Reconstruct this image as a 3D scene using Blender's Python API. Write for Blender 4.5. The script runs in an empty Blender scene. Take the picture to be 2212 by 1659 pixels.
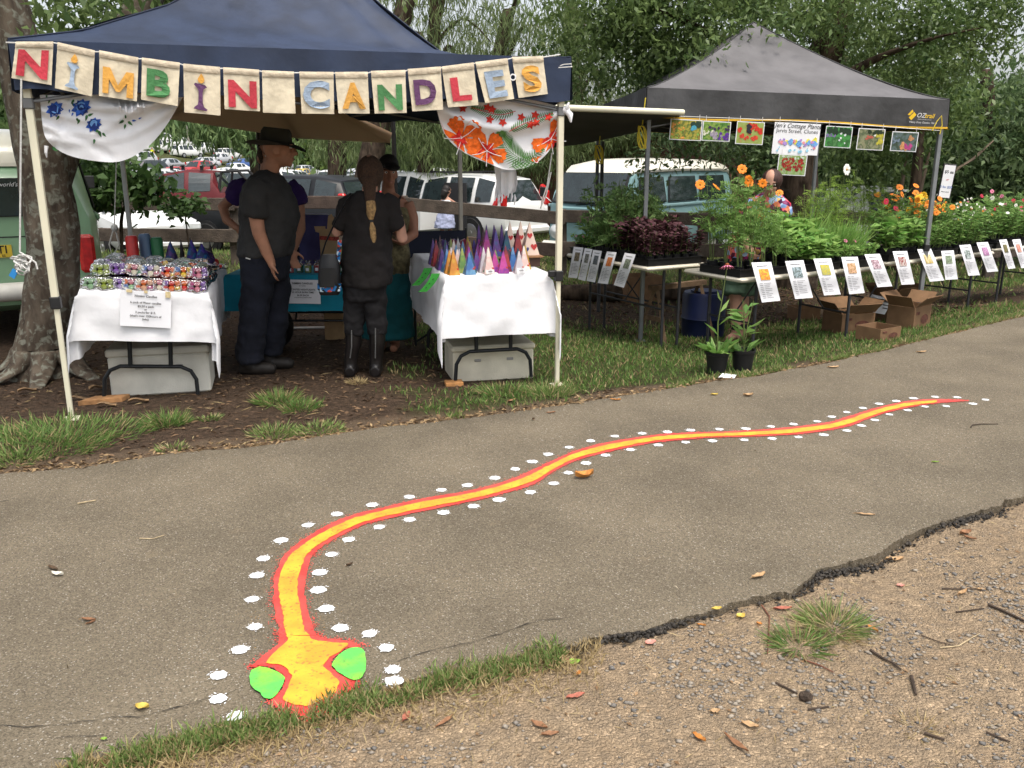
import bpy, bmesh, math, random
import numpy as np
from mathutils import Vector, Matrix, noise
random.seed(7); RNG = np.random.default_rng(7)
R = math.radians
SC = bpy.context.scene
COL = SC.collection
# ---------------------------------------------------------------- camera
CAM_H, PITCH, FPX, CX, CY = 1.55, R(14.7),1853.0,1106.0,829.5
cam = bpy.data.cameras.new('camera'); cam_o = bpy.data.objects.new('camera', cam); COL.objects.link(cam_o)
cam.sensor_width = 36.0; cam.lens = 36.0 * FPX / 2212.0; cam.clip_start = 0.05; cam.clip_end = 2000
cam_o.location = (0,0, CAM_H); cam_o.rotation_euler = (math.pi / 2 - PITCH,0,0)
SC.camera = cam_o
# ---------------------------------------------------------------- sky, sun, exposure
SUN_EL, SUN_AZ = R(68), R(150)
W = bpy.data.worlds.new('World'); SC.world = W; W.use_nodes = True
nt = W.node_tree; nt.nodes.clear()
n_out = nt.nodes.new('ShaderNodeOutputWorld'); n_bg = nt.nodes.new('ShaderNodeBackground')
n_sky = nt.nodes.new('ShaderNodeTexSky'); n_hs = nt.nodes.new('ShaderNodeHueSaturation')
n_sky.sky_type = 'NISHITA'; n_sky.sun_disc = False; n_sky.sun_elevation = SUN_EL; n_sky.sun_rotation = SUN_AZ
n_sky.air_density = 1.0; n_sky.dust_density = 4.0; n_sky.ozone_density = 1.0
n_hs.inputs['Saturation'].default_value = 0.30
nt.links.new(n_sky.outputs[0], n_hs.inputs['Color']); nt.links.new(n_hs.outputs[0], n_bg.inputs['Color'])
n_bg.inputs['Strength'].default_value = 0.14
nt.links.new(n_bg.outputs[0], n_out.inputs['Surface'])
sun = bpy.data.lights.new('sun', 'SUN'); sun_o = bpy.data.objects.new('sun', sun); COL.objects.link(sun_o)
sun.energy = 1.5; sun.angle = R(24); sun.color = (1.0,0.92,0.80)
sd = Vector((math.sin(SUN_AZ) * math.cos(SUN_EL), math.cos(SUN_AZ) * math.cos(SUN_EL), math.sin(SUN_EL)))
sun_o.rotation_euler = sd.to_track_quat('Z', 'Y').to_euler(); sun_o.location = (4,-4,12)
SC.view_settings.view_transform = 'Standard'; SC.view_settings.look = 'None'
SC.view_settings.gamma = 1.0; SC.view_settings.use_curve_mapping = False
SC.view_settings.exposure = 0.88
SC.render.engine = 'CYCLES'
SC.cycles.max_bounces = 6; SC.cycles.diffuse_bounces = 3; SC.cycles.glossy_bounces = 3
SC.cycles.transmission_bounces = 4; SC.cycles.transparent_max_bounces = 8
SC.cycles.use_denoising = True
SC.cycles.use_adaptive_sampling = True; SC.cycles.adaptive_threshold = 0.02
# ================================================================ helpers
def lin(h):
    h = h.lstrip('#'); c = [int(h[i:i + 2],16) / 255 for i in (0,2,4)]
    return tuple((x / 12.92 if x <= .04045 else ((x + .055) / 1.055) ** 2.4) for x in c)
_M = {}
def mat(name, col=(.5,.5,.5), rough=.6, metal=0.0, var=.12, scale=6.0, bump=0.0, bscale=80.0, spec=.4, trans=0.0, col2=None, detail=5, coat=0.0):
    """one procedural surface: base colour broken up by noise, optional fine relief"""
    if name in _M: return _M[name]
    if isinstance(col, str): col = lin(col)
    if isinstance(col2, str): col2 = lin(col2)
    m = bpy.data.materials.new(name); m.use_nodes = True; t = m.node_tree; N = t.nodes; L = t.links
    b = N['Principled BSDF']; b.inputs['Roughness'].default_value = rough; b.inputs['Metallic'].default_value = metal
    b.inputs['Specular IOR Level'].default_value = spec; b.inputs['Coat Weight'].default_value = coat
    if trans: b.inputs['Transmission Weight'].default_value = trans
    tc = N.new('ShaderNodeTexCoord'); nz = N.new('ShaderNodeTexNoise'); nz.inputs['Scale'].default_value = scale; nz.inputs['Detail'].default_value = detail
    L.new(tc.outputs['Object'], nz.inputs['Vector'])
    mx = N.new('ShaderNodeMix'); mx.data_type = 'RGBA'
    a = tuple(max(0, c * (1 - var)) for c in col); c2 = col2 if col2 else tuple(min(1, c * (1 + var)) for c in col)
    mx.inputs[6].default_value = (*a,1); mx.inputs[7].default_value = (*c2,1)
    mr = N.new('ShaderNodeMapRange'); mr.inputs[1].default_value = .35; mr.inputs[2].default_value = .65
    L.new(nz.outputs[0], mr.inputs[0]); L.new(mr.outputs[0], mx.inputs[0]); L.new(mx.outputs[2], b.inputs['Base Color'])
    if bump:
        n2 = N.new('ShaderNodeTexNoise'); n2.inputs['Scale'].default_value = bscale; n2.inputs['Detail'].default_value = 4
        L.new(tc.outputs['Object'], n2.inputs['Vector'])
        bp = N.new('ShaderNodeBump'); bp.inputs['Strength'].default_value = bump; bp.inputs['Distance'].default_value = .02
        L.new(n2.outputs[0], bp.inputs['Height']); L.new(bp.outputs[0], b.inputs['Normal'])
    _M[name] = m; return m
def leaf_mat(name, a, b, rough=.5, tl=.3, dry=None):
    """foliage: colour from a per-leaf random value, part of the light goes through the leaf"""
    if name in _M: return _M[name]
    if isinstance(a, str): a = lin(a)
    if isinstance(b, str): b = lin(b)
    m = bpy.data.materials.new(name); m.use_nodes = True; t = m.node_tree; N = t.nodes; L = t.links
    p = N['Principled BSDF']; p.inputs['Roughness'].default_value = rough; p.inputs['Specular IOR Level'].default_value = .35
    at = N.new('ShaderNodeAttribute'); at.attribute_name = 'rnd'
    mx = N.new('ShaderNodeMix'); mx.data_type = 'RGBA'; mx.inputs[6].default_value = (*a,1); mx.inputs[7].default_value = (*b,1)
    L.new(at.outputs['Fac'], mx.inputs[0])
    if dry:
        gtn = N.new('ShaderNodeMath'); gtn.operation = 'GREATER_THAN'; gtn.inputs[1].default_value = .80; L.new(at.outputs['Fac'], gtn.inputs[0]); m0 = mx; mx = N.new('ShaderNodeMix'); mx.data_type = 'RGBA'
        L.new(gtn.outputs[0], mx.inputs[0]); L.new(m0.outputs[2], mx.inputs[6]); mx.inputs[7].default_value = (*dry,1)
    L.new(mx.outputs[2], p.inputs['Base Color'])
    if tl:
        tr = N.new('ShaderNodeBsdfTranslucent'); L.new(mx.outputs[2], tr.inputs['Color'])
        ms = N.new('ShaderNodeMixShader'); ms.inputs[0].default_value = tl
        L.new(p.outputs[0], ms.inputs[1]); L.new(tr.outputs[0], ms.inputs[2]); L.new(ms.outputs[0], N['Material Output'].inputs['Surface'])
    _M[name] = m; return m
def ramp_mat(name, stops, scale=8.0, rough=.55, kind='VORONOI', spec=.4, stretch=(1,1,1), rand=1.0):
    """blotchy multi-colour surface (marbled wax, printed cloth, photo print)"""
    if name in _M: return _M[name]
    m = bpy.data.materials.new(name); m.use_nodes = True; t = m.node_tree; N = t.nodes; L = t.links
    p = N['Principled BSDF']; p.inputs['Roughness'].default_value = rough; p.inputs['Specular IOR Level'].default_value = spec
    tc = N.new('ShaderNodeTexCoord'); mp = N.new('ShaderNodeMapping'); mp.inputs['Scale'].default_value = stretch
    L.new(tc.outputs['Object'], mp.inputs[0])
    cr = N.new('ShaderNodeValToRGB'); cr.color_ramp.interpolation = 'CONSTANT' if kind == 'VORONOI' else 'LINEAR'
    els = cr.color_ramp.elements
    for i, c in enumerate(stops):
        c = lin(c) if isinstance(c, str) else c
        e = els[i] if i < 2 else els.new(i / len(stops))
        e.position = i / len(stops) if kind == 'VORONOI' else .25 + .5 * i / max(1, len(stops) - 1); e.color = (*c,1)
    if kind == 'VORONOI':
        v = N.new('ShaderNodeTexVoronoi'); v.inputs['Scale'].default_value = scale; v.inputs['Randomness'].default_value = rand
        L.new(mp.outputs[0], v.inputs['Vector']); sx = N.new('ShaderNodeSeparateColor'); L.new(v.outputs['Color'], sx.inputs[0]); L.new(sx.outputs[0], cr.inputs[0])
    else:
        v = N.new('ShaderNodeTexNoise'); v.inputs['Scale'].default_value = scale; v.inputs['Detail'].default_value = 4
        L.new(mp.outputs[0], v.inputs['Vector']); L.new(v.outputs[0], cr.inputs[0])
    L.new(cr.outputs[0], p.inputs['Base Color']); _M[name] = m; return m
def film_mat(name, col=(1,1,1), k=.25):
    """clear plastic film: mostly see-through with a glossy sheen"""
    if name in _M: return _M[name]
    m = bpy.data.materials.new(name); m.use_nodes = True; t = m.node_tree; N = t.nodes; L = t.links
    N.remove(N['Principled BSDF']); tr = N.new('ShaderNodeBsdfTransparent'); tr.inputs[0].default_value = (*col,1)
    gl = N.new('ShaderNodeBsdfGlossy'); gl.inputs['Roughness'].default_value = .12
    ms = N.new('ShaderNodeMixShader'); fr = N.new('ShaderNodeFresnel'); fr.inputs[0].default_value = 1.45
    ad = N.new('ShaderNodeMath'); ad.operation = 'ADD'; ad.inputs[1].default_value = k
    tc = N.new('ShaderNodeTexCoord'); nz = N.new('ShaderNodeTexNoise'); nz.inputs['Scale'].default_value = 38; L.new(tc.outputs['Object'], nz.inputs['Vector'])
    bp = N.new('ShaderNodeBump'); bp.inputs['Strength'].default_value = .9; bp.inputs['Distance'].default_value = .03
    L.new(nz.outputs[0], bp.inputs['Height']); L.new(bp.outputs[0], gl.inputs['Normal'])
    L.new(fr.outputs[0], ad.inputs[0]); L.new(ad.outputs[0], ms.inputs[0]); L.new(tr.outputs[0], ms.inputs[1]); L.new(gl.outputs[0], ms.inputs[2])
    L.new(ms.outputs[0], N['Material Output'].inputs['Surface']); _M[name] = m; return m

# ---- pixels of the photograph (2212 wide) to directions; the distance comes from what is touched
CP, SP = math.cos(PITCH), math.sin(PITCH)
CAM = Vector((0,0, CAM_H))
def ray(u, v):
    x = (u - CX) / FPX; y = -(v - CY) / FPX
    return Vector((x, CP + y * SP,-SP + y * CP))
def Zp(u, v, z):
    d = ray(u, v); t = (z - CAM_H) / d.z; return CAM + d * t
def Yp(u, v, y):
    d = ray(u, v); return CAM + d * (y / d.y)
def Wp(u, v, A, B, off=0.0):
    """point where the pixel's ray meets the upright plane through A and B, moved `off` towards the camera side"""
    t = Vector((B[0] - A[0], B[1] - A[1],0)).normalized(); n = Vector((t.y,-t.x,0))
    d = ray(u, v); o = Vector((A[0], A[1],0)) + n * off
    k = n.dot(o - Vector((0,0,0))) / n.dot(d)
    return CAM + d * k
# ---- lie of the land
def sstep(a, b, x):
    t = min(1, max(0,(x - a) / (b - a))); return t * t * (3 - 2 * t)
FE_PX = [(-900,1150),(0,1019),(193,1006),(358,979),(606,955),(813,922),(1027,899),(1211,874),(1487,831),(1626,811),(1748,790),(1902,757),(2212,681),(2600,600),(2900,560)]
NE_PX = [(-700,1900),(124,1659),(193,1640),(358,1604),(496,1568),(627,1540),(737,1505),(848,1483),(985,1444),(1017,1444),(1154,1405),(1237,1392),(1347,1364),(1458,1337),(1602,1298),(1726,1265),(1767,1229),(1891,1199),(1933,1165),(2016,1132),(2112,1102),(2212,1072),(2600,960),(3000,870)]
FE = [Zp(u, v,0) for u, v in FE_PX]; NE = [Zp(u, v,0) for u, v in NE_PX]
FEX, FEY = np.array([p.x for p in FE]), np.array([p.y for p in FE])
NEX, NEY = np.array([p.x for p in NE]), np.array([p.y for p in NE])
def far_y(x): return np.interp(x, FEX, FEY, left=None, right=None)
def near_y(x): return np.interp(x, NEX, NEY)
def ss(a, b, x):
    t = np.clip((x - a) / (b - a),0,1); return t * t * (3 - 2 * t)
def zt_np(x, y):
    fy = far_y(x); ny = near_y(x)
    s = (y - fy) * .887
    k = .03 + .10 * ss(-.8,2.0, x)
    z = np.where(s > 0,-.012 - np.minimum(k * np.clip(s,0,9),.10 + .23 * ss(-1.5,1.5, x)),-.045)
    z = np.where((s <= 0) & (s > -.06),-.012 + (s / .06) * .033, z)
    t = ss(15,20, y); z = z * (1 - t) + t * (-.5)
    hill = ss(22,130, y) * (-1.5 + np.clip((-x - 26) * .21,0,12)) + ss(150,260, y) * 6
    z = z + hill
    z = z + np.where(s > .2,.012 * np.sin(x * 2.1 + y * 1.3) * np.sin(y * 1.7 - x),0)
    rise = .010 + .024 * (1 - ss(.2,1.3, x)) + ss(.6,1.4, x) * .016 * (np.sin(x * 2.3 + 1) * np.sin(x * 5.1) + np.sin(x * 9.7 + 2) * .5)
    z = z + np.where(y < ny, rise * ss(-.9,.05, y - ny) + .008 * np.sin(x * 5 + y * 3) * np.sin(y * 4.3 - x * 2) * ss(0,.25, ny - y),0)
    return z
def zt(x, y): return float(zt_np(np.array([x], float), np.array([y], float))[0])
def surf_z(x, y):
    return 0.0 if near_y(x) < y < far_y(x) else zt(x, y)
def G(u, v):
    """point on the ground seen at a pixel"""
    z = 0.0
    for _ in range(12):
        p = Zp(u, v, z); z = surf_z(p.x, p.y)
    return Zp(u, v, z)
def onground(x, y, dz=0): return Vector((x, y, surf_z(x, y) + dz))

# ---- mesh building
def rotm(rx=0, ry=0, rz=0): return Matrix.Rotation(rz,4, 'Z') @ Matrix.Rotation(ry,4, 'Y') @ Matrix.Rotation(rx,4, 'X')
class MB:
    def __init__(s): s.v = []; s.f = []; s.m = []
    def add(s, vs, fs, m=0):
        o = len(s.v); s.v.extend([tuple(p) for p in vs]); s.f.extend([tuple(i + o for i in f) for f in fs]); s.m.extend([m] * len(fs)); return s
    def box(s, c, d, rot=None, m=0, b=0.0, taper=None):
        hx, hy, hz = d[0] / 2, d[1] / 2, d[2] / 2; c = Vector(c)
        if b <= 0:
            vs = [(x * hx * ((taper or 1) if z > 0 else 1), y * hy * ((taper or 1) if z > 0 else 1), z * hz) for z in (-1,1) for y in (-1,1) for x in (-1,1)]
            fs = [(0,2,3,1),(4,5,7,6),(0,1,5,4),(2,6,7,3),(0,4,6,2),(1,3,7,5)]
        else:
            b = min(b, hx * .9, hy * .9, hz * .9); bm = bmesh.new(); bmesh.ops.create_cube(bm, size=1)
            for v in bm.verts: v.co = Vector((v.co.x * 2 * hx, v.co.y * 2 * hy, v.co.z * 2 * hz))
            bmesh.ops.bevel(bm, geom=bm.edges[:], offset=b, segments=1, affect='EDGES', profile=.5)
            bm.verts.index_update(); vs = [tuple(v.co) for v in bm.verts]; fs = [[v.index for v in f.verts] for f in bm.faces]; bm.free()
        if rot is None: vs = [c + Vector(p) for p in vs]
        else:
            M = rot if isinstance(rot, Matrix) else Matrix.Rotation(rot,4, 'Z'); vs = [c + (M @ Vector(p)) for p in vs]
        return s.add(vs, fs, m)
    def tube(s, pts, r, n=8, m=0, caps=True, squash=None):
        pts = [Vector(p) for p in pts]; k = len(pts)
        rs = r if isinstance(r,(list, tuple)) else [r] * k
        vs = []; up = None
        for i, p in enumerate(pts):
            t = (pts[min(i + 1, k - 1)] - pts[max(i - 1,0)])
            if t.length < 1e-9: t = Vector((0,0,1))
            t.normalize()
            if up is None:
                up = Vector((0,0,1)) if abs(t.z) < .9 else Vector((0,1,0))
            a = up - t * up.dot(t)
            if a.length < 1e-6: a = t.orthogonal()
            a.normalize(); up = a; bb = t.cross(a)
            sq = squash or (1,1)
            for j in range(n):
                th = 2 * math.pi * j / n; vs.append(p + a * (math.cos(th) * rs[i] * sq[0]) + bb * (math.sin(th) * rs[i] * sq[1]))
        fs = [(i * n + j, i * n + (j + 1) % n,(i + 1) * n + (j + 1) % n,(i + 1) * n + j) for i in range(k - 1) for j in range(n)]
        if caps: fs += [tuple(range(n - 1,-1,-1)), tuple((k - 1) * n + j for j in range(n))]
        return s.add(vs, fs, m)
    def lathe(s, prof, n=16, c=(0,0,0), m=0, M=None, sx=1, sy=1):
        vs = []; c = Vector(c)
        for r, z in prof:
            for j in range(n):
                th = 2 * math.pi * j / n; p = Vector((r * math.cos(th) * sx, r * math.sin(th) * sy, z)); vs.append(c + (M @ p if M else p))
        k = len(prof)
        fs = [(i * n + j, i * n + (j + 1) % n,(i + 1) * n + (j + 1) % n,(i + 1) * n + j) for i in range(k - 1) for j in range(n)]
        if prof[0][0] > 1e-5: fs.append(tuple(range(n - 1,-1,-1)))
        if prof[-1][0] > 1e-5: fs.append(tuple((k - 1) * n + j for j in range(n)))
        return s.add(vs, fs, m)
    def loft(s, rings, m=0, caps=True, closed=True):
        n = len(rings[0]); vs = [p for r in rings for p in r]; q = n if closed else n - 1
        fs = [(i * n + j, i * n + (j + 1) % n,(i + 1) * n + (j + 1) % n,(i + 1) * n + j) for i in range(len(rings) - 1) for j in range(q)]
        if caps and closed: fs += [tuple(range(n - 1,-1,-1)), tuple((len(rings) - 1) * n + j for j in range(n))]
        return s.add(vs, fs, m)
    def grid(s, P, m=0):
        nu, nv = len(P), len(P[0]); vs = [p for r in P for p in r]
        return s.add(vs,[(i * nv + j,(i + 1) * nv + j,(i + 1) * nv + j + 1, i * nv + j + 1) for i in range(nu - 1) for j in range(nv - 1)], m)
    def poly(s, pts, m=0): return s.add(pts,[tuple(range(len(pts)))], m)
    def slab(s, pts, th, n, m=0):
        """flat outline given as 3D points, thickened by th along n"""
        n = Vector(n); k = len(pts); a = [Vector(p) for p in pts]; b = [p + n * th for p in a]
        return s.add(a + b,[tuple(range(k - 1,-1,-1)), tuple(range(k,2 * k))] + [(i,(i + 1) % k, k + (i + 1) % k, k + i) for i in range(k)], m)
    def sphere(s, c, r, nu=12, nv=8, m=0, M=None):
        r = (r, r, r) if isinstance(r,(int, float)) else r; c = Vector(c); vs = []
        for i in range(nv + 1):
            ph = math.pi * i / nv
            for j in range(nu):
                th = 2 * math.pi * j / nu; p = Vector((r[0] * math.sin(ph) * math.cos(th), r[1] * math.sin(ph) * math.sin(th), r[2] * math.cos(ph))); vs.append(c + (M @ p if M else p))
        return s.add(vs,[(i * nu + j,(i + 1) * nu + j,(i + 1) * nu + (j + 1) % nu, i * nu + (j + 1) % nu) for i in range(nv) for j in range(nu)], m)
    def text(s, st, size, M, m=0, bold=0.0, shear=0.0, align='CENTER', fit=None, lift=0.0):
        vs, fs = text_geo(st, bold, shear, align)
        if not vs: return s
        if fit:
            xs = [p[0] for p in vs]; ys = [p[1] for p in vs]; x0, x1, y0, y1 = min(xs), max(xs), min(ys), max(ys)
            vs = [((p[0] - x0) / max(1e-6, x1 - x0) * fit[0],(p[1] - y0) / max(1e-6, y1 - y0) * fit[1], lift) for p in vs]
        else: vs = [(p[0] * size, p[1] * size, lift) for p in vs]
        return s.add([M @ Vector(p) if isinstance(M, Matrix) else M(p) for p in vs], fs, m)
    def xf(s, M): s.v = [tuple(M @ Vector(p)) for p in s.v]; return s
    def build(s, name, mats, parent=None, smooth=None, world=False, rnd=None, loc=None):
        me = bpy.data.meshes.new(name); vs = s.v
        if world and parent is not None:
            Mi = chain(parent).inverted(); vs = [tuple(Mi @ Vector(p)) for p in vs]
        me.from_pydata(vs,[], s.f)
        for m_ in (mats if isinstance(mats,(list, tuple)) else [mats]): me.materials.append(m_)
        if any(s.m): me.polygons.foreach_set('material_index', s.m)
        if smooth is not None:
            me.polygons.foreach_set('use_smooth',[True] * len(me.polygons))
            if smooth < 3.1: me.set_sharp_from_angle(angle=smooth)
        if rnd is not None:
            a = me.attributes.new('rnd', 'FLOAT', 'POINT'); a.data.foreach_set('value', rnd if hasattr(rnd, '__len__') else [rnd] * len(vs))
        me.update(); o = bpy.data.objects.new(name, me); COL.objects.link(o)
        if parent is not None: o.parent = parent
        if loc is not None: o.location = loc
        return o
_T = {}
def text_geo(st, bold, shear, align):
    k = (st, bold, shear, align)
    if k in _T: return _T[k]
    cu = bpy.data.curves.new('t', 'FONT'); cu.body = st; cu.align_x = align; cu.align_y = 'CENTER'; cu.offset = bold; cu.shear = shear; cu.resolution_u = 3; cu.fill_mode = 'FRONT'
    ob = bpy.data.objects.new('t', cu); me = ob.to_mesh()
    vs = [tuple(v.co) for v in me.vertices]; fs = [tuple(p.vertices) for p in me.polygons]
    ob.to_mesh_clear(); bpy.data.objects.remove(ob); bpy.data.curves.remove(cu); _T[k] = (vs, fs); return _T[k]
def chain(o):
    M = Matrix.Identity(4)
    while o is not None: M = o.matrix_basis @ M; o = o.parent
    return M
def tag(o, label, cat, group=None, kind=None):
    if label: o['label'] = label
    if cat: o['category'] = cat
    if group: o['group'] = group
    if kind: o['kind'] = kind
    return o
def thing(name, label, cat, loc=(0,0,0), rz=0.0, group=None, rot=None):
    o = bpy.data.objects.new(name, None); COL.objects.link(o); o.location = loc; o.rotation_euler = rot or (0,0, rz); o.empty_display_size = .1
    return tag(o, label, cat, group)
def dup(root, loc, rz=0.0, label=None, scale=None, rot=None):
    def cp(o, par):
        c = o.copy(); COL.objects.link(c); c.parent = par
        for ch in list(KIDS.get(o.name, o.children)): cp(ch, c)
        return c
    r = cp(root, None); r.location = loc; r.rotation_euler = rot or (0,0, rz)
    if scale: r.scale = (scale,) * 3 if isinstance(scale,(int, float)) else scale
    if label: r['label'] = label
    return r
KIDS = {}
def np_mesh(name, V, F, mats, parent=None, rnd=None, mi=None, smooth=False):
    """fast mesh from arrays; F is (n,3) or (n,4)"""
    me = bpy.data.meshes.new(name); V = np.asarray(V, np.float32); F = np.asarray(F, np.int32); n, k = F.shape
    me.vertices.add(len(V)); me.vertices.foreach_set('co', V.ravel()); me.loops.add(n * k); me.loops.foreach_set('vertex_index', F.ravel())
    me.polygons.add(n); me.polygons.foreach_set('loop_start', np.arange(0, n * k, k, dtype=np.int32))
    for m_ in (mats if isinstance(mats,(list, tuple)) else [mats]): me.materials.append(m_)
    if mi is not None: me.polygons.foreach_set('material_index', np.asarray(mi, np.int32))
    if smooth: me.polygons.foreach_set('use_smooth', np.ones(n, bool))
    if rnd is not None:
        a = me.attributes.new('rnd', 'FLOAT', 'POINT'); a.data.foreach_set('value', np.asarray(rnd, np.float32))
    me.update(calc_edges=True); o = bpy.data.objects.new(name, me); COL.objects.link(o)
    if parent is not None: o.parent = parent
    return o
def unit(a): return a / np.maximum(1e-9, np.linalg.norm(a, axis=1, keepdims=True))
def leaves(P, D, L, Wd, N=None, fold=.15, rng=RNG):
    """kite-shaped leaves: base P, long axis D, length L, width Wd -> arrays V,F,rnd"""
    P = np.asarray(P, float); n = len(P); D = unit(np.asarray(D, float))
    if N is None: N = rng.normal(size=(n,3)) + np.array([0,0,.8])
    S = unit(np.cross(D, N)); U = unit(np.cross(S, D))
    L = np.broadcast_to(np.asarray(L, float),(n,))[:, None]; Wd = np.broadcast_to(np.asarray(Wd, float),(n,))[:, None]
    V = np.stack([P, P + D * L * .45 + S * Wd * .5 + U * Wd * fold, P + D * L - U * L * .12, P + D * L * .45 - S * Wd * .5 + U * Wd * fold],1).reshape(-1,3)
    F = np.arange(4 * n).reshape(n,4); r = np.repeat(rng.random(n),4)
    return V, F, r
def merge(parts):
    Vs, Fs, Rs, o = [],[],[],0
    for V, F, r in parts:
        Vs.append(V); Fs.append(np.asarray(F) + o); Rs.append(r); o += len(V)
    return np.concatenate(Vs), np.concatenate(Fs), np.concatenate(Rs)
# ================================================================ ground, path, painting
def ground_mat():
    m = bpy.data.materials.new('earth'); m.use_nodes = True; t = m.node_tree; N = t.nodes; L = t.links; p = N['Principled BSDF']; p.inputs['Roughness'].default_value = .95
    p.inputs['Specular IOR Level'].default_value = .15
    tc = N.new('ShaderNodeTexCoord')
    def nz(s, d=6): 
        n = N.new('ShaderNodeTexNoise'); n.inputs['Scale'].default_value = s; n.inputs['Detail'].default_value = d; L.new(tc.outputs['Object'], n.inputs['Vector']); return n
    def mix(f, a, b):
        x = N.new('ShaderNodeMix'); x.data_type = 'RGBA'
        for i, q in ((6, a),(7, b)):
            if isinstance(q, tuple): x.inputs[i].default_value = (*q,1)
            else: L.new(q, x.inputs[i])
        L.new(f, x.inputs[0]); return x.outputs[2]
    def rng(o, a, b):
        r = N.new('ShaderNodeMapRange'); r.inputs[1].default_value = a; r.inputs[2].default_value = b; L.new(o, r.inputs[0]); return r.outputs[0]
    f1 = rng(nz(26).outputs[0],.36,.64); f2 = rng(nz(5).outputs[0],.38,.62); f3 = rng(nz(110,3).outputs[0],.4,.62)
    mould = mix(f1,(.042,.029,.02),(.155,.10,.066)); mould = mix(f3, mould,(.095,.064,.043))
    tan = mix(f2,(.58,.43,.28),(.42,.30,.19)); tan = mix(f3, tan,(.46,.34,.22)); tan = mix(f1, tan,(.35,.265,.18))
    grass = mix(f1,(.045,.07,.02),(.10,.125,.04)); grass = mix(f2, grass,(.085,.075,.032))
    at = N.new('ShaderNodeAttribute'); at.attribute_name = 'grass'; a2 = N.new('ShaderNodeAttribute'); a2.attribute_name = 'tan'
    c = mix(a2.outputs['Fac'], mould, tan); c = mix(at.outputs['Fac'], c, grass); L.new(c, p.inputs['Base Color'])
    bp = N.new('ShaderNodeBump'); bp.inputs['Strength'].default_value = .8; bp.inputs['Distance'].default_value = .03
    ad = N.new('ShaderNodeMath'); ad.operation = 'ADD'; L.new(f1, ad.inputs[0]); L.new(f3, ad.inputs[1]); L.new(ad.outputs[0], bp.inputs['Height']); L.new(bp.outputs[0], p.inputs['Normal'])
    return m
def vnoise(x, y, f, seed=0.0):
    return np.array([noise.noise((a * f + seed, b * f, seed * 1.7)) for a, b in zip(np.ravel(x), np.ravel(y))]).reshape(np.shape(x))
def grass_amt(x, y, wob=None):
    fy = far_y(x); s = (y - fy) * .887
    if wob is None: wob = vnoise(x, y,.9,3.1)
    w2 = vnoise(x, y,3.0,9.0)
    right = ss(-.65,-.05, x + .9 * wob + .35 * w2 + .14 * (y - 6.2))
    edge = ss(.10,.38, s + .14 * w2)
    back = ss(9.6,12.0, y + 1.4 * wob) * .8
    litter = ss(9.4,10.4, y + .5 * wob) * (1 - ss(12.4,13.6, y + .5 * wob)) * ss(-.5,.5, x) * .95
    g = np.maximum(right * edge, back) * (1 - litter)
    g = np.where(s < 0,0, g); g = np.where(y > 14.5, np.maximum(g,.95), g)
    return np.clip(g,0,1)
def build_ground():
    xs = np.unique(np.round(np.concatenate([np.arange(-6,10.01,.09), np.arange(-40,-6,1.0), np.arange(10,60,1.0), np.arange(-100,-40,4.0), np.array([-400,-250,-160,-130,70,90,120,160,250,400])]),3))
    ys = np.unique(np.round(np.concatenate([np.arange(1,14.01,.09), np.arange(14,60,.8), np.arange(60,170,5.0), np.array([-300,-80,-20,-6,-2,0,190,220,260,320,600])]),3))
    X, Y = np.meshgrid(xs, ys, indexing='ij'); Z = zt_np(X.ravel(), Y.ravel()).reshape(X.shape)
    nu, nv = X.shape; V = np.stack([X, Y, Z],-1).reshape(-1,3)
    i = np.arange(nu - 1)[:, None] * nv + np.arange(nv - 1)[None]; F = np.stack([i, i + nv, i + nv + 1, i + 1],-1).reshape(-1,4)
    g = np.zeros(len(V)); x, y = V[:,0], V[:,1]; inb = (np.abs(x) < 60) & (y > -2) & (y < 66); g[~inb] = 1
    g[inb] = grass_amt(x[inb], y[inb])
    tan = np.where(y < near_y(x) + .1,1.0,0.0)
    fy = far_y(x); s = (y - fy) * .887; tan = np.where((s > -.2) & (s < .22),.25, tan)
    o = np_mesh('ground', V, F, ground_mat(), smooth=True)
    for nm, a in (('grass', g),('tan', tan)):
        at = o.data.attributes.new(nm, 'FLOAT', 'POINT'); at.data.foreach_set('value', a.astype(np.float32))
    tag(o, 'leaf mould, lawn and tan gravelly earth around the stalls', None, None, 'structure'); return o
build_ground()
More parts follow.
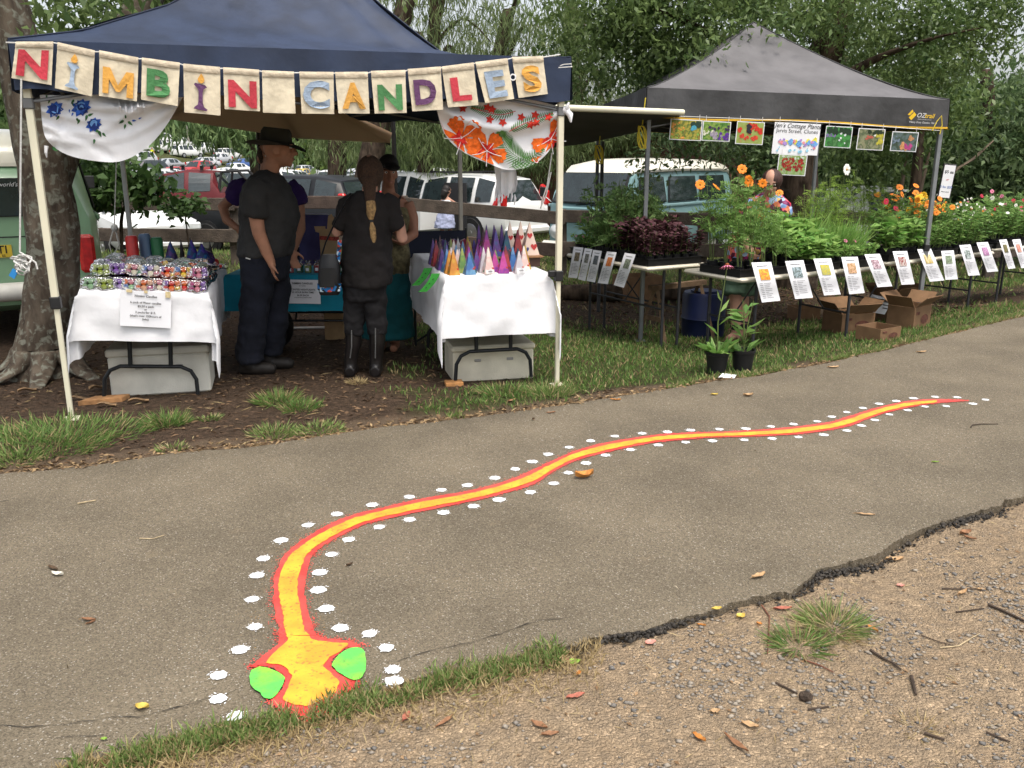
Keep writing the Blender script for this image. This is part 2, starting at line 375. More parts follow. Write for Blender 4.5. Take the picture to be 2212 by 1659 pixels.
def asphalt():
    m = bpy.data.materials.new('asphalt'); m.use_nodes = True; t = m.node_tree; N = t.nodes; L = t.links; p = N['Principled BSDF']; p.inputs['Roughness'].default_value = .88; p.inputs['Specular IOR Level'].default_value = .25
    tc = N.new('ShaderNodeTexCoord')
    v = N.new('ShaderNodeTexVoronoi'); v.inputs['Scale'].default_value = 230; L.new(tc.outputs['Object'], v.inputs['Vector'])
    sp = N.new('ShaderNodeSeparateColor'); L.new(v.outputs['Color'], sp.inputs[0])
    cr = N.new('ShaderNodeValToRGB'); e = cr.color_ramp.elements; e[0].position = 0; e[0].color = (.094,.077,.054,1); e[1].position = .35; e[1].color = (.150,.124,.087,1)
    for q, c in ((.75,(.184,.152,.106)),(.95,(.215,.178,.127)),(.992,(.36,.33,.28))):
        k = e.new(q); k.color = (*c,1)
    L.new(sp.outputs[0], cr.inputs[0])
    n1 = N.new('ShaderNodeTexNoise'); n1.inputs['Scale'].default_value = 1.6; n1.inputs['Detail'].default_value = 6; L.new(tc.outputs['Object'], n1.inputs['Vector'])
    r1 = N.new('ShaderNodeMapRange'); r1.inputs[1].default_value = .35; r1.inputs[2].default_value = .68; r1.inputs[3].default_value = .82; r1.inputs[4].default_value = 1.14; L.new(n1.outputs[0], r1.inputs[0])
    mm = N.new('ShaderNodeMix'); mm.data_type = 'RGBA'; mm.blend_type = 'MULTIPLY'; mm.inputs[0].default_value = 1
    L.new(cr.outputs[0], mm.inputs[6]); L.new(r1.outputs[0], mm.inputs[7])
    n2 = N.new('ShaderNodeTexNoise'); n2.inputs['Scale'].default_value = 4.5; n2.inputs['Detail'].default_value = 7; n2.inputs['Roughness'].default_value = .7; L.new(tc.outputs['Object'], n2.inputs['Vector'])
    r2 = N.new('ShaderNodeMapRange'); r2.inputs[1].default_value = .60; r2.inputs[2].default_value = .78; r2.inputs[4].default_value = .5; L.new(n2.outputs[0], r2.inputs[0])
    m2 = N.new('ShaderNodeMix'); m2.data_type = 'RGBA'; m2.inputs[7].default_value = (.24,.18,.115,1); L.new(r2.outputs[0], m2.inputs[0]); L.new(mm.outputs[2], m2.inputs[6])
    L.new(m2.outputs[2], p.inputs['Base Color'])
    bp = N.new('ShaderNodeBump'); bp.inputs['Strength'].default_value = .55; bp.inputs['Distance'].default_value = .008; L.new(v.outputs['Distance'], bp.inputs['Height']); L.new(bp.outputs[0], p.inputs['Normal'])
    return m
ASPH = asphalt()
def edge_jit(x): return .028 * noise.noise((x * 5.3,2,0)) + .018 * noise.noise((x * 17,5,0)) + .014 * noise.noise((x * 45,9,0)) + .012 * noise.noise((x * 110,4,0))
def build_path():
    mb = MB(); xs = np.concatenate([np.arange(-11,0,.04), np.arange(0,5,.0125), np.arange(5,16,.04)]); rows = 12; P = []
    for x in xs:
        fy = float(far_y(x)) + .03 * noise.noise((x * 3,7,0)) + .015 * noise.noise((x * 14,3,1)); ny = float(near_y(x)) + edge_jit(x) * (1 if x > -1 else .6)
        col = [(x, ny + .012 * noise.noise((x * 40,1,0)) + .01,-.1),(x, ny,-.004)]
        for k in range(1, rows):
            y = ny + (fy - ny) * k / rows if k > 1 else ny + .03
            col.append((x, y,0.0 if k > 1 else -.001))
        col += [(x, fy - .02,0.0),(x, fy,-.012),(x, fy + .01,-.05)]; P.append(col)
    mb.grid(P); o = mb.build('path', ASPH, smooth=.6); tag(o, 'grey-brown asphalt path with a crumbling broken edge', None, None, 'structure')
    return o
path_o = build_path()
# cracks in the path, thin dark strips following a jagged line
def crack(pts, w, name='crack'):
    mb = MB(); q = []
    for i in range(len(pts) - 1):
        a, b = Zp(*pts[i],0), Zp(*pts[i + 1],0); k = max(2, int((b - a).length / .025))
        for j in range(k): q.append(a.lerp(b, j / k) + Vector((0,.012 * noise.noise((i + j * .37, w * 99,1)),0)))
    q = [p + Vector((0,.010 * noise.noise((i * 1.7, w,5)),0)) for i, p in enumerate(q)]; h = lambda i, s: w * .75 * max(.04, noise.noise((i * .45, s,3)) + .35); A = [p + Vector((0,-h(i,3),.0035)) for i, p in enumerate(q)]; B = [p + Vector((0, h(i,8),.0035)) for i, p in enumerate(q)]
    mb.grid([A, B]); return mb.build(name, mat('crack_dark',(.022,.019,.016),.95, var=.3, scale=60), path_o)
crack([(560,1460),(600,1470),(690,1462)],.003); crack([(860,1430),(905,1412),(960,1400),(1016,1390),(1080,1372),(1150,1345),(1240,1332)],.0045)
crack([(0,1568),(60,1570),(150,1566),(230,1552),(300,1552),(420,1520),(470,1505),(545,1478)],.004); crack([(120,1596),(175,1590),(250,1588)],.003)
crack([(0,1085),(35,1080)],.008)
# painting on the path
def paint_mat(name, col, col2, worn=.5):
    m = bpy.data.materials.new(name); m.use_nodes = True; t = m.node_tree; N = t.nodes; L = t.links; p = N['Principled BSDF']; p.inputs['Roughness'].default_value = .6
    tc = N.new('ShaderNodeTexCoord'); n = N.new('ShaderNodeTexNoise'); n.inputs['Scale'].default_value = 9; n.inputs['Detail'].default_value = 5; L.new(tc.outputs['Object'], n.inputs['Vector'])
    r = N.new('ShaderNodeMapRange'); r.inputs[1].default_value = .42; r.inputs[2].default_value = .62; L.new(n.outputs[0], r.inputs[0])
    mx = N.new('ShaderNodeMix'); mx.data_type = 'RGBA'; mx.inputs[6].default_value = (*col,1); mx.inputs[7].default_value = (*col2,1); L.new(r.outputs[0], mx.inputs[0])
    v = N.new('ShaderNodeTexNoise'); v.inputs['Scale'].default_value = 75; v.inputs['Detail'].default_value = 3; L.new(tc.outputs['Object'], v.inputs['Vector'])
    r2 = N.new('ShaderNodeMapRange'); r2.inputs[1].default_value = .575; r2.inputs[2].default_value = .70; r2.inputs[4].default_value = worn * 1.3; L.new(v.outputs[0], r2.inputs[0])
    m2 = N.new('ShaderNodeMix'); m2.data_type = 'RGBA'; m2.inputs[7].default_value = (.1,.075,.05,1); L.new(r2.outputs[0], m2.inputs[0]); L.new(mx.outputs[2], m2.inputs[6]); L.new(m2.outputs[2], p.inputs['Base Color'])
    bp = N.new('ShaderNodeBump'); bp.inputs['Strength'].default_value = .4; bp.inputs['Distance'].default_value = .006; L.new(v.outputs[0], bp.inputs['Height']); L.new(bp.outputs[0], p.inputs['Normal'])
    return m
snk = thing('snake_painting', 'long orange snake with red outline, green eyes and white dots painted on the path', 'painting', Zp(1000,1080,0))
top = [(612,1201.5),(640,1176),(672,1154),(715,1131),(760,1113),(813,1099.5),(905,1078),(997,1062.7),(1058,1049),(1119.5,1029),(1159,1010.6),(1196,993.8),(1242,973.9),(1303,957),(1364.6,946.3),(1426,938),(1491,934),(1534,933),(1626,929),(1718,921.3),(1794.6,910.6),(1840.4,896.8),(1901.7,878.4),(1963,866),(2024,862),(2092,864)]
bot = [(673,1201.5),(680,1194),(700,1178),(730,1160),(770,1140),(813,1125.5),(905,1105.6),(997,1087),(1058,1073.5),(1119.5,1056.6),(1159,1042.8),(1196,1018.3),(1242,995.3),(1303,978.5),(1364.6,964.7),(1426,954),(1491,948.4),(1534,945.2),(1626,942.7),(1718,938),(1794.6,928.3),(1840.4,918.2),(1901.7,895.2),(1963,880),(2024,871),(2092,865.5)]
nk = [((603.7,1372.4),(619,1372.4),(668.5,1372.4),(683.7,1372.4)),((602,1356),(616,1356),(657.5,1356),(676.8,1356)),((594,1325.6),(610.6,1325.6),(650.6,1325.6),(667,1325.6)),((590.5,1284),(603,1284),(643.7,1284),(657.5,1284)),((594,1245.6),(603.7,1245.6),(644,1245.6),(661.6,1245.6)),((612,1201.5),(623,1204),(659,1204),(673,1201.5))]
def smooth_line(p, k=7):
    out = []
    for i in range(len(p) - 1):
        a, b, c, d = p[max(0, i - 1)], p[i], p[i + 1], p[min(len(p) - 1, i + 2)]
        for j in range(k):
            t = j / k; out.append(tuple(.5 * ((2 * b[q]) + (c[q] - a[q]) * t + (2 * a[q] - 5 * b[q] + 4 * c[q] - d[q]) * t * t + (3 * b[q] - a[q] - 3 * c[q] + d[q]) * t ** 3) for q in range(len(b))))
    out.append(p[-1]); return out
lf = [n[0] for n in nk] + top[1:]; rt = [n[3] for n in nk] + bot[1:]
il = [n[1] for n in nk] + [tuple(a + (b - a) * (.25 if i < 24 else .42) for a, b in zip(t_, b_)) for i,(t_, b_) in enumerate(zip(top[1:-1], bot[1:-1]))]
ir = [n[2] for n in nk] + [tuple(a + (b - a) * (.76 if i < 24 else .58) for a, b in zip(t_, b_)) for i,(t_, b_) in enumerate(zip(top[1:-1], bot[1:-1]))]
def jit(p, a, s): return Vector((p.x + a * noise.noise((p.x * 38, p.y * 38, s)), p.y + a * noise.noise((p.x * 38, p.y * 38, s + 9)), p.z))
def Hd(zx, zy): return (406.6 + zx * .2757,1201.5 + zy * .2757)
def strip(a, b, z, mb):
    a = smooth_line(a); b = smooth_line(b); mb.grid([[jit(Zp(*p, z),.007,1) for p in a],[jit(Zp(*p, z),.007,2) for p in b]])
RED = paint_mat('paint_red',(.70,.075,.06),(.60,.05,.042)); ORG = paint_mat('paint_orange',(.80,.30,.03),(.80,.42,.035)); GRN = paint_mat('paint_green',(.11,.62,.09),(.24,.72,.05),.4); WHT = paint_mat('paint_white',(.86,.87,.88),(.8,.82,.84),.12)
mb = MB(); strip(lf, rt,.004, mb)
headr = [(715,620),(700,690),(560,800),(497,868),(560,858),(640,870),(745,925),(757,985),(725,1052),(650,1110),(665,1155),(720,1210),(800,1228),(900,1258),(1000,1240),(1090,1215),(1195,1140),(1290,1040),(1318,985),(1262,958),(1185,915),(1115,850),(1155,782),(1250,718),(1342,708),(1325,685),(1250,662),(1100,645),(1005,620)]
mb.poly([jit(Zp(*Hd(*p),.0048),.006,3) for p in smooth_line(headr,4)]); mb.build('outline', RED, snk, world=True)
mb = MB(); strip(il, ir,.007, mb)
heady = [(770,620),(775,660),(690,740),(610,830),(730,848),(795,905),(805,965),(775,1050),(740,1108),(790,1145),(850,1165),(945,1168),(1080,1112),(1160,1045),(1182,985),(1142,935),(1078,880),(1062,850),(1110,790),(1200,735),(1258,690),(1200,678),(1050,665),(965,650),(950,620)]
mb.poly([jit(Zp(*Hd(*p),.0078),.006,4) for p in smooth_line(heady,4)]); mb.build('body', ORG, snk, world=True)
for e in ([(490,890),(560,866),(640,880),(738,930),(748,980),(715,1050),(640,1114),(560,1072),(487,1000)],[(1122,850),(1160,790),(1250,727),(1360,720),(1392,800),(1385,900),(1340,962),(1270,960),(1190,912)]):
    mb = MB(); mb.poly([jit(Zp(*Hd(*p),.010),.006,5) for p in smooth_line(e + [e[0]],4)[:-1]]); mb.build('eye', GRN, snk, world=True)
UP = [(2129,863),(2068,858),(2020,857),(1973,860),(1936,866),(1899,872),(1864,881),(1829,890),(1797,900),(1765,910),(1714,916),(1666,921),(1612,926),(1554,927),(1492,929),(1442,933),(1387,936),(1328,942),(1276,952),(1229,966),(1184,981),(1150,997),(1113,1013),(1069,1032),(1010,1048),(953,1058),(885,1073),(804,1090),(728,1110),(665,1134),(607,1167),(569,1206),(555,1242),(545,1294),(551,1353),(518,1403),(472,1458),(472,1509),(508,1546)]
LO = [(2102,872),(2044,877),(1998,878),(1961,886),(1921,895),(1890,907),(1861,919),(1830,930),(1780,939),(1725,944),(1668,947),(1608,950),(1539,952),(1481,955),(1422,961),(1362,971),(1308,983),(1266,1000),(1228,1021),(1196,1044),(1146,1063),(1078,1079),(1023,1093),(958,1107),(885,1122),(819,1138),(753,1165),(716,1197),(690,1236),(688,1274),(704,1314),(735,1356),(798,1368),(835,1399),(849,1446),(851,1470)]
for i,(u, v) in enumerate(UP + LO):
    c = Zp(u, v,.004); r = .0150 + .0048 * min(1.35,5.2 / c.y) ** 1.6 + .006 * random.random(); mb = MB(); n = 26; pts = []
    # one blob of spray with a ragged rim and a few loose flecks
    for j in range(n):
        th = 2 * math.pi * j / n; q = r * (1 + .22 * noise.noise((math.cos(th) * 3 + i * 7, math.sin(th) * 3,1)) + .06 * random.uniform(-1,1)); pts.append(c + Vector((q * math.cos(th) * 1.05, q * math.sin(th) * .95,0)))
    mb.poly(pts)
    for _ in range(10):
        th = random.uniform(0,6.3); q = r * random.uniform(1.05,1.45); f = c + Vector((q * math.cos(th), q * math.sin(th),0)); k = random.uniform(.0012,.0035)
        mb.poly([f + Vector((k,0,0)), f + Vector((0, k,0)), f + Vector((-k,-.3 * k,0)), f + Vector((0,-k,0))])
    mb.build('dot', WHT, snk, world=True)

# fine overspray around the painted lines
mb = MB(); RG = random.Random(3); cl_ = smooth_line([((a[0] + b[0]) / 2,(a[1] + b[1]) / 2) for a, b in zip(lf, rt)],12)
for _ in range(5200):
    i = RG.randrange(len(cl_)); p = Zp(*cl_[i],.0032); q = p + Vector((RG.gauss(0,.06), RG.gauss(0,.06),0)); k = RG.uniform(.0008,.0022); mb.poly([q + Vector((k,0,0)), q + Vector((0, k,0)), q + Vector((-k,0,0)), q + Vector((0,-k,0))])
mb.build('overspray', paint_mat('paint_mist',(.45,.24,.05),(.36,.22,.08),.3), snk, world=True)['kind'] = 'stuff'
mb = MB(); ol_ = [jit(Zp(*p,.0044),.007,1) for p in smooth_line(lf,12)] + [jit(Zp(*p,.0044),.007,2) for p in smooth_line(rt,12)] + [Zp(*Hd(*p),.0052) for p in smooth_line(headr,10)]
for _ in range(4200):
    q = RG.choice(ol_) + Vector((RG.gauss(0,.011), RG.gauss(0,.011),0)); k = RG.uniform(.0012,.0036); mb.poly([q + Vector((k,0,0)), q + Vector((0, k,0)), q + Vector((-k,0,0)), q + Vector((0,-k,0))])
mb.build('edge_spatter', RED, snk, world=True)['kind'] = 'stuff'
# ================================================================ navy gazebo with bunting and drapes
CREAM = mat('cream_steel',(.72,.68,.52),.45, var=.06, scale=3); BLACKP = mat('black_plastic',(.015,.015,.016),.5, var=.2)
GREYST = mat('grey_steel',(.2,.2,.2),.4,.6, var=.1); NAVY = mat('navy_canvas',(.019,.031,.066),.6, var=.22, scale=5, bump=.5, bscale=5)
WHITEC = mat('white_cotton',(.80,.80,.82),.9, var=.05, scale=5, bump=.16, bscale=14)
FL, FR = G(155,905), G(1203,832)
gt = Vector((FR.x - FL.x, FR.y - FL.y,0)); GW = gt.length; gt.normalize(); gn = Vector((-gt.y, gt.x,0))
BL, BR = FL + gn * GW, FR + gn * GW
EAVE, VAL = 2.2,.27
gz = thing('gazebo', 'navy canvas pop-up gazebo with cream legs and a lettered bunting across its front', 'gazebo', FL)
GZA, GZB = FL, FR
def prof(tab, t):
    return float(np.interp(t,[a for a, _ in tab],[b for _, b in tab]))
PL = [(0,0),(.2,.10),(.48,.34),(.8,.75),(1,1.03)]; PR = [(0,0),(.3,.025),(.44,.09),(.66,.45),(.85,.8),(1,1.03)]
def roof_panel(A, B, pa, pb, C, sag=.05):
    P = []; n, k = 30,26
    for i in range(n + 1):
        t = i / n; row = []
        for j in range(k + 1):
            a = j / k; e = A.lerp(B, a); p = e.lerp(C, t)
            h = prof(pa, t) * (1 - a) + prof(pb, t) * a
            w = math.sin(math.pi * a); h -= sag * w * (1 - t) * (.4 + t * 2.2) 
            h += .012 * math.sin(a * 37 + t * 9) * (a ** 3) * math.sin(math.pi * t) * 2.2   # slack creases near one corner
            row.append((p.x, p.y, EAVE + h))
        P.append(row)
    return P
OV = .05
cor = [FL - gt * OV - gn * OV, FR + gt * OV - gn * OV, BR + gt * OV + gn * OV, BL - gt * OV + gn * OV]
CC = (FL + BR) / 2
canopy = None
mb = MB(); prs = [PL, PR, PR, PL]
for i in range(4):
    mb.grid(roof_panel(cor[i], cor[(i + 1) % 4], prs[i], prs[(i + 1) % 4], CC))
canopy = mb.build('canopy', NAVY, gz, smooth=.9, world=True)
for i in range(4):
    a, b = cor[i], cor[(i + 1) % 4]; P = []; out = Vector(((b - a).y,-(b - a).x,0)).normalized()
    for j in range(41):
        p = a.lerp(b, j / 40); P.append([(q.x, q.y, EAVE - VAL * k / 4 + (.012 * math.sin(j * 1.1) * (k / 4) - .02 * math.sin(math.pi * j / 40) * (1 if k else 2.5 * 0 + .0)))
                                         for k in range(5) for q in [p + out * (.012 * math.sin(j * .9 + i) * k / 4 + .006)]])
    MB().grid(P).build('valance', NAVY, canopy, smooth=.9, world=True)
def leg(mb, p, z0, z1, w=.035, split=.52):
    h = z1 - z0; rz = math.atan2(gt.y, gt.x)
    mb.box((p.x, p.y, z0 + h * split + h * (1 - split) / 2),(w * 1.15, w * 1.15, h * (1 - split)), rz, b=.004)
    mb.box((p.x, p.y, z0 + h * split / 2),(w * .85, w * .85, h * split), rz, b=.004); mb.box((p.x, p.y, z0 + .004),(.09,.09,.008), rz)
for p, sp_ in ((FL,.335),(FR,.36),(BL,.36),(BR,.36)):
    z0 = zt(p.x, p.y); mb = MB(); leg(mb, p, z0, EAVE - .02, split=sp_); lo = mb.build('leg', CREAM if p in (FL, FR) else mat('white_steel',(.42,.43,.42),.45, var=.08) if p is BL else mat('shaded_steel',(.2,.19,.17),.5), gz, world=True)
    zc = z0 + (EAVE - .02 - z0) * sp_; mb = MB(); rz = math.atan2(gt.y, gt.x)
    mb.box((p.x, p.y, zc),(.058,.058,.075), rz, b=.006); mb.box((p.x - gt.x * .05 * (0 if p is FL else 1), p.y - .012, zc + .015),(.055,.03,.045), rz, b=.006); mb.build('slider', BLACKP, lo, world=True)
    MB().box((p.x, p.y, EAVE - .34),(.055,.055,.06), rz, b=.006).build('bracket', GREYST, lo, world=True)
for c_, pf in zip(cor, prs): MB().tube([c_.lerp(CC, t).xy.to_3d() + Vector((0,0, EAVE + .004 + prof(pf, t))) for t in np.linspace(0,1,24)],.006,5).build('seam', mat('navy_seam',(.012,.019,.042),.7), canopy, world=True)
# folding truss under the eaves
for a, b in ((FL, FR),(FR, BR),(BR, BL),(BL, FL)):
    d = b - a
    for s in (0,1):
        mb = MB(); z1, z2 = EAVE - .06, EAVE - .33
        p0, p1, p2 = a + d * (.5 * s), a + d * (.5 * s + .25), a + d * (.5 * s + .5)
        q = Vector((0,0,1)); mb.tube([p0.xy.to_3d() + q * z1, p2.xy.to_3d() + q * z2],.010,6); mb.tube([p0.xy.to_3d() + q * z2, p2.xy.to_3d() + q * z1],.010,6)
        mb.build('truss_bar', GREYST, gz, world=True)
for p, pf in ((FL, PL),(FR, PR),(BL, PL),(BR, PR)):
    MB().tube([Vector((p.x, p.y,0)).lerp(Vector((CC.x, CC.y,0)), t) + Vector((0,0, EAVE - .05 + prof(pf, t))) for t in (0,.2,.3,.44,.55,.66,.85,1)],.012,6).build('rafter', GREYST, gz, world=True)
# ---- bunting: fourteen cloth flags with sewn letters
FZ = .2757
def z1p(a, b): return (a * FZ, b * FZ)
def z2p(a, b): return (610 + a * FZ, b * FZ)
flags = [('N', 'r', z1p,[(125,330),(420,330),(405,668),(92,612)],(.10,.20,.80,.70)),('i', 'b', z1p,[(453,335),(745,400),(718,755),(428,690)], None),('M', 'y', z1p,[(778,398),(1085,455),(1073,795),(775,750)],(.10,.33,.80,.62)),
         ('B', 'g', z1p,[(1113,455),(1410,495),(1393,832),(1107,780)],(.14,.22,.64,.66)),('i', 'p', z1p,[(1437,503),(1725,530),(1727,905),(1443,880)], None),('N', 'r', z1p,[(1748,530),(2030,550),(2037,872),(1760,855)],(.12,.28,.80,.66)),
         ('', '', z2p,[(-160,555),(90,565),(103,890),(-152,882)], None),('C', 'b', z2p,[(132,565),(400,568),(407,893),(152,890)],(.07,.20,.80,.68)),('A', 'y', z2p,[(413,568),(668,566),(683,890),(440,888)],(.13,.25,.76,.64)),
         ('N', 'g', z2p,[(693,560),(962,552),(973,885),(722,890)],(.14,.32,.74,.61)),('D', 'p', z2p,[(980,545),(1240,525),(1262,858),(1020,872)],(.12,.26,.68,.60)),('L', 'r', z2p,[(1248,525),(1498,493),(1535,823),(1297,842)],(.18,.29,.64,.58)),
         ('E', 'b', z2p,[(1510,490),(1760,460),(1815,775),(1587,808)],(.18,.25,.62,.66)),('S', 'y', z2p,[(1797,450),(2040,443),(2083,735),(1853,768)],(.22,.22,.60,.68))]
CALICO = mat('calico',(.68,.60,.45),.95, var=.10, scale=14, bump=.18, bscale=45)
FC = {'r': mat('felt_red',(.50,.045,.065),.9, bump=.3, bscale=50), 'b': mat('felt_blue',(.31,.39,.50),.9, bump=.3, bscale=50), 'y': mat('felt_yellow',(.70,.36,.075),.9, bump=.3, bscale=50), 'g': mat('felt_green',(.075,.23,.085),.9, bump=.3, bscale=50), 'p': mat('felt_purple',(.12,.05,.125),.9, bump=.3, bscale=50)}
bun = thing('bunting', 'cream calico letter flags spelling NIMBIN CANDLES strung along the navy gazebo', 'bunting', FL + Vector((0,0, EAVE - .2)))
CN = {'r': 'red', 'b': 'pale blue', 'y': 'yellow', 'g': 'green', 'p': 'purple'}
hang = []
for fi,(ch, cc, zf, quad, box) in enumerate(flags):
    Q = [Wp(*zf(*q), GZA, GZB,.085) for q in quad]; nrm = Vector((gt.y,-gt.x,0))
    def fp(a, b, off=0.0, Q=Q, fi=fi):
        p = Q[0].lerp(Q[1], a).lerp(Q[3].lerp(Q[2], a), b)
        return p + nrm * (off + .007 * math.sin(a * 7 + fi * 2.1 + b * 2) * (.3 + b) + .004 * noise.noise((a * 9, b * 9, fi)))
    mb = MB(); n = 14
    mb.grid([[fp(i / n + .006 * noise.noise((j * .8, fi,2)), j / n) for j in range(n + 1)] for i in range(n + 1)])
    fo = mb.build('flag', CALICO, bun, smooth=1.0, world=True)
    fo['label'] = ('blank cream flag between the two words' if not ch else 'cream flag with %s %s' % (CN[cc], 'candle for the letter I' if ch == 'i' else 'letter ' + ch))
    # folded hem over the cord
    MB().grid([[fp(i / n, b,.006 + .004 * math.sin(math.pi * (b / .13))) for b in (-.012,.03,.06,.10,.135)] for i in range(n + 1)]).build('hem', mat('calico_hem',(.62,.53,.40),.95, var=.12, scale=20, bump=.3, bscale=60), fo, smooth=1.0, world=True)
    hang.append((fp(0,.02), fp(1,.02)))
    if ch == 'i':
        c = [(.30,.40),(.34,.36),(.66,.40),(.72,.45),(.60,.50),(.58,.58),(.58,.80),(.62,.90),(.73,.95),(.70,.99),(.40,.96),(.29,.95),(.31,.91),(.42,.85),(.44,.76),(.45,.55),(.42,.49)]
        c = [(x * .86 + .02, y * .92 + .03) for x, y in c]
        MB().slab([fp(a, b,.010) for a, b in c],.003, nrm).build('letter', FC[cc], fo, world=True)
        c = [(.46,.14),(.52,.20),(.55,.27),(.52,.33),(.45,.345),(.38,.32),(.36,.26),(.41,.20)]
        MB().slab([fp(a + .02, b + .02,.010) for a, b in c],.003, nrm).build('flame', FC['y'], fo, world=True)
    elif ch == 'M':
        bx, by, bw, bh = box; c = [(0,0),(.24,0),(.5,.60),(.76,.06),(1,.06),(1,1),(.77,1),(.79,.48),(.56,.84),(.44,.84),(.21,.42),(.2,.95),(0,.95)]
        MB().slab([fp(bx + a * bw, by + b * bh,.0105) for a, b in c],.003, nrm).build('letter', FC[cc], fo, world=True)
    elif ch:
        bx, by, bw, bh = box; mb = MB()
        mb.text(ch,1, lambda p: fp(bx + p[0], by + bh - p[1],.0105 + .002 * noise.noise((p[0] * 30, p[1] * 30, fi))), bold=.045, fit=(bw, bh)); mb.build('letter', FC[cc], fo, world=True)
mb = MB(); pts = [hang[0][0] - gt * .05]
for a, b in hang: pts += [a, b]
mb.tube(pts + [hang[-1][1] + gt * .12 + Vector((0,0,.02))],.004,5); mb.build('cord', mat('cord_white',(.7,.69,.66),.9), bun, world=True)
MB().tube([Wp(1108,167, GZA, GZB,.09) + Vector((.018 * math.cos(t),0,.018 * math.sin(t))) for t in np.linspace(0,6.283,13)],.005,5).build('ring', WHITEC, bun, world=True)
# ---- drapes: cloths knotted under the valance; relief is a function of place on the cloth
def drape(name, label, topl, botl, mats_, folds, off=-.05):
    o = thing(name, label, 'cloth', Wp(*botl[len(botl) // 2], GZA, GZB, off)); nrm = Vector((gt.y,-gt.x,0))
    def disp(u, v):
        d = 0
        for (au, av, bu, bv, w, h) in folds:
            L2 = (bu - au) ** 2 + (bv - av) ** 2; t = max(0, min(1,((u - au) * (bu - au) + (v - av) * (bv - av)) / L2))
            # creases sag like a hanging chain between their ends
            cx, cy = au + t * (bu - au), av + t * (bv - av) + 38 * math.sin(math.pi * t) * (h > 0)
            e = math.hypot(u - cx, v - cy) / w; d += abs(h) * math.exp(-e * e) * (1 if h > 0 else -1)
        return d + .006 * noise.noise((u * .05, v * .05,4))
    def at(u, v, lift=0.0): return Wp(u, v, GZA, GZB, off + disp(u, v) + lift)
    T, B = smooth_line(topl,10), smooth_line(botl,10); k = min(len(T), len(B)); T = [T[int(i * (len(T) - 1) / (k - 1))] for i in range(k)]; B = [B[int(i * (len(B) - 1) / (k - 1))] for i in range(k)]
    MB().grid([[at(t[0] + (b[0] - t[0]) * j / 22, t[1] + (b[1] - t[1]) * j / 22) for j in range(23)] for t, b in zip(T, B)]).build('sheet', mats_, o, smooth=1.2, world=True)
    return o, at
ROSEB = mat('print_blue',(.03,.10,.42),.9, var=.35, scale=60); ROSED = mat('print_dark_blue',(.012,.03,.16),.9); ROSEL = mat('print_pale_blue',(.16,.35,.7),.9); PGR = mat('print_green',(.04,.13,.04),.9, var=.4, scale=40)
dr, at1 = drape('rose_cloth', 'white cloth printed with blue roses draped under the gazebo eave',[(86,205),(140,205),(200,200),(260,205),(330,203),(398,200)],[(90,255),(100,300),(140,332),(200,347),(262,348),(318,318),(360,270),(396,208)], WHITEC,
              [(88,200,395,195,10,.035),(92,240,390,200,9,.03),(150,205,130,290,9,.03),(88,270,300,230,10,.03),(100,300,380,230,10,.028),(240,225,395,200,7,.02),(180,200,370,200,14,.03),(150,210,118,320,7,-.022),(88,250,240,338,8,-.014),(270,262,392,215,6,-.014),(300,225,395,204,5,-.012)])
def petal(at, u, v, L, w, ang, lift=.004, n=8, tipw=.6):
    out = []
    for i in range(n + 1):
        t = i / n; out.append((u + math.cos(ang) * L * t - math.sin(ang) * w * math.sin(math.pi * t ** tipw) * .5, v + math.sin(ang) * L * t + math.cos(ang) * w * math.sin(math.pi * t ** tipw) * .5))
    for i in range(n - 1,0,-1):
        t = i / n; out.append((u + math.cos(ang) * L * t + math.sin(ang) * w * math.sin(math.pi * t ** tipw) * .5, v + math.sin(ang) * L * t - math.cos(ang) * w * math.sin(math.pi * t ** tipw) * .5))
    return [at(a, b, lift) for a, b in out]
def rose(at, par, u, v, s, sq=.8):
    mb = MB()
    for k in range(9):
        a = k * .7; mb.poly(petal(at, u, v, s * (1 + .15 * math.sin(k * 5)), s * .8, a,.004 + .0004 * k))
    r = mb.build('rose', ROSEB, par, world=True); mb = MB(); m2 = MB()
    for k in range(4):
        q = s * (.75 - .17 * k); (mb if k % 2 == 0 else m2).poly([at(u + q * math.cos(t) * .9, v + q * math.sin(t) * sq,.009 + k * .0006) for t in np.linspace(k, k + 4.6,12)])
    mb.build('petal', ROSED, r, world=True); m2.build('petal', ROSEL, r, world=True)
rose(at1, dr,119,236,19); rose(at1, dr,176,232,21,1.0); rose(at1, dr,203,269,17,1.0)
lv = [(160,215,12,2.2),(156,222,10,1.2),(165,255,12,1.0),(172,258,12,2.0),(190,250,13,-.4),(188,248,14,1.8),(205,281,14,.4),(213,282,16,1.2),(221,287,12,.8),(204,300,12,1.7),(272,256,9,4.5),(268,260,14,2.6),(276,262,14,.7),(271,268,12,1.8),(108,215,10,2),(128,250,12,2.2),(112,318,16,.6),(100,205,9,1.4)]
for u, v, L, a in lv: MB().poly(petal(at1, u, v, L, L * .42, a,.0045)).build('leaf', PGR, dr, world=True)
for u, v, L, a in ((285,261,10,-.1),(299,257,8,-.4),(158,243,9,2.0),(150,236,8,1.6)): MB().poly(petal(at1, u, v, L, L * .4, a,.0045)).build('bud', ROSEB, dr, world=True)
for k in range(5):
    u = 258 + k * 13; mb = MB(); mb.tube([at1(u,218 + 3 * k % 7,.012), at1(u + 1,232,.02), at1(u + 2,243,.016)],[.006,.008,.003],6); mb.build('tassel', WHITEC, dr, world=True)
mb = MB(); mb.tube([at1(100,315,.01), at1(99,330,.015), at1(101,340,.01)],[.012,.008,.003],6); mb.build('tassel', WHITEC, dr, world=True)
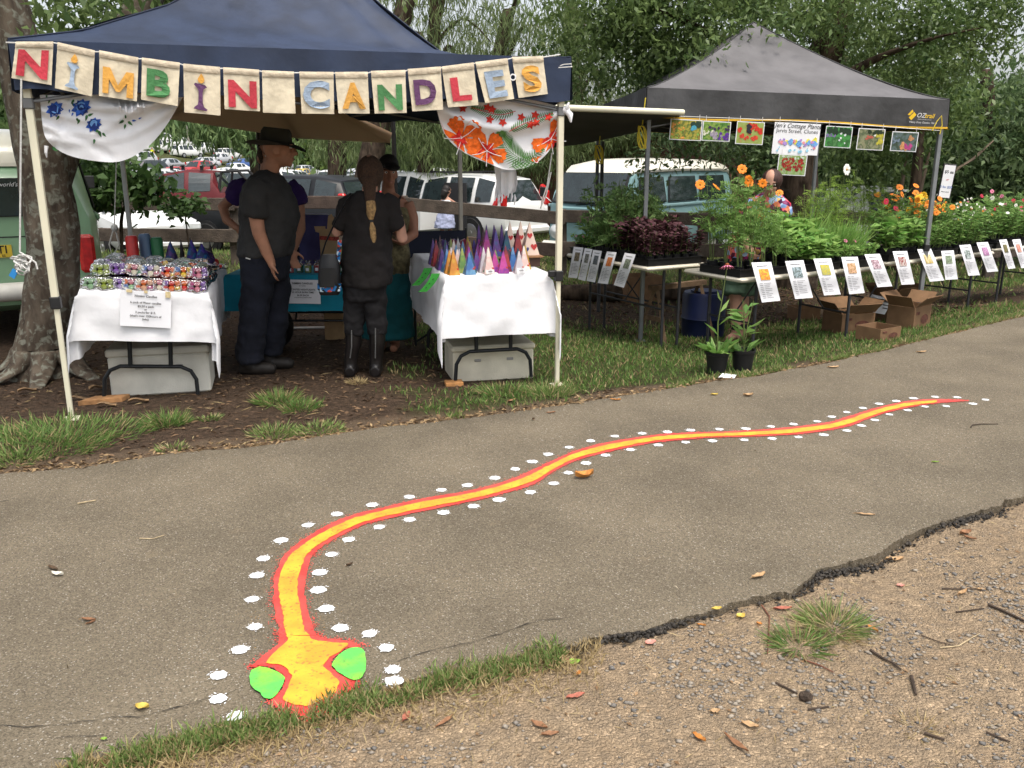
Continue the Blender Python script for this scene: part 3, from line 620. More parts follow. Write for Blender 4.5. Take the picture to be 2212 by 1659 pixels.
HIB = mat('print_orange',(.80,.14,.012),.85, var=.25, scale=40); HIR = mat('print_red',(.55,.02,.012),.85, var=.3, scale=50); FERN = mat('print_fern',(.09,.22,.06),.85, var=.3, scale=30)
hb, at2 = drape('hibiscus_sarong', 'white sarong printed with orange hibiscus and green ferns draped under the gazebo eave',[(943,222),(1000,215),(1070,212),(1140,215),(1190,225),(1222,236)],[(944,240),(962,292),(1000,328),(1060,355),(1100,367),(1150,356),(1190,320),(1220,244)], WHITEC,
              [(944,225,1220,235,12,.03),(950,240,1220,238,14,.03),(980,250,1218,240,9,.02),(955,262,1090,362,9,-.016),(1120,230,1222,236,6,-.014),(1140,260,1222,240,6,-.014),(1010,235,1180,330,10,.014)])
def ruffle(u, v, s, a, lift):
    out = [(u, v)]
    for t in np.linspace(-1,1,15):
        q = s * (1.02 - .22 * abs(t) ** 3 + .05 * math.sin(t * 14 + a * 3)) * (1 if abs(t) < .99 else .62); b = a + t * .56; out.append((u + q * math.cos(b), v + q * math.sin(b)))
    return [at2(min(1219, max(946, x)), min(y, float(np.interp(x,[944,962,1000,1060,1100,1150,1190,1220],[240,292,328,355,367,356,320,244])) - 1.5), lift) for x, y in out]
def hib(u, v, s, a0, n=5):
    for k in range(n):
        a = a0 + k * 6.283 / 5; P = ruffle(u, v, s, a,.0045 + .0004 * k); o = MB().poly(P).build('petal', HIB, hb, world=True)
        MB().poly(petal(at2, u, v, s * .55, s * .34, a,.0075)).build('throat', HIR, o, world=True)
        MB().tube([at2(u, v,.0085), at2(u + math.cos(a) * s * .4, v + math.sin(a) * s * .4 + 2,.0085), at2(u + math.cos(a) * s * .8, v + math.sin(a) * s * .8,.0085)],.0025,4).build('vein', WHITEC, o, world=True)
hib(997,298,47,-1.9); hib(1052,326,42,-.9); hib(1190,300,42,-1.1,4); hib(1160,352,14,-2.4,2)
for u, v in ((1053,232),(1063,236),(1058,258),(1086,264),(1126,253),(1156,248),(1146,270),(1158,265),(1185,253),(1000,234)):
    mb = MB()
    for k in range(5): mb.poly(petal(at2, u, v,10,6, k * 1.257 + u,.006 + .0003 * k))
    mb.build('small_flower', mat('print_scarlet',(.62,.035,.02),.85, var=.2, scale=50), hb, world=True)
def fern(pts, L, flip=1):
    P = smooth_line(pts,8); mb = MB()
    for i in range(2, len(P) - 1):
        (u, v),(u2, v2) = P[i], P[i + 1]; a = math.atan2(v2 - v, u2 - u); k = L * math.sin(math.pi * (i / len(P)) ** .7) + 3
        for s in (-1,1): mb.poly(petal(at2, u, v, k,2.6, a + s * 1.0,.0042 + .0002 * (s > 0),4))
    o = mb.build('fern', FERN, hb, world=True); MB().tube([at2(u, v,.005) for u, v in P],.002,4).build('stem', HIR if flip else FERN, o, world=True)
fern([(1114,240),(1080,248),(1045,240),(1018,232)],14); fern([(1100,284),(1130,268),(1165,255),(1195,245)],14); fern([(1170,352),(1130,345),(1100,325),(1085,300),(1080,285)],30,0); fern([(1100,362),(1140,345),(1175,320)],16,0)
k0 = at2(1222,238,.02); mb = MB(); mb.sphere(k0,(.03,.025,.03),8,6); mb.tube([k0, k0 + Vector((.03,-.02,-.03)), k0 + Vector((.035,-.02,-.08))],[.02,.022,.006],7); mb.tube([k0, k0 + Vector((.01,-.02,.02)), k0 + Vector((.02,-.02,.05))],[.016,.016,.006],7); mb.build('knot', WHITEC, hb, smooth=1, world=True)
# fringed white scarf hanging behind the sarong
sf = thing('fringed_scarf', 'plain white fringed scarf hanging behind the orange hibiscus sarong', 'scarf', Wp(1093,370, GZA, GZB,-.35))
def at3(u, v, l=0): return Wp(u, v, GZA, GZB,-.30 + .02 * math.sin(u * .35) * (v - 355) / 60 + l)
MB().grid([[at3(u + (u - 1093) * .0 + 2 * math.sin(v * .1), v + (6 * math.sin((u - 1070) * .12) if v > 400 else 0)) for v in np.linspace(352,418 + 6 * math.sin(u * .2),12)] for u in np.linspace(1070,1116,15)]).build('sheet', WHITEC, sf, smooth=1.2, world=True)
MB().grid([[at3(u, v,.02) for v in np.linspace(372,425 - abs(u - 1092),8)] for u in np.linspace(1082,1112,9)]).build('fold', WHITEC, sf, smooth=1.2, world=True)
for k in range(7):
    u = 1070 + k * 7; v0 = 412 + 8 * math.sin(k * 1.3); MB().tube([at3(u, v0,.012), at3(u + 1, v0 + 10,.014), at3(u - 1, v0 + 22,.012)],[.004,.010,.004],6).build('tassel', WHITEC, sf, smooth=1, world=True)
# ropes
ROPE = mat('rope_white',(.72,.71,.68),.9, var=.1, scale=60, bump=.6, bscale=300)
rp = thing('guy_rope', 'thin white rope with a bundled knot and blue tag hanging from the bunting corner', 'rope', Wp(45,600, GZA, GZB,.1))
q0, q1 = Wp(46,170, GZA, GZB,.1), Wp(43,545, GZA, GZB,.1)
MB().tube([q0, q0.lerp(q1,.5), q1],.005,6).build('line', ROPE, rp, world=True)
mb = MB()
for k in range(7):
    a = k * .9; c = q1 + Vector((.012 * math.cos(a * 2),0,-.045 - .012 * k % .05)); mb.tube([c + Vector((.05 * math.cos(t + a) * (1 - .08 * k),.015 * math.sin(3 * t),.03 * math.sin(t) * (1 + .1 * k))) for t in np.linspace(0,6.283,14)],.0055,5)
mb.tube([q1, q1 + Vector((.03,0,-.02)), q1 + Vector((.085,0,-.06)), q1 + Vector((.09,0,-.10))],.0055,5); mb.build('bundle', ROPE, rp, smooth=1, world=True)
MB().box(q1 + Vector((-.05,-.01,-.125)),(.035,.008,.05), rotm(0,.6,0)).build('tag', mat('tag_blue',(.03,.25,.6),.5), rp, world=True)
rp2 = thing('guy_rope', 'white rope tied in a long loop beside the rear gazebo leg', 'rope', Wp(252,560, BL, BR,.3))
q0, q1 = Wp(252,330, BL, BR,.3), Wp(247,490, BL, BR,.3); MB().tube([q0, q1],.005,6).build('line', ROPE, rp2, world=True)
q2 = Wp(243,555, BL, BR,.3); q3 = Wp(258,528, BL, BR,.3); q4 = Wp(236,528, BL, BR,.3)
MB().tube([q1, q3, q2, q4, q1 - Vector((.01,0,.02))],.007,6).build('loop', ROPE, rp2, smooth=1, world=True)
MB().sphere(q1 + Vector((0,0,-.01)),(.035,.03,.035),8,6).build('knot', ROPE, rp2, smooth=1, world=True)
rp3 = thing('guy_rope', 'loose white cord dangling from the corner leg in front of the blue van', 'rope', Wp(1180,420, GZA, GZB,-.2))
MB().tube([Wp(1192,330, GZA, GZB,-.15), Wp(1188,360, GZA, GZB,-.15), Wp(1182,400, GZA, GZB,-.15), Wp(1170,436, GZA, GZB,-.15), Wp(1168,450, GZA, GZB,-.15), Wp(1180,420, GZA, GZB,-.17), Wp(1190,372, GZA, GZB,-.17)],.005,6).build('line', ROPE, rp3, smooth=1, world=True)
rp4 = thing('guy_rope', 'short white rope loop sticking out at the navy valance corner', 'rope', Wp(1215,142, GZA, GZB,.05))
MB().tube([Wp(a, b, GZA, GZB,.05) for a, b in ((1206,143),(1218,139),(1234,138),(1236,144),(1222,145),(1206,146))],.0055,6).build('line', ROPE, rp4, smooth=1, world=True)
# ================================================================ tables, cloths and candle goods
DKSTEEL = mat('dark_steel',(.018,.02,.022),.4,.3, var=.15); TOPW = mat('table_plastic',(.66,.61,.50),.5, var=.06)
def cloth_over(L, Wd, drops, seed, n=3, z=0.0, fold=.02):
    """cloth lying on a table top L (local y, away from the front edge) by Wd (local x); drops = front, back, side, side"""
    f, b, s0, s1 = drops; h = .028
    xs = np.concatenate([np.linspace(-Wd / 2 - s0,-Wd / 2,14)[:-1], np.linspace(-Wd / 2, Wd / 2,22), np.linspace(Wd / 2, Wd / 2 + s1,14)[1:]])
    ys = np.concatenate([np.linspace(-f,0,14)[:-1], np.linspace(0, L,26), np.linspace(L, L + b,10)[1:]])
    P = []
    for x in xs:
        row = []
        for y in ys:
            ox = max(0, abs(x) - Wd / 2); sx = 1 if x > 0 else -1; oy = max(0,-y, y - L); sy = -1 if y < 0 else 1
            cx, cy = max(-Wd / 2, min(Wd / 2, x)), max(0, min(L, y))
            r = math.hypot(ox, oy); w = noise.noise((x * 5 + seed, y * 5, seed)) * .012 + noise.noise((x * 14 + seed, y * 14, seed)) * .004
            if ox > 0 and oy > 0:
                ph = math.atan2(oy, ox); q = math.sin(2 * ph); out = .02 + .075 * q * min(1, r / .3)
                a = math.pi / 4 if q > .0 else ph
                fx, fy = math.cos(ph), math.sin(ph); k = fold * 1.6 * math.sin(ph * 6) * min(1, r / .2)
                X = cx + sx * (out * (.55 + .45 * fx) + k * fy); Y = cy + sy * (out * (.55 + .45 * fy) - k * fx); Z = -r
            elif r > 0:
                u = y if ox > 0 else x; fl = .012 + .025 * r + w * (1 + 3 * r) + .008 * math.sin(u * 11 + seed) * min(1, r / .15)
                X = cx + sx * fl * (ox > 0); Y = cy + sy * fl * (oy > 0); Z = -r
            else: X, Y, Z = x, y,.003 + w * .15
            row.append((X, Y, Z + z))
        P.append(row)
    return P
def trestle(name, label, c0, c1, L, H, leg_in=.18, tops=TOPW, Wd=.74, roll=0.0, group=None, frame='U', z=None):
    """folding table: c0,c1 = ground points under the front legs; runs L away from the camera"""
    t = Vector((c1.x - c0.x, c1.y - c0.y,0)).normalized(); m = (c0 + c1) / 2; base = Vector((m.x, m.y, z if z is not None else min(c0.z, c1.z)))
    o = thing(name, label, 'table', base, math.atan2(t.y, t.x), group); o.rotation_euler = (0, roll, math.atan2(t.y, t.x))
    y0 = -leg_in
    mb = MB(); mb.box((0, y0 + L / 2, H - .02),(Wd, L,.04), b=.014); mb.build('tabletop', tops, o, smooth=.7)
    for k, yy in enumerate((0, L - 2 * leg_in)):
        w = Wd / 2 - .07
        if frame == 'U':
            mb = MB(); zb = .22; ww = w
            mb.tube([(-ww, yy,0),(-ww + .01, yy, zb - .09),(-ww + .045, yy, zb - .03),(-ww + .11, yy, zb),(ww - .11, yy, zb),(ww - .045, yy, zb - .03),(ww - .01, yy, zb - .09),(ww, yy,0)],.014,8)
            mb.build('foot_bar', DKSTEEL, o, smooth=1)
            for s in (-1,1): MB().tube([(s * .13, yy, zb),(s * .13, yy, H - .04)],.015,8).build('leg', DKSTEEL, o, smooth=1)
            MB().tube([(0, yy + .03, H - .06),(.0, yy + (.28 if k == 0 else -.28), H - .05)],.008,6).build('brace', DKSTEEL, o, smooth=1)
            for s in (-1,1): MB().tube([(s * .13, yy,.42),(s * .02, yy + (.35 if k == 0 else -.35), H - .05)],.006,6).build('brace', DKSTEEL, o, smooth=1)
        else:
            for s in (-1,1): MB().tube([(s * w, yy,0),(s * w, yy, H - .04)],.014,8).build('leg', DKSTEEL, o, smooth=1)
            MB().tube([(-w, yy,.30),(w, yy,.30)],.010,8).build('stretcher', DKSTEEL, o, smooth=1)
            MB().tube([(0, yy,.30),(0, yy + (.32 if k == 0 else -.32), H - .05)],.008,6).build('brace', DKSTEEL, o, smooth=1)
    o['_'] = 0; del o['_']; return o
def M_of(o): return chain(o)
# ---- table of candle packs
c0, c1 = G(228,858), G(428,858); tl = Vector((math.cos(.26), math.sin(.26),0)); mid = (c0 + c1) / 2
c0, c1 = mid - tl * .3, mid + tl * .3
T1 = trestle('trestle_table', 'folding table holding bagged candle packs beside the lichened tree', c0, c1,1.7,.76,.16, Wd=.75, roll=R(4.0))
TC1 = thing('tablecloth', 'white cotton cloth under the piled candle packs with a price sheet', 'tablecloth', T1.location); TC1.rotation_euler = T1.rotation_euler
MB().grid(cloth_over(1.72,.78,(.33,.10,.46,.46),3.0, z=.765)).build('sheet', WHITEC, TC1, smooth=1.3).location = (0,-.17,0)
M1 = M_of(T1)
def paper(name, label, cat, M, w, h, lines, tapes=(), mtr=None, group=None, hd=.0022, bold=.004):
    """printed sheet in local x (right) / z (up) plane facing -y"""
    o = thing(name, label, cat, M.translation, group=group); o.rotation_euler = M.to_euler()
    MB().grid([[(x * w / 8,-.004 * math.sin(x * .8 + 1) * (z / 6 - .2), z * h / 6) for z in range(-3,4)] for x in range(-4,5)]).build('sheet', mtr or mat('paper_white',(.8,.8,.83),.8, var=.03), o, smooth=1)
    MX = Matrix.Rotation(math.pi / 2,4, 'X')
    for st, zz, sz, *rest in lines:
        mb = MB(); mb.text(st, sz, Matrix.Translation((rest[0] if rest else 0,-.0075, zz)) @ MX, bold=.02); mb.build('print', mat('ink_black',(.012,.012,.014),.8) if len(rest) < 2 else rest[1], o)
    for (x, z, a, b) in tapes: MB().box((x,-.009, z),(a,.002, b), b=.0006).build('tape', mat('masking_tape',(.62,.50,.28),.7, var=.15, scale=60), o)
    return o
Mp = M1 @ Matrix.Translation((.01,-.215,.655)) @ rotm(R(-2), R(2.2),0)
paper('price_sheet', 'white A4 sheet advertising candle packs taped to the tablecloth front', 'paper sign', Mp,.31,.235,
      [('Nimbin Candles',.085,.021),('6 pack of 9hour candles',.042,.0195),('$5.50 a pack',.018,.0195),('or',-.002,.018),('3 packs for $15.',-.022,.0195),("(that's over 150hours of",-.046,.0195),('light)',-.068,.0195)],[(-.10,.115,.035,.02),(0,.115,.02,.018),(.135,.105,.032,.04)])
# wooden wedge under a foot
wz = thing('wood_wedge', 'split timber wedge under the foot of the candle pack table', 'wood', c0 + Vector((-.0,-.04,0)),.3)
MB().slab([(-.14,-.06,0),(.13,-.04,0),(.17,.05,0),(-.05,.06,0)],.03,(0,0,1)).build('block', mat('raw_wood',(.33,.17,.07),.85, var=.3, scale=20), wz)
# white foam box under the table
def foam_box(label, loc, rz, L, Wd, H, col=(.62,.60,.52), lid=True, rot=None):
    o = thing('storage_box', label, 'box', loc, rz); m = mat('foam_box_%.2f' % col[0], col,.8, var=.12, scale=5, bump=.2, bscale=90)
    MB().box((0,0, H * .42),(L, Wd, H * .84), b=.012).build('body', m, o)
    if lid: MB().box((0,0, H * .92),(L + .02, Wd + .02, H * .16), b=.012).build('lid', m, o)
    for s in (-1,1): MB().box((s * L * .2,-Wd / 2 - .004, H * .6),(.05,.012,.02), b=.003).build('latch', mat('box_latch',(.3,.29,.27),.6), o)
    return o
pb = M1 @ Vector((.06,.28,0)); foam_box('dusty white lidded box standing under the candle pack table',(pb.x, pb.y, zt(pb.x, pb.y)),.26,.66,.42,.34)
cols = {'lime': (.30,.38,.05), 'mint': (.28,.48,.26), 'purple': (.22,.09,.40), 'red': (.62,.035,.03), 'navy': (.03,.05,.22), 'blue': (.05,.15,.45), 'orange': (.75,.16,.03), 'yellow': (.75,.50,.05), 'pink': (.62,.22,.28), 'magenta': (.42,.03,.18), 'cream': (.72,.66,.50), 'green': (.05,.26,.12), 'peach': (.7,.36,.2), 'lilac': (.4,.3,.55)}
WAX = {k: mat('wax_' + k, tuple(x * .78 for x in v),.4, var=.1, scale=30) for k, v in cols.items()}
FILM = film_mat('cellophane',(1,1,1),.13)
def candle_pack(label, loc, rz, cs, M, tilt=0.0, L=.15, group='bagged candle packs on the table'):
    """six stubby candles lying in a clear bag, ends to the front, twisted tail behind"""
    o = thing('candle_pack', label, 'candles', loc, group=group); o.rotation_euler = (M.to_3x3().to_4x4() @ rotm(tilt,0, rz)).to_euler(); r = .0185; k = 0
    for zr in range(2):
        for xc in range(3):
            mb = MB(); mb.lathe([(0,-.002),(r * .85,0),(r,.004),(r, L),(r * .9, L + .004),(0, L + .004)],10, M=rotm(R(-90)), c=((xc - 1) * 2.05 * r,0, r + zr * 1.95 * r)); mb.build('candle', WAX[cs[k % len(cs)]], o, smooth=.7); k += 1
    rings = []
    for y, sx, sz in ((-.012,.3,.4),(-.008,.95,.95),(.03,1.08,1.08),(.08,1.1,1.05),(L,1.06,1.1),(L + .03,.7,.8),(L + .06,.9,.35)):
        rings.append([(3.3 * r * sx * math.copysign(abs(math.cos(t)) ** .7, math.cos(t)) * (1 + .05 * math.sin(7 * t + y * 90)), y + .004 * math.sin(5 * t),2 * r + 2.15 * r * sz * math.copysign(abs(math.sin(t)) ** .7, math.sin(t)) * (1 + .05 * math.sin(6 * t + y * 70))) for t in np.linspace(0,6.283,19)[:-1]])
    MB().loft(rings, caps=False).build('bag', FILM, o, smooth=1.5); return o
packs = {}
mixes = [['lime'],['lime'],['purple', 'lilac'],['purple'],['blue', 'mint', 'magenta', 'orange', 'pink'],['orange', 'peach', 'magenta', 'cream'],['pink', 'cream', 'green', 'peach'],['lilac', 'cream', 'pink', 'blue'],['red', 'orange', 'yellow', 'purple'],['orange', 'red', 'magenta', 'green'],['magenta', 'pink', 'purple'],['mint'],['red'],['navy', 'blue'],['blue', 'mint', 'navy'],['orange', 'yellow', 'peach', 'blue']]
nmn = {('lime',): 'lime green',('purple', 'lilac'): 'purple and lilac',('purple',): 'deep purple',('mint',): 'pale mint',('red',): 'bright red',('navy', 'blue'): 'navy and blue'}
def pk_label(cs): return 'clear bag of %s candles piled on the white cloth' % (nmn.get(tuple(cs)) or '-'.join(cs[:3]))
rr = random.Random(4)
rows = [(-.155,.78,[11,0,2,4,5,6,8,9,10]),(-.11,.862,[1,3,6,7,8,15,10]),(.06,.78,[13,12,4,14,5,6,9,15,10]),(.08,.862,[2,12,14,13,15,6,9,10]),(.27,.78,[2,13,14,7,5,9,15,8]),(.30,.855,[3,12,14,8,5]),(.5,.78,[2,4,5,10,6,8,13])]
rown = ['in the bottom row at the cloth front', 'stacked on the front row of packs', 'in the second row from the cloth front', 'stacked on the second row', 'in the third row back', 'stacked on the third row', 'in the last row before the tapers']
for ri,(y, z, ids) in enumerate(rows):
    n = len(ids)
    for i, c in enumerate(ids):
        x = -.36 + .72 * (i + .5) / n + rr.uniform(-.008,.008); x = max(-.34, min(.34, x)) + (.03 if z > .83 else 0)
        loc = M1 @ Vector((x, y + rr.uniform(-.015,.035), z - .012 + (rr.uniform(0,.014) if z > .8 else 0))); cs = mixes[c]
        lb = pk_label(cs).replace('piled on the white cloth', rown[ri])
        if c not in packs: packs[c] = candle_pack(lb, loc, rr.uniform(-.1,.1), cs, M1)
        else:
            d = dup(packs[c], loc, label=lb); d.rotation_euler = (M1.to_3x3().to_4x4() @ rotm(rr.uniform(-.08,.10), rr.uniform(-.16,.16), rr.uniform(-.32,.32))).to_euler()
# bags of thin tapers behind the packs
for i,(x, y, cs, rz) in enumerate([(-.15,.68,['cream', 'peach', 'orange'],-.5),(.0,.72,['orange', 'red', 'peach'],-.7),(.12,.74,['purple', 'orange', 'blue'],-.85),(.22,.72,['navy', 'red', 'purple'],-.95),(-.27,.66,['magenta', 'purple', 'lilac'],-.3),(.3,.64,['yellow', 'peach', 'cream'],-1.0)]):
    loc = M1 @ Vector((x, y,.80)); o = thing('taper_bundle', 'cellophane bag of thin %s taper candles tied with a red twist' % ' and '.join(cs[:2]), 'candles', loc, group='bags of taper candles'); o.rotation_euler = (M1.to_3x3().to_4x4() @ rotm(R(8),0, rz)).to_euler()
    for k in range(9): MB().tube([((k % 5 - 2) * .011,-.17 + .01 * (k % 3),.005 + .012 * (k // 5)),((k % 5 - 2) * .009,.12,.008 + .012 * (k // 5))],[.0055,.004],6).build('taper', WAX[cs[k % 3]], o, smooth=1)
    MB().loft([[(a * math.cos(t), y,.015 + b * math.sin(t)) for t in np.linspace(0,6.283,13)[:-1]] for y, a, b in ((-.18,.03,.02),(-.05,.042,.026),(.1,.036,.024),(.15,.012,.01),(.2,.03,.02))], caps=False).build('bag', FILM, o, smooth=1.5)
    MB().sphere((0,.15,.02),.014,8,6).build('twist_tie', WAX['red'], o, smooth=1)
# standing candles at the back of that table
def pillar(label, x, y, r, h, m, shape='pillar', base=M1):
    loc = base @ Vector((x, y,.775)); o = thing('pillar_candle' if shape == 'pillar' else 'candle', label, 'candle', loc)
    pr = {'pillar': [(0,0),(r,0),(r, h * .93),(r * .8, h),(0, h * .99)], 'drop': [(0,0),(r * .9,0),(r, h * .35),(r * .7, h * .6),(r * .25, h * .88),(0, h)], 'ball': [(0,0),(r * .6,.0),(r * .95, h * .3),(r, h * .5),(r * .85, h * .8),(r * .3, h),(0, h)]}[shape]
    MB().lathe(pr,16).build('wax', m, o, smooth=.8); MB().tube([(0,0, h * .97),(.002,0, h + .012)],.0015,5).build('wick', mat('wick',(.25,.22,.18),.9), o); return o
PUR = ramp_mat('wax_marble_purple',['2b1a4a', '4a2a70', '1d3a6a', '3a2a55'],30); BLU = ramp_mat('wax_marble_blue',['123a7a', '0e2a5a', '3a2a80', '1a5a8a'],30)
pillar('tall scarlet pillar candle at the back of the pack table',-.22,.95,.045,.25, WAX['red']); pillar('tall dusty blue pillar candle beside the scarlet one',-.14,1.05,.045,.26, mat('wax_dusty',(.10,.16,.26),.5)); pillar('tall dark green pillar candle behind the packs',-.05,1.02,.045,.24, mat('wax_dkgreen',(.02,.14,.05),.5))
pillar('purple teardrop candle beside the dark green pillar',.05,1.0,.05,.22, PUR, 'drop'); pillar('blue teardrop candle with a magenta tip',.2,1.08,.05,.23, BLU, 'drop'); pillar('marbled blue and violet teardrop candle',.28,1.02,.06,.21, BLU, 'drop'); pillar('round violet candle lying among cellophane',.33,.85,.055,.11, PUR, 'ball')
for i,(x, y) in enumerate(((.08,.86),(.2,.88),(.46,1.25),(.40,1.1))): pillar(['small pink wrapped ball candle', 'small lilac wrapped ball candle', 'small red round candle near the teal cloth', 'large dark violet globe candle'][i] + ' on the pack table', x - (.12 if i > 1 else 0), y,[.04,.04,.045,.085][i],[.08,.08,.07,.15][i],[WAX['pink'], WAX['lilac'], WAX['red'], PUR][i], 'ball')
for i in range(5): pillar('slim dark candle, %s from the teal cloth, behind the violet globe' % ('fifth', 'fourth', 'third', 'second', 'first')[i],.02 + .075 * i,1.3 + .03 * (i % 2),.02,.19 + .02 * (i % 3), mat('wax_black',(.02,.016,.02),.5), 'drop')['group'] = 'slim dark candles'
# ---- teal table between the two white ones
TA, TB = Zp(500,578,.66), Zp(762,578,.66); tt = Vector((TB.x - TA.x, TB.y - TA.y,0)).normalized(); tm = (TA + TB) / 2
gA, gB = tm - tt * .3, tm + tt * .3; zg = zt(tm.x, tm.y); T2 = trestle('trestle_table', 'folding table under a teal cloth holding jars', Vector((gA.x, gA.y, zg)), Vector((gB.x, gB.y, zg)),.62,.70,.1, Wd=(TB - TA).length, frame='H')
TC2 = thing('tablecloth', 'teal cotton cloth with a scented candle notice on its front', 'tablecloth', T2.location); TC2.rotation_euler = T2.rotation_euler
wd2 = (TB - TA).length + .04; MB().grid(cloth_over(.66, wd2,(.30,.2,.25,.25),8.0, z=.706)).build('sheet', mat('teal_cotton',(.008,.23,.33),.9, var=.12, scale=6, bump=.1, bscale=300), TC2, smooth=1.3).location = (0,-.12,0)
M2 = M_of(T2)
paper('notice_sheet', 'white notice for scented night lights pinned to the teal cloth', 'paper sign', M2 @ Matrix.Translation((.12,-.165,.575)) @ rotm(0, R(1),0),.29,.20,[('NIMBIN CANDLES',.07,.021),('in a tumbler',.05,.011),('SCENTED NIGHTLIGHTS',.018,.019),('25 HOUR BURN TIME',-.005,.019),('$6.00 EACH',-.03,.019),('unique fragrances all made in the village',-.047,.009)])
GLASSJ = film_mat('jar_glass',(.95,.97,.95),.1)
for i in range(7):
    x = -.02 + .075 * i; loc = M2 @ Vector((x,.02 + .02 * (i % 2),.71)); k = ['red', 'green', 'lime', 'red', 'red', 'magenta', 'green'][i]
    o = thing('candle_jar', 'cellophane-topped glass of %s wax, %s from the handbag, on the teal cloth' % (k,('seventh', 'sixth', 'fifth', 'fourth', 'third', 'second', 'first')[i]), 'jar', loc, group='wrapped candle jars')
    MB().lathe([(0,.004),(.028,.004),(.03,.06),(0,.06)],12).build('wax', WAX[k], o, smooth=.8); MB().lathe([(.029,0),(.031,.07)],12).build('glass', GLASSJ, o, smooth=1); MB().box((0,-.032,.03),(.025,.002,.025)).build('sticker', mat('paper_white'), o)
    MB().loft([[(r * math.cos(t) * (1 + .2 * math.sin(5 * t)), r * math.sin(t), z) for t in np.linspace(0,6.283,15)[:-1]] for r, z in ((.03,.07),(.012,.082),(.03,.105))], caps=False).build('wrapper', FILM, o, smooth=1.5)
# ---- table of pyramid candles
c0, c1 = G(1002,833), G(1162,820); mid = (c0 + c1) / 2 - tl * .06; c0, c1 = mid - tl * .3, mid + tl * .3
T3 = trestle('trestle_table', 'folding table of pyramid candles by the cream corner leg', c0, c1,1.5,.79,.14, Wd=.72)
TC3 = thing('tablecloth', 'white cotton cloth hanging in points around the pyramid candle table', 'tablecloth', T3.location); TC3.rotation_euler = T3.rotation_euler
MB().grid(cloth_over(1.52,.74,(.43,.2,.46,.46),5.0, z=.795)).build('sheet', WHITEC, TC3, smooth=1.3).location = (0,-.15,0)
M3 = M_of(T3)
wz = thing('wood_block', 'small sawn timber block under the pyramid table foot', 'wood', c0 + Vector((0,-.02,0)),.2); MB().box((0,0,.02),(.13,.10,.04), b=.004).build('block', mat('sawn_pine',(.42,.20,.07),.8, var=.25, scale=25), wz); T3.location.z += .03; TC3.location.z += .03; M3 = M_of(T3)
pb = M3 @ Vector((.03,.30,0)); foam_box('scuffed cream foam box under the pyramid candle table',(pb.x, pb.y, zt(pb.x, pb.y)),.24,.62,.40,.28,(.66,.61,.48), True)
pals = [['e8b93a', 'd8862a', 'e8a030', 'e8d36a'],['4a8ac8', '3a70b8', '7ab0d8', '5a98d0'],['e8d8d0', 'e0b8b0', 'f0e8e0', 'e8c8b8'],['c02a8a', 'd84aa8', '8a2aa0', 'c83a90'],['a82a3a', 'c03a3a', '7a1a3a', '982a48'],['2a7a7a', '2a5a8a', '1a4a5a', '2a8a6a'],['5a3a8a', '4a2a80', '6a3a98', '3a2a70'],['9ab84a', '6a9a5a', 'b8c060', '7aa048'],['d8b030', 'c89020', 'e0c050', 'd0a028'],['5a2a30', '6a3038', '3a1a2a', '70404a'],['c8c8c8', 'c0b8c0', 'd8d0d0', 'b8b0b8'],['4a70b0', '7a3a9a', '5a58b0', '3a60a0']]
pnames = ['yellow and orange', 'sky blue', 'cream and pink', 'magenta', 'crimson', 'teal', 'violet', 'olive green', 'mustard', 'maroon', 'silver white', 'blue and purple']
SPK = ['c83a2a', '2a4aa0', 'e8c84a', '3a8a5a', '8a3a90', 'e8e0d8', 'd07a30', '203060']
def wax_pyr(i):
    m = ramp_mat('wax_pyr_%d' % i,[tuple(x * (.62 if i not in (2,10) else .8) + .012 for x in lin(c)) for c in pals[i]],14,.42, kind='NOISE'); t = m.node_tree; N = t.nodes; L = t.links; p = N['Principled BSDF']; src = p.inputs['Base Color'].links[0].from_socket
    tc = N.new('ShaderNodeTexCoord'); v = N.new('ShaderNodeTexVoronoi'); v.inputs['Scale'].default_value = 42; L.new(tc.outputs['Object'], v.inputs['Vector'])
    sp = N.new('ShaderNodeSeparateColor'); L.new(v.outputs['Color'], sp.inputs[0]); cr = N.new('ShaderNodeValToRGB'); cr.color_ramp.interpolation = 'CONSTANT'
    for k, c in enumerate(SPK):
        e = cr.color_ramp.elements[k] if k < 2 else cr.color_ramp.elements.new(k / 8)
        e.position = k / 8; e.color = (*[x * .7 for x in lin(c)],1)
    L.new(sp.outputs[0], cr.inputs[0])
    # chips of coloured wax sit in the lower half, thinning out upwards
    xyz = N.new('ShaderNodeSeparateXYZ'); L.new(tc.outputs['Object'], xyz.inputs[0]); mr = N.new('ShaderNodeMapRange'); mr.inputs[1].default_value = .015; mr.inputs[2].default_value = .13; mr.inputs[3].default_value = .62; mr.inputs[4].default_value = 1.02; L.new(xyz.outputs[2], mr.inputs[0])
    gt_ = N.new('ShaderNodeMath'); gt_.operation = 'GREATER_THAN'; L.new(sp.outputs[1], gt_.inputs[0]); L.new(mr.outputs[0], gt_.inputs[1])
    lt = N.new('ShaderNodeMath'); lt.operation = 'LESS_THAN'; lt.inputs[1].default_value = .42; L.new(v.outputs['Distance'], lt.inputs[0]); mu = N.new('ShaderNodeMath'); mu.operation = 'MULTIPLY'; L.new(gt_.outputs[0], mu.inputs[0]); L.new(lt.outputs[0], mu.inputs[1])
    mx = N.new('ShaderNodeMix'); mx.data_type = 'RGBA'; L.new(mu.outputs[0], mx.inputs[0]); L.new(src, mx.inputs[6]); L.new(cr.outputs[0], mx.inputs[7]); L.new(mx.outputs[2], p.inputs['Base Color']); return m
PYM = [wax_pyr(i) for i in range(12)]
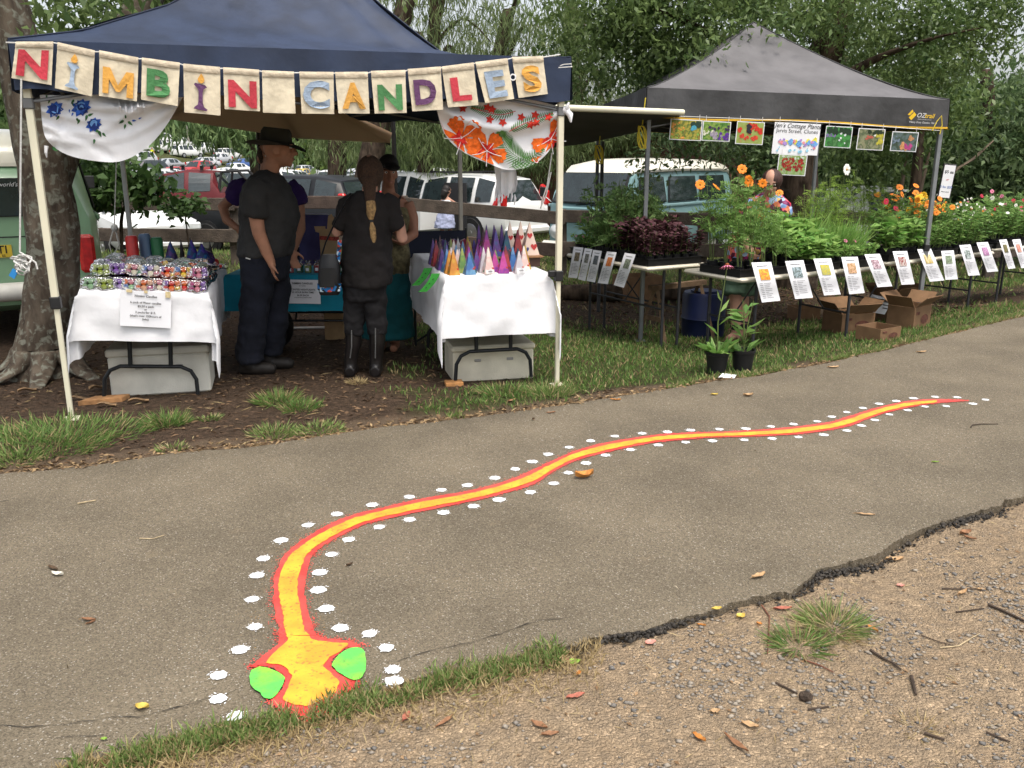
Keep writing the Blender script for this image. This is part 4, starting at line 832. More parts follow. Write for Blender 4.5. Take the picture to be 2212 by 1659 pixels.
def pyramid(label, loc, rz, b, h, m, group='pyramid candles on the white cloth'):
    o = thing('pyramid_candle', label, 'candle', loc, rz, group)
    MB().add([(-b / 2,-b / 2,0),(b / 2,-b / 2,0),(b / 2, b / 2,0),(-b / 2, b / 2,0),(0.003,.003, h),(-.003,.003, h),(-.003,-.003, h),(.003,-.003, h)],[(3,2,1,0),(0,1,7,6),(1,2,4,7),(2,3,5,4),(3,0,6,5),(4,5,6,7)]).build('wax', m, o)
    MB().tube([(0,0, h - .002),(0,0, h + .012)],.0012,4).build('wick', mat('wick'), o); return o
cards = []
PR_ROW = ['standing along the cloth front edge'] + ['in the %s row behind the cloth front' % q for q in ('second', 'third', 'fourth', 'fifth', 'sixth', 'seventh', 'eighth')]
rr = random.Random(11); yaw = T3.rotation_euler[2]
for r_,(y, n, x0, x1, h0, zz) in enumerate([(-.10,5,-.33,.16,.165,.80),(-.01,8,-.35,.24,.16,.80),(.08,9,-.36,.28,.16,.80),(.19,6,-.37,.0,.165,.80),(.30,6,-.37,.0,.17,.80),(.42,6,-.37,-.02,.175,.80),(.56,6,-.37,-.02,.185,.80)]):
    ks = rr.sample(range(12), n)
    for i in range(n):
        x = (x0 + (x1 - x0) * i / (n - 1)) * .94 + .01 + rr.uniform(-.015,.015); k = [0,1,2,3,10][i] if r_ == 0 else ks[i]
        loc = M3 @ Vector((x, y + rr.uniform(-.015,.015), zz)); h = h0 * rr.uniform(.88,1.12)
        pyramid('%s marbled pyramid candle %s' % (pnames[k], PR_ROW[r_]), loc, yaw + rr.uniform(-.12,.12),.078, h, PYM[k], '%s pyramid candles' % pnames[k])
        if r_ == 0 and i in (2,4): cards.append((x, y - .07))
for i,(x, y) in enumerate(cards): paper('price_card', 'small white printed card leaning on a %s pyramid candle' % ('cream and pink' if i == 0 else 'silver white'), 'card', M3 @ Matrix.Translation((x, y,.82)),.05 + .01 * i,.022 + .02 * i,[('candle',.004,.012)])
# raised shelf with the taller candles
sh = thing('display_shelf', 'low timber display step standing behind the short pyramids', 'shelf', M3 @ Vector((.20,.34,.80)), yaw)
MB().box((0,0,.075),(.46,.34,.014), b=.003).build('board', mat('shelf_wood',(.34,.17,.08),.7, var=.2, scale=18), sh); MB().box((0,-.14,.034),(.42,.014,.066)).build('riser', mat('shelf_dark',(.07,.035,.025),.7), sh)
for s in (-1,1): MB().box((s * .2,.03,.034),(.014,.26,.066)).build('side', mat('shelf_dark'), sh)
Ms = M_of(sh)
heart = [(0,-.5),(.45,.02),(.5,.3),(.3,.5),(.1,.42),(0,.22),(-.1,.42),(-.3,.5),(-.5,.3),(-.45,.02)]
for i,(x, y, h, b) in enumerate(((.15,-.06,.235,.125),(.04,.10,.23,.10),(.13,.12,.23,.10))):
    o = pyramid('tall blush pyramid candle with red hearts on the timber step' if i == 0 else ['', 'tall pale heart pyramid beside the violet candles', 'tall pale heart pyramid tucked behind the blush one'][i], Ms @ Vector((x, y,0.083)), yaw, b, h, mat('wax_blush',(.78,.60,.50),.5, var=.05), 'heart pyramid candles')
    sl = math.atan2(b / 2, h)
    for (hx, hz, s) in (((-.004,.60,.042),(.022,.25,.048),(-.035,.18,.036)) if i == 0 else ((0,.5,.036),)):
        MB().slab([(hx + a * s,-b / 2 * (1 - hz) - .0025 + c * s * math.sin(sl), hz * h + c * s) for a, c in heart],.002,(0,-1,0)).build('heart', WAX['red'] if hx != -.035 else WAX['navy'], o)
for i,(x, y, k) in enumerate(((-.04,-.1,5),(.045,-.11,4),(-.12,-.1,11),(-.19,-.09,3),(-.19,.0,9),(-.1,.0,6))):
    pyramid('%s pyramid candle on the timber step' % pnames[k], Ms @ Vector((x, y,0.083)), yaw,.08,.19, PYM[k], 'candles on the timber step')
for i, x in enumerate((-.2,-.14,-.08,-.02)): pyramid('slender violet pyramid, %s from the maroon candle, at the back of the step' % ('first', 'second', 'third', 'fourth')[i], Ms @ Vector((x,.12,0.083)), yaw,.055,.21, PYM[6], 'violet candles at the back')
for i,(x, c) in enumerate(((-.30, 'purple'),(-.22, 'magenta'))):
    o = thing('heart_candle', 'large %s heart-shaped candle upright behind the pyramids' % ('violet' if i == 0 else 'maroon'), 'candle', M3 @ Vector((x + .12,.72,.80)), yaw)
    MB().slab([(a * .17,0,.085 + b * .17) for a, b in heart],.05,(0,1,0)).build('wax', mat('wax_h%d' % i,((.05,.02,.12),(.18,.015,.04))[i],.4), o)
    MB().sphere((0,-.003,.13),.008,8,6).build('stud', mat('paper_white'), o)
# green ribbons on the cloth's edge
for i,(u, v) in enumerate(((922,584),(955,604))):
    p = M3 @ Vector((-.40,.42 - .33 * i,.79)); o = thing('ribbon', 'short green lettered ribbon pinned to the cloth edge ' + ('by the camp chair', 'by the front candles')[i], 'ribbon', p, group='green ribbons on the cloth')
    MB().grid([[(x - .10 * b + .015 * math.sin(b * 3),-.02 - .02 * b + x * .2,-.13 * b + .01 * x) for b in np.linspace(0,1,6)] for x in (-.03,0,.03)]).build('strip', mat('ribbon_green',(.03,.26,.03),.6, var=.15), o, smooth=1)
    for k in range(3): MB().box((-.02 - .025 * k,-.03 - .004 * k,-.04 - .03 * k),(.012,.002,.005), rotm(0,-.6,0)).build('mark', mat('ink_black'), o)
# ================================================================ people
def ell(c, rx, ry, n=16, tx=0.0, ty=0.0):
    return [Vector((c[0] + rx * math.cos(t), c[1] + ry * math.sin(t), c[2] + tx * rx * math.cos(t) + ty * ry * math.sin(t))) for t in [2 * math.pi * k / n for k in range(n)]]
FOLD = bpy.data.textures.new('folds', 'CLOUDS'); FOLD.noise_scale = .11; FOLD.noise_depth = 2
def blob(name, mb, m, parent, vox=.010, sm=4):
    """closes overlapping forms into one continuous skin"""
    o = mb.build(name, m, parent, world=True)
    r = o.modifiers.new('skin', 'REMESH'); r.mode = 'VOXEL'; r.voxel_size = vox; r.use_smooth_shade = True
    s = o.modifiers.new('soft', 'SMOOTH'); s.factor = .5; s.iterations = sm
    if name in ('t_shirt', 'trousers', 'top', 'skirt', 'shorts', 'floral_shirt'):
        d = o.modifiers.new('creases', 'DISPLACE'); d.texture = FOLD; d.strength = .05; d.mid_level = .22
    return o
def head_into(mb, c, f, s=1.0):
    c = Vector(c); f = Vector(f).normalized(); sd_ = f.cross(Vector((0,0,1))).normalized(); up = sd_.cross(f); B = Matrix((f, sd_, up)).transposed().to_4x4()
    P = lambda a, b, z: c + (f * a + sd_ * b + up * z) * s
    mb.sphere(P(-.008,0,.02),(.098 * s,.076 * s,.102 * s),16,12, M=B); mb.sphere(P(.022,0,-.055),(.066 * s,.055 * s,.062 * s),14,10, M=B); mb.sphere(P(.066,0,-.098),(.022 * s,.024 * s,.018 * s),8,6, M=B)
    mb.tube([P(.086,0,.025), P(.104,0,-.002), P(.116,0,-.028), P(.09,0,-.036)],[.010 * s,.012 * s,.017 * s,.012 * s],8)
    for k in (-1,1):
        mb.sphere(P(-.005, k * .078,-.012),(.026 * s,.009 * s,.034 * s),8,6, M=B); mb.sphere(P(.07, k * .038,-.03),(.02 * s,.02 * s,.018 * s),8,6, M=B); mb.sphere(P(.082, k * .032,.03),(.014 * s,.024 * s,.009 * s),8,6, M=B)
    mb.sphere(P(.088,0,-.06),(.012 * s,.024 * s,.007 * s),8,6, M=B); mb.sphere(P(.085,0,-.073),(.012 * s,.021 * s,.008 * s),8,6, M=B)
    return P, B
def face_parts(o, P, B, s=1.0):
    for k in (-1,1):
        e = MB().sphere(P(.082, k * .031,.012),(.012 * s,.013 * s,.009 * s),10,8, M=B).build('eye', mat('eye_white',(.6,.58,.55),.3), o, smooth=1, world=True)
        MB().sphere(P(.0925, k * .031,.012),(.004 * s,.0055 * s,.0055 * s),8,6, M=B).build('iris', mat('iris_dark',(.02,.012,.008),.2), e, smooth=1, world=True)
        MB().tube([P(.094, k * .015,.035), P(.097, k * .032,.040), P(.086, k * .052,.034)],.0045 * s,6).build('eyebrow', mat('brow_dark',(.02,.013,.009),.9), o, smooth=1, world=True)
    MB().tube([P(.096,-.022,-.066), P(.1005,0,-.065), P(.096,.022,-.066)],.0035 * s,6).build('lips', mat('lips',(.26,.09,.075),.6), o, smooth=1, world=True)
def hand_into(mb, w, d, pn, s=1.0, curl=.6, thumb=1):
    """palm, four unequal bent fingers and a thumb; w wrist, d hand direction, pn palm normal (fingers curl that way)"""
    w = Vector(w); d = Vector(d).normalized(); pn = Vector(pn); pn = (pn - d * pn.dot(d)).normalized(); x = d.cross(pn)
    B = Matrix((x, pn, d)).transposed().to_4x4(); mb.sphere(w + d * .045 * s,(.040 * s,.017 * s,.052 * s),10,8, M=B); mb.tube([w - d * .03 * s, w + d * .03 * s],[.026 * s,.030 * s],8)
    for k, L in enumerate((.066,.076,.070,.054)):
        b = w + d * .082 * s + x * ((k - 1.5) * .0195 * s); pts = [b - d * .02 * s, b]; dd = d.copy()
        for q in range(3):
            a = curl * (.5 + .3 * q); dd = (dd * math.cos(a) + pn * math.sin(a)).normalized(); pts.append(pts[-1] + dd * L * s * (.45,.32,.23)[q])
        mb.tube(pts,[.0095 * s,.0095 * s,.009 * s,.0082 * s,.006 * s],7)
    b = w + d * .02 * s - x * thumb * .03 * s; t = (d * .75 - x * thumb * .6 + pn * .35).normalized(); mb.tube([b, b + t * .035 * s, b + t * .06 * s + d * .006 * s, b + (t * .06 + d * .03 + pn * .012) * s],[.012 * s,.012 * s,.010 * s,.007 * s],7)
SKIN = mat('skin_tan',(.36,.17,.10),.6, var=.12, scale=14); SKINF = mat('skin_fair',(.50,.27,.19),.6, var=.10, scale=14); SKIND = mat('skin_brown',(.27,.12,.07),.6, var=.12, scale=14)
HAIRB = mat('hair_brown',(.055,.028,.015),.7, var=.4, scale=90, bump=.7, bscale=200); HAIRG = mat('hair_blonde',(.36,.22,.09),.65, var=.4, scale=60, bump=.6, bscale=160); HAIRD = mat('hair_dark',(.012,.009,.008),.6, var=.4, scale=90)
V3 = Vector
# ---- man in the bush hat, seen in profile
Y0 = G(556,803).y; pj = lambda u, v, dy=0.0: Yp(u, v, Y0) + V3((0, dy,0))
g0 = onground(pj(556,803).x, Y0)
man = thing('person', 'man in grey t-shirt, navy work trousers and wide-brimmed bush hat standing at the stall', 'person', g0)
mb = MB(); P, B = head_into(mb, pj(602,322),(1,.12,-.02),1.12); mb.tube([pj(590,345), pj(584,375), pj(580,400)],[.062,.062,.08],12)
mb.loft([ell(pj(574,560),.15,.18), ell(pj(580,480),.17,.18), ell(pj(576,415),.14,.17), ell(pj(580,390),.07,.08)])
mb.tube([pj(570,405,-.17), pj(570,450,-.23), pj(578,497,-.235), pj(594,540,-.22), pj(603,560,-.215)],[.062,.056,.050,.042,.032],10); hand_into(mb, pj(603,560,-.215),(.12,0,-1),(.9,.35,.1),1.0,.45,-1)
mb.tube([pj(575,405,.17), pj(578,450,.24), pj(592,505,.22), pj(612,545,.18)],[.062,.054,.046,.032],10); hand_into(mb, pj(612,545,.18),(.3,0,-1),(.6,-.6,0),1.12,.5)
for s, uu in ((-1,560),(1,578)): mb.tube([pj(uu + 6,560, s * .1), pj(uu,660, s * .1), pj(uu - 8,775, s * .1)],[.085,.06,.045],10)
blob('body', mb, SKIN, man); face_parts(man, P, B,1.12)
mb = MB(); TEE = mat('tee_grey',(.030,.029,.028),.95, var=.15, scale=8, bump=.3, bscale=25)
mb.loft([ell(pj(572,550),.185,.20), ell(pj(579,500),.205,.205), ell(pj(584,465),.215,.205), ell(pj(580,430),.195,.215), ell(pj(575,402),.155,.225), ell(pj(578,386),.11,.18), ell(pj(582,375),.075,.085)])
for s in (-1,1): mb.tube([pj(573,400, s * .16), pj(570,425, s * .225), pj(570,462, s * .24)],[.085,.085,.082],12)
blob('t_shirt', mb, TEE, man,.012,6)
mb = MB(); NAVT = mat('work_navy',(.008,.0095,.017),.95, var=.2, scale=6, bump=.4, bscale=18)
mb.loft([ell(pj(572,600),.16,.175), ell(pj(572,560),.175,.19), ell(pj(573,538),.178,.19)])
mb.tube([pj(566,575,-.09), pj(560,640,-.10), pj(556,690,-.10), pj(548,745,-.10), pj(548,772,-.10)],[.12,.105,.10,.095,.10],12); mb.tube([pj(582,575,.09), pj(588,640,.10), pj(586,690,.10), pj(578,740,.10), pj(576,768,.10)],[.12,.105,.10,.092,.095],12)
tr = blob('trousers', mb, NAVT, man,.013,5)
for (u, v) in ((553,552),(575,607)): MB().box(pj(u, v,-.205),(.035,.006,.008), rotm(0,.3,0)).build('reflector', mat('reflective',(.55,.55,.52),.4), tr, world=True)
BOOT = mat('boot_leather',(.02,.016,.013),.6, var=.25, scale=20)
for s, u0, v0 in ((-1,548,796),(1,572,786)):
    a = pj(u0, v0, s * .1); mb = MB(); zf = zt(a.x, a.y); mb.tube([V3((a.x, a.y, zf + .16)), V3((a.x, a.y, zf + .06))],[.062,.06],10); mb.tube([V3((a.x - .08, a.y, zf + .045)), V3((a.x + .05, a.y, zf + .05)), V3((a.x + .16, a.y + .01, zf + .045)), V3((a.x + .20, a.y + .01, zf + .035))],[.045,.052,.05,.03],10); blob('boot', mb, BOOT, man,.01,3)
hat = MB(); hc = pj(596,312); HATM = mat('hat_felt',(.045,.042,.032),.95, var=.2, scale=10)
hat.lathe([(.105,0),(.108,.03),(.102,.09),(.085,.118),(.05,.11),(0,.112)],24, hc, M=rotm(0, R(6),0), sx=1.08)
hat.grid([[hc + V3((r * 1.12 * math.cos(t), r * math.sin(t),.0 + .045 * abs(math.sin(t)) ** 2 * (r - .1) / .1 - .035 * math.cos(t) * (r - .1) / .1 - .018 * (r - .1) / .1)) for t in np.linspace(0,2 * math.pi,33)] for r in (.10,.13,.165,.195)]); hat.grid([[hc + V3((r * 1.12 * math.cos(t), r * math.sin(t),-.006 + .045 * abs(math.sin(t)) ** 2 * (r - .1) / .1 - .035 * math.cos(t) * (r - .1) / .1 - .018 * (r - .1) / .1)) for t in np.linspace(0,2 * math.pi,33)] for r in (.195,.165,.13,.10)])
ho = hat.build('hat', HATM, man, smooth=.8, world=True); MB().lathe([(.111,.004),(.112,.028)],24, hc, M=rotm(0, R(6),0), sx=1.08).build('band', mat('hat_band',(.02,.018,.014),.8), ho, smooth=1, world=True)
# ---- woman with the long plait, seen from behind
Y1 = G(786,812).y; pj = lambda u, v, dy=0.0: Yp(u, v, Y1) + V3((0, dy,0)); g1 = onground(pj(786,812).x, Y1)
wo = thing('person', 'woman with a long blonde plait in black top and tall boots, back turned', 'person', g1)
mb = MB(); P, B = head_into(mb, pj(800,372),(.05,1,-.1),1.0); mb.tube([pj(800,390), pj(798,425)],[.052,.06],12)
mb.loft([ell(pj(790,610),.16,.12), ell(pj(794,520),.14,.11), ell(pj(795,450),.15,.1), ell(pj(797,425),.1,.07)])
mb.tube([pj(748,440), pj(734,475), pj(727,502,.02), pj(738,500,.14), pj(755,490,.25)],[.045,.042,.042,.036,.026],10); hand_into(mb, pj(755,490,.25),(.4,.9,.1),(0,0,1),.95,.5)
mb.tube([pj(845,440), pj(862,480), pj(868,515,.02), pj(852,508,.14), pj(832,495,.25)],[.045,.043,.044,.036,.026],10); hand_into(mb, pj(832,495,.25),(-.4,.9,.1),(0,0,1),.95,.5,-1)
for u, e in ((766,762),(810,813)): mb.tube([pj(u,610), pj(u,690), pj(e,735), pj(e,760)],[.07,.05,.04,.03],10)
blob('body', mb, SKINF, wo)
mb = MB(); BTOP = mat('black_top',(.012,.0095,.009),.95, var=.2, scale=8, bump=.25, bscale=25)
mb.loft([ell(pj(791,612),.18,.15, ty=.08), ell(pj(793,560),.178,.145), ell(pj(795,510),.165,.135), ell(pj(796,460),.17,.125), ell(pj(797,432),.15,.105), ell(pj(798,416),.085,.075)])
for s, u in ((-1,750),(1,843)): mb.tube([pj(797 + s * 30,436), pj(u,444), pj(u - 6 * -s,475), pj(u + s * 13,492)],[.07,.065,.06,.06],12)
blob('top', mb, BTOP, wo,.011,5)
mb = MB(); JEAN = mat('black_trousers',(.010,.009,.010),.9, var=.2, bump=.3, bscale=20)
mb.loft([ell(pj(788,645),.14,.125), ell(pj(789,600),.155,.13)])
mb.tube([pj(770,630), pj(766,680), pj(764,720)],[.088,.072,.062],12); mb.tube([pj(806,630), pj(812,680), pj(815,720)],[.088,.072,.062],12); blob('trousers', mb, JEAN, wo,.011,4)
for u0, u1 in ((764,758),(815,812)):
    a = pj(u1,800); zf = zt(a.x, a.y); mb = MB(); mb.tube([pj(u0,705), pj(u0,740), pj(u1,775), V3((a.x, a.y, zf + .05))],[.064,.062,.050,.052],12); mb.tube([V3((a.x, a.y - .06, zf + .04)), V3((a.x, a.y + .05, zf + .045)), V3((a.x, a.y + .15, zf + .035))],[.045,.048,.035],10)
    bo = blob('boot', mb, mat('boot_gloss',(.012,.010,.010),.35, var=.2, scale=15), wo,.010,3); MB().tube([pj(u0 - 1,705,-.068), pj(u0 - 1,745,-.066), pj(u1 + 1,770,-.056)],.005,5).build('zip', mat('zip_grey',(.2,.2,.2),.4,.5), bo, world=True)
mb = MB(); mb.sphere(pj(800,371,-.006),(.098,.108,.118),16,12); mb.tube([pj(801,385,-.08), pj(803,410,-.09), pj(806,440,-.105)],[.06,.045,.038],10); blob('hair', mb, HAIRB, wo,.010,4)
mb = MB(); mb.tube([pj(806,432,-.115), pj(808,450,-.125), pj(807,462,-.13), pj(808,476,-.13)],[.034,.036,.03,.012],10); mb.tube([pj(808,474,-.13), pj(811,490,-.135), pj(813,510,-.135), pj(814,530,-.13)],[.010,.024,.022,.005],10); blob('plait', mb, HAIRG, wo,.008,3)
MB().tube([pj(808,471,-.13), pj(808,477,-.13)],.016,10).build('hair_tie', BLACKP, wo, smooth=1, world=True)
# handbag on her shoulder
bg = thing('handbag', 'black handbag with bright patterned trim hanging from the plaited woman', 'bag', pj(720,630,-.16))
mb = MB(); mb.loft([[pj(720 + 24 * math.cos(t) * a, v,-.14 + .06 * math.sin(t) * b) for t in np.linspace(0,6.283,17)[:-1]] for v, a, b in ((630,.85,.8),(622,1.0,1.0),(590,1.0,1.1),(560,.9,.9),(545,.7,.5))]); mb.build('body', mat('bag_black',(.012,.012,.013),.45, var=.2), bg, smooth=.9, world=True)
mb = MB(); mb.loft([[pj(720 + 25.5 * math.cos(t) * a, v,-.14 + .063 * math.sin(t) * b) for t in np.linspace(0,6.283,17)[:-1]] for v, a, b in ((622,1.0,1.0),(606,1.01,1.05))], caps=False); mb.build('trim', ramp_mat('bag_trim',['1a6aa8', '0a2a4a', 'c8d8e0', 'b03a2a', '0a0a0a'],45), bg, smooth=.9, world=True)
MB().loft([[pj(719 + 16 * math.cos(t), v,-.205 + .012 * math.sin(t)) for t in np.linspace(0,6.283,13)[:-1]] for v in (612,596,572)]).build('pocket', mat('bag_black'), bg, smooth=.8, world=True)
MB().tube([pj(700,560,-.14), pj(712,520,-.14), pj(735,470,-.13), pj(756,430,-.11), pj(762,420,-.03)],.014,6, squash=(1,.4)).build('strap', mat('bag_black'), bg, smooth=1, world=True)
RSCARF = 0
MB().tube([pj(738,560,-.14), pj(742,530,-.15), pj(742,515,-.14)],.016,6).build('scarf', _M['bag_trim'], bg, smooth=1, world=True)
# ---- stallholder in a cap facing out, behind the plaited woman
Y2 = Y1 + 1.05; pj = lambda u, v, dy=0.0: Yp(u, v, Y2) + V3((0, dy,0)); g2 = onground(pj(838,760).x, Y2)
w2 = thing('person', 'bare-shouldered stallholder in a dark cap and teal skirt facing the plaited woman', 'person', g2)
mb = MB(); P, B = head_into(mb, pj(838,375),(.35,-1,0),.98); mb.tube([pj(838,395), pj(839,425)],[.052,.062],12)
mb.loft([ell(pj(838,620),.16,.13), ell(pj(840,530),.15,.12), ell(pj(842,460),.165,.12), ell(pj(842,430),.14,.09), ell(pj(840,418),.07,.06)])
mb.tube([pj(878,438), pj(890,470), pj(893,505,-.03), pj(872,520,-.16)],[.062,.056,.05,.036],10); hand_into(mb, pj(872,520,-.16),(-.7,-.6,.2),(0,0,1),.95)
mb.tube([pj(803,438), pj(793,475), pj(792,510,-.03), pj(808,520,-.16)],[.060,.052,.046,.034],10); hand_into(mb, pj(808,520,-.16),(.6,-.6,.2),(0,0,1),.95,.6,-1)
for u in (824,852): mb.tube([pj(u,620), pj(u,690), V3((pj(u,690).x, Y2, g2.z + .04))],[.075,.055,.04],10); mb.tube([V3((pj(u,690).x, Y2 + .04, g2.z + .035)), V3((pj(u,690).x, Y2 - .14, g2.z + .03))],[.04,.035],8)
blob('body', mb, SKIND, w2); face_parts(w2, P, B,.98)
mb = MB(); mb.loft([ell(pj(838,590),.175,.145), ell(pj(840,530),.165,.14), ell(pj(842,470),.18,.14), ell(pj(842,450),.165,.125)]); tp = blob('top', mb, mat('olive_top',(.09,.075,.035),.9, var=.5, scale=25), w2,.012,4)
for u in (820,866): MB().tube([pj(u,452,-.12), pj(u - 1,430,-.09), pj(u,424,0)],.010,6).build('strap', BLACKP, tp, smooth=1, world=True)
mb = MB(); mb.loft([ell(pj(834,725),.24,.2), ell(pj(836,660),.21,.17), ell(pj(838,600),.175,.15), ell(pj(838,575),.165,.14)]); blob('skirt', mb, mat('teal_skirt',(.004,.075,.085),.9, var=.2, bump=.4, bscale=12), w2,.014,3)
hc = pj(839,362); mb = MB(); mb.sphere(hc + V3((0,.01,.025)),(.088,.1,.088),14,10); mb.tube([hc + V3((.03,-.07,.02)), hc + V3((.055,-.13,.0)), hc + V3((.07,-.17,-.02))],[.05,.055,.03],10, squash=(.35,1.3)); blob('cap', mb, HAIRD, w2,.009,3)
# ---- man in purple behind the hatted man, hand on hip
Y3 = Y0 + 1.0; pj = lambda u, v, dy=0.0: Yp(u, v, Y3) + V3((0, dy,0)); g3 = onground(pj(575,760).x, Y3)
pm = thing('person', 'man in a purple t-shirt with hand on hip, mostly hidden behind the hatted man', 'person', g3)
mb = MB(); P, B = head_into(mb, pj(577,340),(.5,-.8,0),1.0); mb.tube([pj(577,358), pj(577,395)],[.058,.068],12)
mb.loft([ell(pj(577,590),.15,.13), ell(pj(577,500),.17,.14), ell(pj(577,420),.18,.13), ell(pj(577,395),.1,.08)])
mb.tube([pj(523,405), pj(498,430,.02), pj(478,447,.04), pj(492,475,-.02), pj(517,490,-.08)],[.060,.052,.048,.042,.030],10); hand_into(mb, pj(517,490,-.08),(.8,-.25,-.35),(.2,.9,0),1.0,.25)
mb.tube([pj(632,408), pj(645,450,.02), pj(650,495,-.02), pj(640,535,-.08)],[.060,.052,.046,.032],10); hand_into(mb, pj(640,535,-.08),(-.2,-.3,-1),(-1,0,0),1.0,.5)
for u in (563,592): mb.tube([pj(u,590), pj(u,680), V3((pj(u,680).x, Y3, g3.z + .06))],[.08,.06,.045],10)
blob('body', mb, SKIN, pm); face_parts(pm, P, B)
mb = MB(); mb.loft([ell(pj(577,540),.20,.165), ell(pj(577,470),.205,.165), ell(pj(577,415),.20,.145), ell(pj(577,397),.15,.11), ell(pj(577,388),.075,.07)])
mb.tube([pj(535,405), pj(516,412), pj(503,428,.02)],[.085,.085,.082],12); mb.tube([pj(620,405), pj(636,420), pj(645,442)],[.085,.083,.08],12); blob('t_shirt', mb, mat('tee_purple',(.030,.012,.085),.95, var=.15, bump=.3, bscale=25), pm,.012,5)
mb = MB(); mb.loft([ell(pj(577,590),.175,.15), ell(pj(577,545),.185,.155)]); [mb.tube([pj(u,580), pj(u,670), V3((pj(u,700).x, Y3, g3.z + .09))],[.11,.095,.085],12) for u in (560,594)]; blob('shorts', mb, NAVT, pm,.013,4)
for u in (560,594): a = pj(u,700); mb = MB(); mb.tube([V3((a.x, Y3, g3.z + .14)), V3((a.x, Y3, g3.z + .05))],.055,10); mb.tube([V3((a.x, Y3 + .06, g3.z + .045)), V3((a.x, Y3 - .16, g3.z + .04))],[.048,.04],10); blob('boot', mb, BOOT, pm,.011,3)
mb = MB(); mb.sphere(pj(576,336,.012),(.088,.095,.098),14,10); blob('hair', mb, HAIRB, pm,.012,3)
# ---- gardener in the floral shirt leaning over the plant trays
Y4 = 8.75; pj = lambda u, v, dy=0.0: Yp(u, v, Y4) + V3((0, dy,0)); g4 = onground(pj(1600,690).x, Y4)
gd = thing('person', 'gardener in a bright floral shirt and green shorts bending over the potted plants', 'person', g4)
mb = MB(); P, B = head_into(mb, pj(1652,392,-.22),(-.25,-.9,-.45),.98); mb.tube([pj(1654,410,-.16), pj(1658,432,-.06)],[.055,.07],12)
mb.loft([ell(pj(1604,590,.12),.15,.13), ell(pj(1622,520,.08),.15,.13), ell(pj(1645,455,.0),.17,.13), ell(pj(1655,430,-.05),.11,.1)])
mb.tube([pj(1682,440,-.05), pj(1690,480,-.10), pj(1690,510,-.13), pj(1678,545,-.22)],[.062,.055,.050,.034],10); hand_into(mb, pj(1678,545,-.22),(-.3,-.5,-.8),(-1,0,0),.95,.6)
mb.tube([pj(1620,445,-.02), pj(1606,480,-.10), pj(1600,515,-.14), pj(1612,545,-.25)],[.062,.055,.050,.034],10); hand_into(mb, pj(1612,545,-.25),(.3,-.6,-.7),(1,0,0),.95,.6,-1)
for u, s in ((1592,0),(1611,.06)): mb.tube([pj(u + 4,590,.1), pj(u,640,.06 + s), V3((pj(u,690).x, Y4 + s, g4.z + .05))],[.10,.068,.045],10); mb.tube([V3((pj(u,690).x, Y4 + s + .06, g4.z + .035)), V3((pj(u,690).x - .10, Y4 + s - .1, g4.z + .03))],[.04,.038],8)
blob('body', mb, SKINF, gd); face_parts(gd, P, B,.98)
mb = MB(); mb.loft([ell(pj(1606,575,.12),.18,.16), ell(pj(1624,515,.08),.175,.16), ell(pj(1645,455,.0),.195,.155), ell(pj(1654,432,-.05),.14,.12), ell(pj(1655,420,-.08),.07,.07)])
mb.tube([pj(1672,436,-.04), pj(1686,450,-.07), pj(1690,468,-.09)],[.085,.085,.082],12); mb.tube([pj(1632,440,-.02), pj(1614,458,-.06), pj(1607,474,-.09)],[.085,.085,.082],12)
blob('floral_shirt', mb, ramp_mat('floral_cloth',['5a1030', '7a1a5a', 'c02a4a', 'd87a5a', 'd8b070', 'a8c0e0', '7a9ad0', 'e06a70', '4a0a40'],22), gd,.012,5)
mb = MB(); mb.loft([ell(pj(1602,610,.1),.165,.15), ell(pj(1606,575,.12),.17,.155)]); [mb.tube([pj(u + 3,600,.1), pj(u,636,.07 + s)],[.115,.12],12) for u, s in ((1592,0),(1611,.06))]; blob('shorts', mb, mat('shorts_green',(.10,.17,.12),.9, var=.15), gd,.013,4)
mb = MB(); mb.sphere(pj(1655,387,-.205),(.10,.115,.105),14,10); mb.tube([pj(1662,392,-.15), pj(1670,415,-.12)],[.06,.035],10); blob('hair', mb, mat('hair_ruddy',(.05,.022,.018),.7, var=.4, scale=90), gd,.011,4)
for u, s in ((1592,0),(1611,.06)): a = pj(u,690); MB().box((a.x - .04, Y4 + s - .02, g4.z + .012),(.10,.26,.02), rotm(0,0, R(-35)), b=.008).build('sandal', mat('sandal_brown',(.12,.06,.03),.7), gd, world=True); MB().tube([V3((a.x, Y4 + s, g4.z + .11)), V3((a.x, Y4 + s, g4.z + .16))],.052,10).build('sock', mat('sock_black',(.015,.015,.02),.9), gd, smooth=1, world=True)
# ---- girl at the open car door
Y5 = 20.3; pj = lambda u, v, dy=0.0: Yp(u, v, Y5) + V3((0, dy,0)); g5 = onground(pj(962,520).x, Y5)
gl = thing('person', 'girl in a white and pale blue sundress reaching into the open white car', 'person', g5)
mb = MB(); P, B = head_into(mb, pj(966,412),(.7,.7,-.2),.95); mb.tube([pj(965,418), pj(964,430)],[.045,.05],10); mb.loft([ell(pj(962,470),.13,.11), ell(pj(963,450),.12,.1), ell(pj(964,432),.14,.09), ell(pj(965,426),.06,.05)])
mb.tube([pj(973,433), pj(983,440,.1), pj(992,444,.25)],[.042,.038,.028],8); hand_into(mb, pj(992,444,.25),(.5,.8,0),(0,0,-1),.9); mb.tube([pj(956,433), pj(955,450,.05), pj(966,455,.25)],[.042,.038,.028],8)
for u in (955,972): mb.tube([pj(u,475), pj(u,500), V3((pj(u,515).x, Y5, g5.z + .03))],[.07,.052,.036],8); mb.tube([V3((pj(u,515).x, Y5 - .04, g5.z + .03)), V3((pj(u,515).x, Y5 + .14, g5.z + .025))],[.035,.03],8)
blob('body', mb, SKINF, gl,.013,2)
